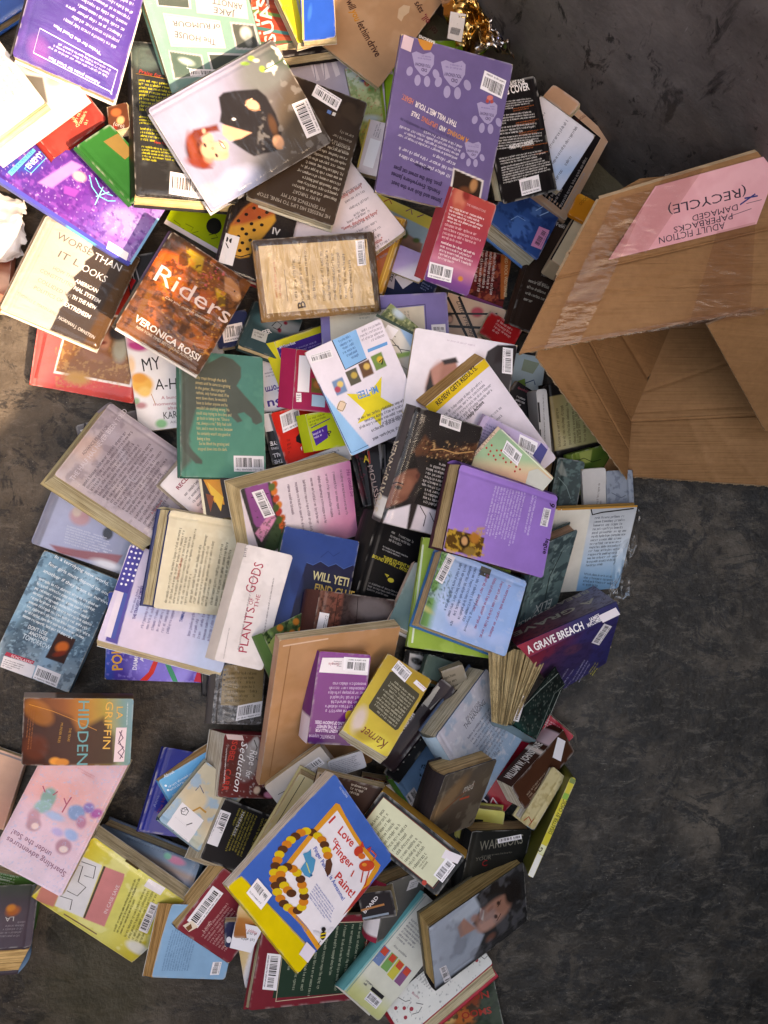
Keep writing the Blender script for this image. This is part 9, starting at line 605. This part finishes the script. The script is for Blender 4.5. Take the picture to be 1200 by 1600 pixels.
# ================================================================== the books
SPINE_SIDES = {'L': (-1, 0), 'R': (1, 0), 'T': (0, 1), 'B': (0, -1), 'N': None}
def build_book(k, rec):
    rng = random.Random(k*31+7); nr = np.random.RandomState(k+11)
    w, h, t = rec['s']; hard = rec['b'] == 'h'; stand = rec['b'] == 's'
    p = rec['p']
    root = thing(rec['k'], rec['l'], 'book', p[:3], p[3:], 'books dumped in a pile')
    ops = rec['o']; th = .0026 if hard else .0006
    sd = SPINE_SIDES[rec['sp']]; shx, shy = rec.get('sh', (0, 0))
    wp = rec.get('wp', .0012)*rng.uniform(.6, 1.5)
    ca, cb = rng.uniform(-1, 1), rng.uniform(-1, 1)
    def warp(x, y):                                   # how the upper cover bows, metres above flat
        u, v = x/w+.5, y/h+.5
        if sd is None: return x*0
        s = (1-u) if sd == (1, 0) else u if sd == (-1, 0) else (1-v) if sd == (0, 1) else v
        q = v if sd[0] else u
        z = wp*s*s*(1+.6*ca*(q-.5)*2+.3*cb*(2*q-1)**2)
        if hard: z = z*.5-.0011*np.exp(-((s*(w if sd[0] else h)-.009)/.0028)**2)
        return z
    def shear(v):
        f = 1-v[:, 2]/t; v = v.copy(); v[:, 0] += shx*f; v[:, 1] += shy*f; return v
    def surf(xm, ym, eps):
        x = np.asarray(xm)/1000; y = np.asarray(ym)/1000
        return np.stack([x, y, t+warp(x, y)+eps], -1)
    painted = any(o[0] in ('b', 'pp', 'nz', 'g2') for o in ops)
    cell = .0013 if painted else .0035
    nx, ny = max(6, int(w/cell)), max(6, int(h/cell))
    xs, ys = np.meshgrid(np.linspace(-w/2, w/2, nx), np.linspace(-h/2, h/2, ny))
    col = paint(xs*1000, ys*1000, rec['c'], ops, k*13+1)
    # rubbed, slightly lighter edges
    ed = np.minimum(np.minimum(xs+w/2, w/2-xs), np.minimum(ys+h/2, h/2-ys))*1000
    rub = np.clip(1.3-ed/1.3, 0, 1)*np.clip((noise2(xs*1000, ys*1000, 9, k)-.42)*3, 0, 1)*.5
    col = col*(1-rub[..., None])+np.array([.5, .47, .44])*rub[..., None]
    acc = Acc()
    # worn, slightly rounded corners
    rx = np.clip((np.abs(xs)-(w/2-.004))/.004, 0, 1); ry = np.clip((np.abs(ys)-(h/2-.004))/.004, 0, 1); k2 = rx*ry*.0012
    zz = t+warp(xs, ys)-k2*.5
    top = np.stack([xs-np.sign(xs)*k2, ys-np.sign(ys)*k2, zz], -1)
    acc.add(top.reshape(-1, 3), [(j*nx+i, j*nx+i+1, j*nx+i+nx+1, j*nx+i+nx) for j in range(ny-1) for i in range(nx-1)], col.reshape(-1, 3))
    ring = [(0, i) for i in range(nx)]+[(j, nx-1) for j in range(1, ny)]+[(ny-1, i) for i in range(nx-2, -1, -1)]+[(j, 0) for j in range(ny-2, 0, -1)]
    edge_col = lin(rec['bc']) if 'bc' in rec else (lin(rec['c'])*.9 if hard else np.array([.55, .52, .48]))
    side_col = lin(rec['c'])
    R0 = np.array([top[j, i] for j, i in ring]); depth = th if not stand else t-.0005
    R1 = R0.copy(); R1[:, 2] -= depth
    m = len(ring); ec = (lin(rec['bc']) if 'bc' in rec else side_col) if stand else edge_col
    acc.add(np.concatenate([R0, R1]), [(i+m, (i+1) % m+m, (i+1) % m, i) for i in range(m)]+([tuple(range(2*m-1, m-1, -1))] if stand else []), ec)
    printing(acc, ops, surf, rng)
    if not stand:
        # lower board
        v, f = boxv(-w/2, w/2, -h/2, h/2, 0, th); acc.add(v, f, edge_col)
    cover = acc.build('cover', COVER[rec['gl']], root, shear)
    if not stand:
        if sd is not None:
            sa = Acc(); sc_ = lin(rec['sc']); nseg = 7; L_ = h if sd[0] else w; nl = max(2, int(L_/.004))
            bulge = t*(.16 if hard else .03); V = []; Cc = []
            for a in range(nseg+1):
                f_ = a/nseg; zb = t*(1-f_) if True else 0
                off = math.sin(math.pi*f_)*bulge+.0004
                for s in np.linspace(-L_/2, L_/2, nl):
                    x, y = ((sd[0]*(w/2+off), s) if sd[0] else (s, sd[1]*(h/2+off)))
                    V.append((x, y, zb)); cc = sc_
                    for bd in rec.get('ss', []):
                        q = s/L_+.5
                        if len(bd) == 3 and bd[1] <= q <= bd[2]: cc = lin(bd[0])
                    Cc.append(cc)
            F = [(a*nl+i, a*nl+i+1, (a+1)*nl+i+1, (a+1)*nl+i) for a in range(nseg) for i in range(nl-1)]
            sa.add(V, F, np.array(Cc))
            if 'st' in rec:                           # title along the spine
                G_, Fg = glyphs(rec['st'][0], 1, 0); W_ = G_[:, 0].max(); a = (G_[:, 0]/W_-.5)*L_*.62-L_*.12; b2 = (G_[:, 1]-.33)*t*.62
                off = np.cos(b2/t*math.pi)*bulge+.0011
                zt = t/2+b2*(1 if sd in ((0, 1), (-1, 0)) else 1)
                if sd == (0, 1): P_ = np.stack([a, h/2+off, t/2-b2], -1)
                elif sd == (1, 0): P_ = np.stack([w/2+off, -a, t/2-b2], -1)
                else: P_ = np.stack([sd[0]*(w/2+off), -a, t/2-b2], -1)
                sa.add(P_, Fg, lin(rec['st'][1]))
            sa.build('spine', COVER[rec['gl']], root, shear)
        pa = Acc(); ins = .0032 if hard else .0003
        x0, x1, y0, y1 = -w/2+ins, w/2-ins, -h/2+ins, h/2-ins
        if sd == (1, 0): x1 = w/2-.0002
        elif sd == (-1, 0): x0 = -w/2+.0002
        elif sd == (0, 1): y1 = h/2-.0002
        elif sd == (0, -1): y0 = -h/2+.0002
        m_ = 16; zs = np.linspace(th+.0001, t-th-.0002, 6)
        per = [(x0+(x1-x0)*i/m_, y0) for i in range(m_)]+[(x1, y0+(y1-y0)*i/m_) for i in range(m_)]+[(x1-(x1-x0)*i/m_, y1) for i in range(m_)]+[(x0, y1-(y1-y0)*i/m_) for i in range(m_)]
        V = []
        for zi in zs:
            lift = (zi/t)**2
            for x, y in per:
                V.append((x+nr.uniform(-1, 1)*.0003, y+nr.uniform(-1, 1)*.0003, zi+lift*float(warp(np.array(x), np.array(y)))))
        q = len(per); F = [(a*q+i, a*q+(i+1) % q, (a+1)*q+(i+1) % q, (a+1)*q+i) for a in range(len(zs)-1) for i in range(q)]
        k0 = len(V)
        for x, y in per: V.append((x*.93, y*.93, t-th-.0016))
        F += [((len(zs)-1)*q+i, (len(zs)-1)*q+(i+1) % q, k0+(i+1) % q, k0+i) for i in range(q)]; F.append(tuple(range(k0, k0+q)))
        pa.add(V, F, lin(rec['pg'])*1.05); pa.build('page_block', PAGES, root, shear)
    for i, o in enumerate(ops):
        e = .00018+.00002*i
        if o[0] == 'B': sticker('barcode_label', o, surf, LABEL, root, rng, e)
        elif o[0] == 'S': sticker('sticker', o, surf, LABEL, root, rng, e)
    if rec.get('wr'):
        n1, n2 = 26, 34; ja = Acc(); xx, yy = np.meshgrid(np.linspace(-w/2-.0012, w/2+.0012, n1), np.linspace(-h/2-.0012, h/2+.0012, n2))
        zz = t+warp(xx, yy)+.0024+.0016*noise2(xx*1000, yy*1000, 26, k+5)*rec['wr']
        eg = np.minimum(np.minimum(xx+w/2, w/2-xx), np.minimum(yy+h/2, h/2-yy)); zz = np.where(eg < 0, t-.003, zz)
        ja.add(np.stack([xx, yy, zz], -1).reshape(-1, 3), [(j*n1+i, j*n1+i+1, j*n1+i+n1+1, j*n1+i+n1) for j in range(n2-1) for i in range(n1-1)], (1, 1, 1))
        jo = ja.build('plastic_jacket', SHRINK if rec['wr'] == 2 else JACKET, root, shear)
        jo.data.polygons.foreach_set('use_smooth', [True]*len(jo.data.polygons))
    return root
for k, rec in enumerate(BOOKS): build_book(k, rec)

# ================================================================== things with a shape of their own
def panel_part(name, key, parent, mat, thick=.002, cell=2.0):
    """a flat printed face of a hand-built thing: a closed slab with its printing"""
    rec = PANELS[key]; a, ux, vy, nn = [np.array(v) for v in rec['m']]
    ol = np.array(rec['ol']).reshape(-1, 2); rng = random.Random(len(key)*7+3)
    pinv = np.array(parent.matrix_world.inverted()) if False else None
    base = np.array(parent.location) if parent is not None else np.zeros(3)
    def surf(xm, ym, eps):
        x = np.asarray(xm)/1000; y = np.asarray(ym)/1000
        return a+x[..., None]*ux+y[..., None]*vy+(np.zeros_like(x)+eps)[..., None]*nn-base
    e1 = max(np.hypot(*(ol[1]-ol[0])), np.hypot(*(ol[2]-ol[3]))); e2 = max(np.hypot(*(ol[3]-ol[0])), np.hypot(*(ol[2]-ol[1])))
    n1, n2 = max(3, int(e1/cell)), max(3, int(e2/cell)); s, t = np.meshgrid(np.linspace(0, 1, n1), np.linspace(0, 1, n2))
    q = lambda k: ol[0][k]*(1-s)*(1-t)+ol[1][k]*s*(1-t)+ol[2][k]*s*t+ol[3][k]*(1-s)*t
    X, Y = q(0), q(1); col = paint(X, Y, rec['c'], rec['o'], 77)
    acc = Acc(); P = surf(X, Y, 0.0)
    sgn = np.cross(ol[1]-ol[0], ol[3]-ol[0]) > 0
    F = [(j*n1+i, j*n1+i+1, j*n1+i+n1+1, j*n1+i+n1) for j in range(n2-1) for i in range(n1-1)]
    acc.add(P.reshape(-1, 3), F if sgn else [f[::-1] for f in F], col.reshape(-1, 3))
    ring = [(0, i) for i in range(n1)]+[(j, n1-1) for j in range(1, n2)]+[(n2-1, i) for i in range(n1-2, -1, -1)]+[(j, 0) for j in range(n2-2, 0, -1)]
    R0 = np.array([P[j, i] for j, i in ring]); R1 = R0-nn*thick; m = len(ring)
    acc.add(np.concatenate([R0, R1]), [(i+m, (i+1) % m+m, (i+1) % m, i) for i in range(m)]+[tuple(range(2*m-1, m-1, -1))], lin(rec['c'])*.9)
    printing(acc, rec['o'], surf, rng)
    ob = acc.build(name, mat, parent)
    for i, o in enumerate(rec['o']):
        if o[0] == 'B': sticker('barcode_label', o, surf, LABEL, parent, rng, .00018+.00002*i)
        elif o[0] == 'S': sticker('sticker', o, surf, LABEL, parent, rng, .00018+.00002*i)
    return ob

# ---- hardcover standing spine-up, its covers spread like a roof
tb = thing('hardcover_book', 'dark red and violet hardcover standing spine-up with big white spine title', 'book', at(880, 1000, .0)[:], group='books dumped in a pile')
panel_part('cover', 'front', tb, COVER['m']); panel_part('spine', 'spine', tb, COVER['m'], .003); panel_part('cover', 'back', tb, COVER['m'])
pa = Acc(); base = np.array(tb.location)
tp = [np.array(at(x, y, z))-base for x, y, z in ((820, 1020, .118), (952, 958, .118), (945, 946, .03), (800, 1012, .03), (866, 1062, .03), (955, 1012, .03))]
pa.add(np.array([tp[0], tp[1], tp[2], tp[3], tp[4], tp[5]]), [(0, 1, 2, 3), (1, 0, 4, 5), (1, 5, 2), (0, 3, 4), (3, 2, 5, 4)], lin('cdbf9f')); pa.build('page_block', PAGES, tb)

# ---- paperback splayed open, fore-edge up, pages fanned
fb = thing('paperback_book', 'splayed open paperback with fanned yellowed pages and a worn black-green back cover', 'book', at(800, 1100, 0)[:], group='books dumped in a pile')
base = np.array(fb.location); rng = random.Random(5)
tops = [(763, 1019), (775, 1017), (786, 1016), (793, 1020), (803, 1014), (813, 1016), (821, 1019), (831, 1024), (841, 1030), (850, 1037)]
bots = [(768, 1127), (773, 1129), (778, 1131), (781, 1132), (785, 1133), (789, 1134), (793, 1134), (796, 1134), (799, 1133), (803, 1131)]
fan = Acc()
for i in range(len(tops)-1):
    m = 9; k = 8
    for s in range(k):                                       # leaves of one signature
        f0, f1 = s/k, (s+.8)/k; V = []; F = []
        zt = .150-.004*i+(.006 if i % 2 else 0)+rng.uniform(-.003, .003)-(.010 if s == 0 and i in (2, 3, 6) else 0)
        for j in range(m+1):
            q = j/m; bow = math.sin(q*math.pi)*.010
            for f in (f0, f1):
                x = (tops[i][0]*(1-f)+tops[i+1][0]*f)*(1-q)+(bots[i][0]*(1-f)+bots[i+1][0]*f)*q
                y = (tops[i][1]*(1-f)+tops[i+1][1]*f)*(1-q)+(bots[i][1]*(1-f)+bots[i+1][1]*f)*q
                V.append(np.array(at(x, y, zt+bow-.02*q))-base)
            for f in (f0, f1):
                x = 782+(tops[i][0]*(1-f)+tops[i+1][0]*f-806)*.18; y = 1050+q*80
                V.append(np.array(at(x, y, .02))-base)
        for j in range(m):
            o = j*4; F += [(o, o+1, o+5, o+4), (o+1, o+3, o+7, o+5), (o+2, o, o+4, o+6)]
        F += [(0, 2, 3, 1), (m*4, m*4+1, m*4+3, m*4+2)]
        cc = lin('cdb58a')*(1-.38*rng.random()**2)
        fan.add(V, F, cc)
fan.build('page_block', PAGES, fb)
panel_part('cover', 'splay', fb, COVER['m'])
sa = Acc(); P4 = [np.array(at(x, y, z))-base for x, y, z in ((766, 1128, .122), (800, 1134, .115), (838, 1157, .07), (830, 1164, .02), (776, 1146, .02))]
sa.add(P4, [(0, 4, 3, 2, 1)], lin('6f8a90')); sa.build('spine', COVER['m'], fb)

# ---- torn card
co = panel_part('paper_card', 'card', None, LABEL, .0006)
tag(co, 'small white torn card with two text lines and red script, on the deep red paperback', 'card')

# ---- cardboard box
def kraft_mat(name, base, dark):
    m, t, b = new_mat(name); tc = nd(t, 'ShaderNodeTexCoord'); O = tc.outputs['Object']
    n1 = nd(t, 'ShaderNodeTexNoise', Scale=5.0, Detail=5.0, Roughness=.6); t.links.new(O, n1.inputs['Vector'])
    c = ramp_node(t, n1.outputs['Fac'], [(.3, dark), (.65, base)]).outputs[0]
    mp = nd(t, 'ShaderNodeMapping'); mp.inputs['Rotation'].default_value = (.3, .2, .32); mp.inputs['Scale'].default_value = (6, 260, 6); t.links.new(O, mp.inputs[0])
    n2 = nd(t, 'ShaderNodeTexNoise', Scale=1.0, Detail=2.0); t.links.new(mp.outputs[0], n2.inputs['Vector'])
    c = mixc(t, 1.0, c, ramp_node(t, n2.outputs['Fac'], [(.35, (.955, .95, .945)), (.6, (1, 1, 1))]).outputs[0], 'MULTIPLY')
    n3 = nd(t, 'ShaderNodeTexNoise', Scale=90.0, Detail=5.0, Roughness=.7); t.links.new(O, n3.inputs['Vector'])
    c = mixc(t, 1.0, c, ramp_node(t, n3.outputs['Fac'], [(.3, (.86, .85, .83)), (.6, (1.02,)*3)]).outputs[0], 'MULTIPLY')
    t.links.new(c, b.inputs['Base Color']); b.inputs['Roughness'].default_value = .72; b.inputs['Specular IOR Level'].default_value = .25
    hs = nd(t, 'ShaderNodeMath', operation='ADD'); t.links.new(n2.outputs['Fac'], hs.inputs[0])
    h2 = nd(t, 'ShaderNodeMath', operation='MULTIPLY'); h2.inputs[1].default_value = 4; n4 = nd(t, 'ShaderNodeTexNoise', Scale=7.0, Detail=3.0, Distortion=.6); t.links.new(O, n4.inputs['Vector']); t.links.new(n4.outputs['Fac'], h2.inputs[0]); t.links.new(h2.outputs[0], hs.inputs[1])
    bp = nd(t, 'ShaderNodeBump', Strength=.5, Distance=.003); t.links.new(hs.outputs[0], bp.inputs['Height']); t.links.new(bp.outputs[0], b.inputs['Normal'])
    return m
KRAFT = kraft_mat('kraft_board', (.32, .155, .066), (.245, .113, .046)); FLUTE = kraft_mat('kraft_flutes', (.42, .29, .18), (.3, .19, .11))
bx = thing('cardboard_box', 'open brown cardboard box tipped on its side with a pink taped label', 'box', at(1080, 560, .01)[:])
bb = np.array(bx.location)
def board(name, corners, thick=.0042, n=64, bow=.004, seed=1, flutes=(), creases=()):
    """a sheet of corrugated card through four points (photo place + height), slightly bowed; flutes lists raw edges"""
    P = [np.array(at(*c))-bb for c in corners]; s, t = np.meshgrid(np.linspace(0, 1, n), np.linspace(0, 1, n))
    S = s[..., None]; T_ = t[..., None]
    V = P[0]*(1-S)*(1-T_)+P[1]*S*(1-T_)+P[2]*S*T_+P[3]*(1-S)*T_
    nn = np.cross(P[1]-P[0], P[3]-P[0]); nn /= np.linalg.norm(nn)
    if nn[2] < 0: nn = -nn
    V = V+nn*((noise2(s*400, t*400, 170, seed)-.5)*2*bow*np.sin(np.pi*s)**.5*np.sin(np.pi*t)**.5)[..., None]
    for a0, b0, c0, dp in creases:                              # pressed fold: a0*s+b0*t = c0
        V = V-nn*(dp*np.exp(-((a0*s+b0*t-c0)/.016)**2))[..., None]
    acc = Acc(); F = [(j*n+i, j*n+i+1, j*n+i+n+1, j*n+i+n) for j in range(n-1) for i in range(n-1)]
    acc.add(V.reshape(-1, 3), F, (1, 1, 1)); acc.add((V-nn*thick).reshape(-1, 3), [f[::-1] for f in F], (1, 1, 1))
    ring = [(0, i) for i in range(n)]+[(j, n-1) for j in range(1, n)]+[(n-1, i) for i in range(n-2, -1, -1)]+[(j, 0) for j in range(n-2, 0, -1)]
    R0 = np.array([V[j, i] for j, i in ring]); m = len(ring)
    acc.add(np.concatenate([R0, R0-nn*thick]), [(i+m, (i+1) % m+m, (i+1) % m, i) for i in range(m)], (1, 1, 1), 1)
    o = acc.build(name, [KRAFT, FLUTE], bx)
    for e in flutes:                                            # torn wavy medium showing along a cut edge
        A, B2 = {0: (V[0, 0], V[0, -1]), 1: (V[0, -1], V[-1, -1]), 2: (V[-1, 0], V[-1, -1]), 3: (V[0, 0], V[-1, 0])}[e]
        line = {0: V[0], 1: V[:, -1], 2: V[-1], 3: V[:, 0]}[e]; inner = {0: V[1], 1: V[:, -2], 2: V[-2], 3: V[:, 1]}[e]
        L_ = np.linalg.norm(line[-1]-line[0]); k = int(L_/.0011); fa = Acc(); W = []
        for i in range(k+1):
            f = i/k*(n-1); j = min(int(f), n-2); p = line[j]*(1-(f-j))+line[j+1]*(f-j)
            out = line[j]-inner[j]; out = out/np.linalg.norm(out)
            z = -nn*(thick*(.5+.42*math.sin(i*math.pi*.5)))
            W += [p+z+out*(.0015+.001*math.sin(i*.37+seed)), p+z-out*.001]
        fa.add(W, [(2*i, 2*i+2, 2*i+3, 2*i+1) for i in range(k)], (1, 1, 1)); fa.build('fluted_edge', FLUTE, o)
    return o
BFL, BFR = (987, 655, .022), (1340, 636, .022); BBL, BBR = (1078, 440, .020), (1420, 395, .020)
TFL, TFR = (872, 430, .262), (1330, 322, .275); TBL, TBR = (936, 311, .290), (1340, 190, .300)
board('bottom_panel', (BFL, BFR, BBR, BBL), seed=2, creases=((.5, -1, -.2, .0022), (0, 1, .05, .002))); board('side_panel', (BFL, TFL, TBL, BBL), seed=3, creases=((0, 1, .3, .003), (1, 0, .5, .001)))
board('top_panel', (TFL, TFR, TBR, TBL), seed=4, bow=.003); board('back_panel', (BBL, BBR, TBR, TBL), seed=5); board('side_panel', (BFR, TFR, TBR, BBR), seed=6)
board('flap', ((811, 553, .232), (1340, 455, .262), TFR, TFL), seed=7, bow=.006, flutes=(0,), creases=((0, 1, .96, .003), (.6, 1, .75, .0012)))
board('flap', ((938, 741, .046), (1340, 768, .036), BFR, BFL), seed=8, bow=.004, flutes=(0,), creases=((0, 1, .96, .003), (1, .2, .45, .0015), (1, .3, .62, .001)))
board('flap', ((838, 558, .215), (980, 749, .075), BFL, TFL), seed=9, bow=.004, flutes=(0,), creases=((0, 1, .95, .003), (.15, 1, .62, .0016)))
board('flap', ((1105, 508, .250), (1196, 674, .10), (1360, 640, .06), (1350, 400, .26)), seed=10, bow=.004)
board('flap', ((930, 318, .284), (1000, 279, .278), (1052, 274, .280), (1070, 290, .288)), seed=11, bow=.001, n=10)
pk = panel_part('paper_label', 'pink', bx, LABEL, .0004, 6)
TAPE = film_mat('packing_tape', (.86, .80, .78), .0010, .02, .16, 34.0)
def tape(q, seed):
    """strip of shiny packing tape lying on a board of the box"""
    n1, n2 = 8, 40; P = [np.array(at(*c))-bb for c in q]; s, t = np.meshgrid(np.linspace(0, 1, n1), np.linspace(0, 1, n2)); S, T_ = s[..., None], t[..., None]
    V = P[0]*(1-S)*(1-T_)+P[1]*S*(1-T_)+P[2]*S*T_+P[3]*(1-S)*T_
    V[..., 2] += .0010*noise2(s*60, t*300, 30, seed)
    acc = Acc(); acc.add(V.reshape(-1, 3), [(j*n1+i, j*n1+i+1, j*n1+i+n1+1, j*n1+i+n1) for j in range(n2-1) for i in range(n1-1)], (1, 1, 1))
    return acc.build('packing_tape', TAPE, bx)
tape(((958, 312, .296), (1018, 296, .297), (938, 470, .268), (882, 478, .266)), 3)
tape(((882, 478, .2675), (938, 470, .2685), (905, 535, .247), (850, 545, .243)), 4)
tape(((1120, 362, .285), (1180, 347, .287), (1172, 492, .268), (1076, 508, .266)), 6)
tape(((1040, 272, .302), (1100, 262, .303), (1010, 395, .283), (950, 405, .282)), 9)
tape(((815, 548, .238), (845, 540, .240), (1192, 478, .2615), (1196, 492, .260)), 8)

# ---- crumpled films and wrappers
def crumple(name, pts, z0, amp, sc, mat, seed, n=46, colr=(1, 1, 1), sharp=1.0):
    """a crumpled sheet filling a quad of photo places, resting at height z0"""
    P = [np.array(at(x, y, z0)) for x, y in pts]; s, t = np.meshgrid(np.linspace(0, 1, n), np.linspace(0, 1, n)); S, T_ = s[..., None], t[..., None]
    V = P[0]*(1-S)*(1-T_)+P[1]*S*(1-T_)+P[2]*S*T_+P[3]*(1-S)*T_
    a = noise2(s*100, t*100, sc, seed); b = noise2(s*100, t*100, sc*.5, seed+3)
    rid = 1-np.abs(2*a-1); rid2 = 1-np.abs(2*b-1)
    V[..., 2] += amp*(rid*sharp+.5*rid2); V[..., 0] += amp*.5*(b-.5); V[..., 1] += amp*.5*(a-.5)
    e = np.minimum(np.minimum(s, 1-s), np.minimum(t, 1-t)); V[..., 2] -= np.clip(.08-e, 0, 1)*amp*4
    jig = (noise2(s*100, t*100, 14, seed+8)-.5)*.012*(e < .03); V[..., 0] += jig; V[..., 1] -= jig
    acc = Acc(); acc.add(V.reshape(-1, 3), [(j*n+i, j*n+i+1, j*n+i+n+1, j*n+i+n) for j in range(n-1) for i in range(n-1)], np.asarray(colr) if np.ndim(colr) == 1 else colr.reshape(-1, 3))
    o = acc.build(name, mat); o.data.polygons.foreach_set('use_smooth', [True]*len(o.data.polygons)); return o
FILM = film_mat('clear_film', (.93, .93, .93), .003, .04, .6)
tag(crumple('plastic_film', [(962, 790), (1000, 800), (992, 862), (952, 925)], .04, .012, 120, FILM, 4, 30), 'clear crinkled plastic sleeve sticking out beside the open flyleaf', 'plastic film')
tag(crumple('plastic_film', [(950, 905), (982, 900), (984, 935), (945, 952)], .05, .014, 100, FILM, 9, 26), 'small crumpled clear plastic scrap at the right end of the spine-up book', 'plastic film')
fm, ft, fbs = new_mat('metal_foil'); fa_ = nd(ft, 'ShaderNodeAttribute', attribute_name='Col'); ft.links.new(fa_.outputs['Color'], fbs.inputs['Base Color']); fbs.inputs['Metallic'].default_value = 1; fbs.inputs['Roughness'].default_value = .18
n = 60; s, t = np.meshgrid(np.linspace(0, 1, n), np.linspace(0, 1, n)); g_ = noise2(s*100, t*100, 46, 12)[..., None]; b_ = noise2(s*100, t*100, 30, 40)[..., None]
fc = np.where(g_ > .68, lin('b8925a'), np.where(b_ > .76, lin('2c50b0'), lin('b9b0ae')))
fo_ = crumple('foil_wrapper', [(690, -20), (782, -24), (798, 112), (704, 92)], .05, .045, 42, fm, 21, n, fc)
tag(fo_, 'crumpled silver and gold foil wrapper at the top beside the far wall', 'wrapper')
lb = Acc(); q = [at(x, y, .112) for x, y in ((704, 18), (728, 22), (721, 66), (699, 60))]; lb.add([tuple(v) for v in q], [(3, 2, 1, 0)], lin('d8ccc6'))
for i in range(9):
    x = 706+i*1.6; y = 42; lb.add([tuple(at(x+a, y+b+i*.4, .1126)) for a, b in ((0, 0), (.8, .2), (-2.2, 10.2), (-3, 10))], [(3, 2, 1, 0)], lin('2c282a'))
lo = lb.build('paper_label', LABEL, fo_)
pm, pt, pb = new_mat('white_plastic_bag'); pb.inputs['Base Color'].default_value = (.78, .74, .74, 1); pb.inputs['Roughness'].default_value = .3; pb.inputs['Transmission Weight'].default_value = .25
pbg = crumple('plastic_bag', [(-60, 280), (52, 318), (44, 408), (-60, 450)], .02, .035, 110, pm, 31, 60, (1, 1, 1), .6)
tag(pbg, 'crumpled white plastic bag in the sun at the left edge', 'plastic bag')
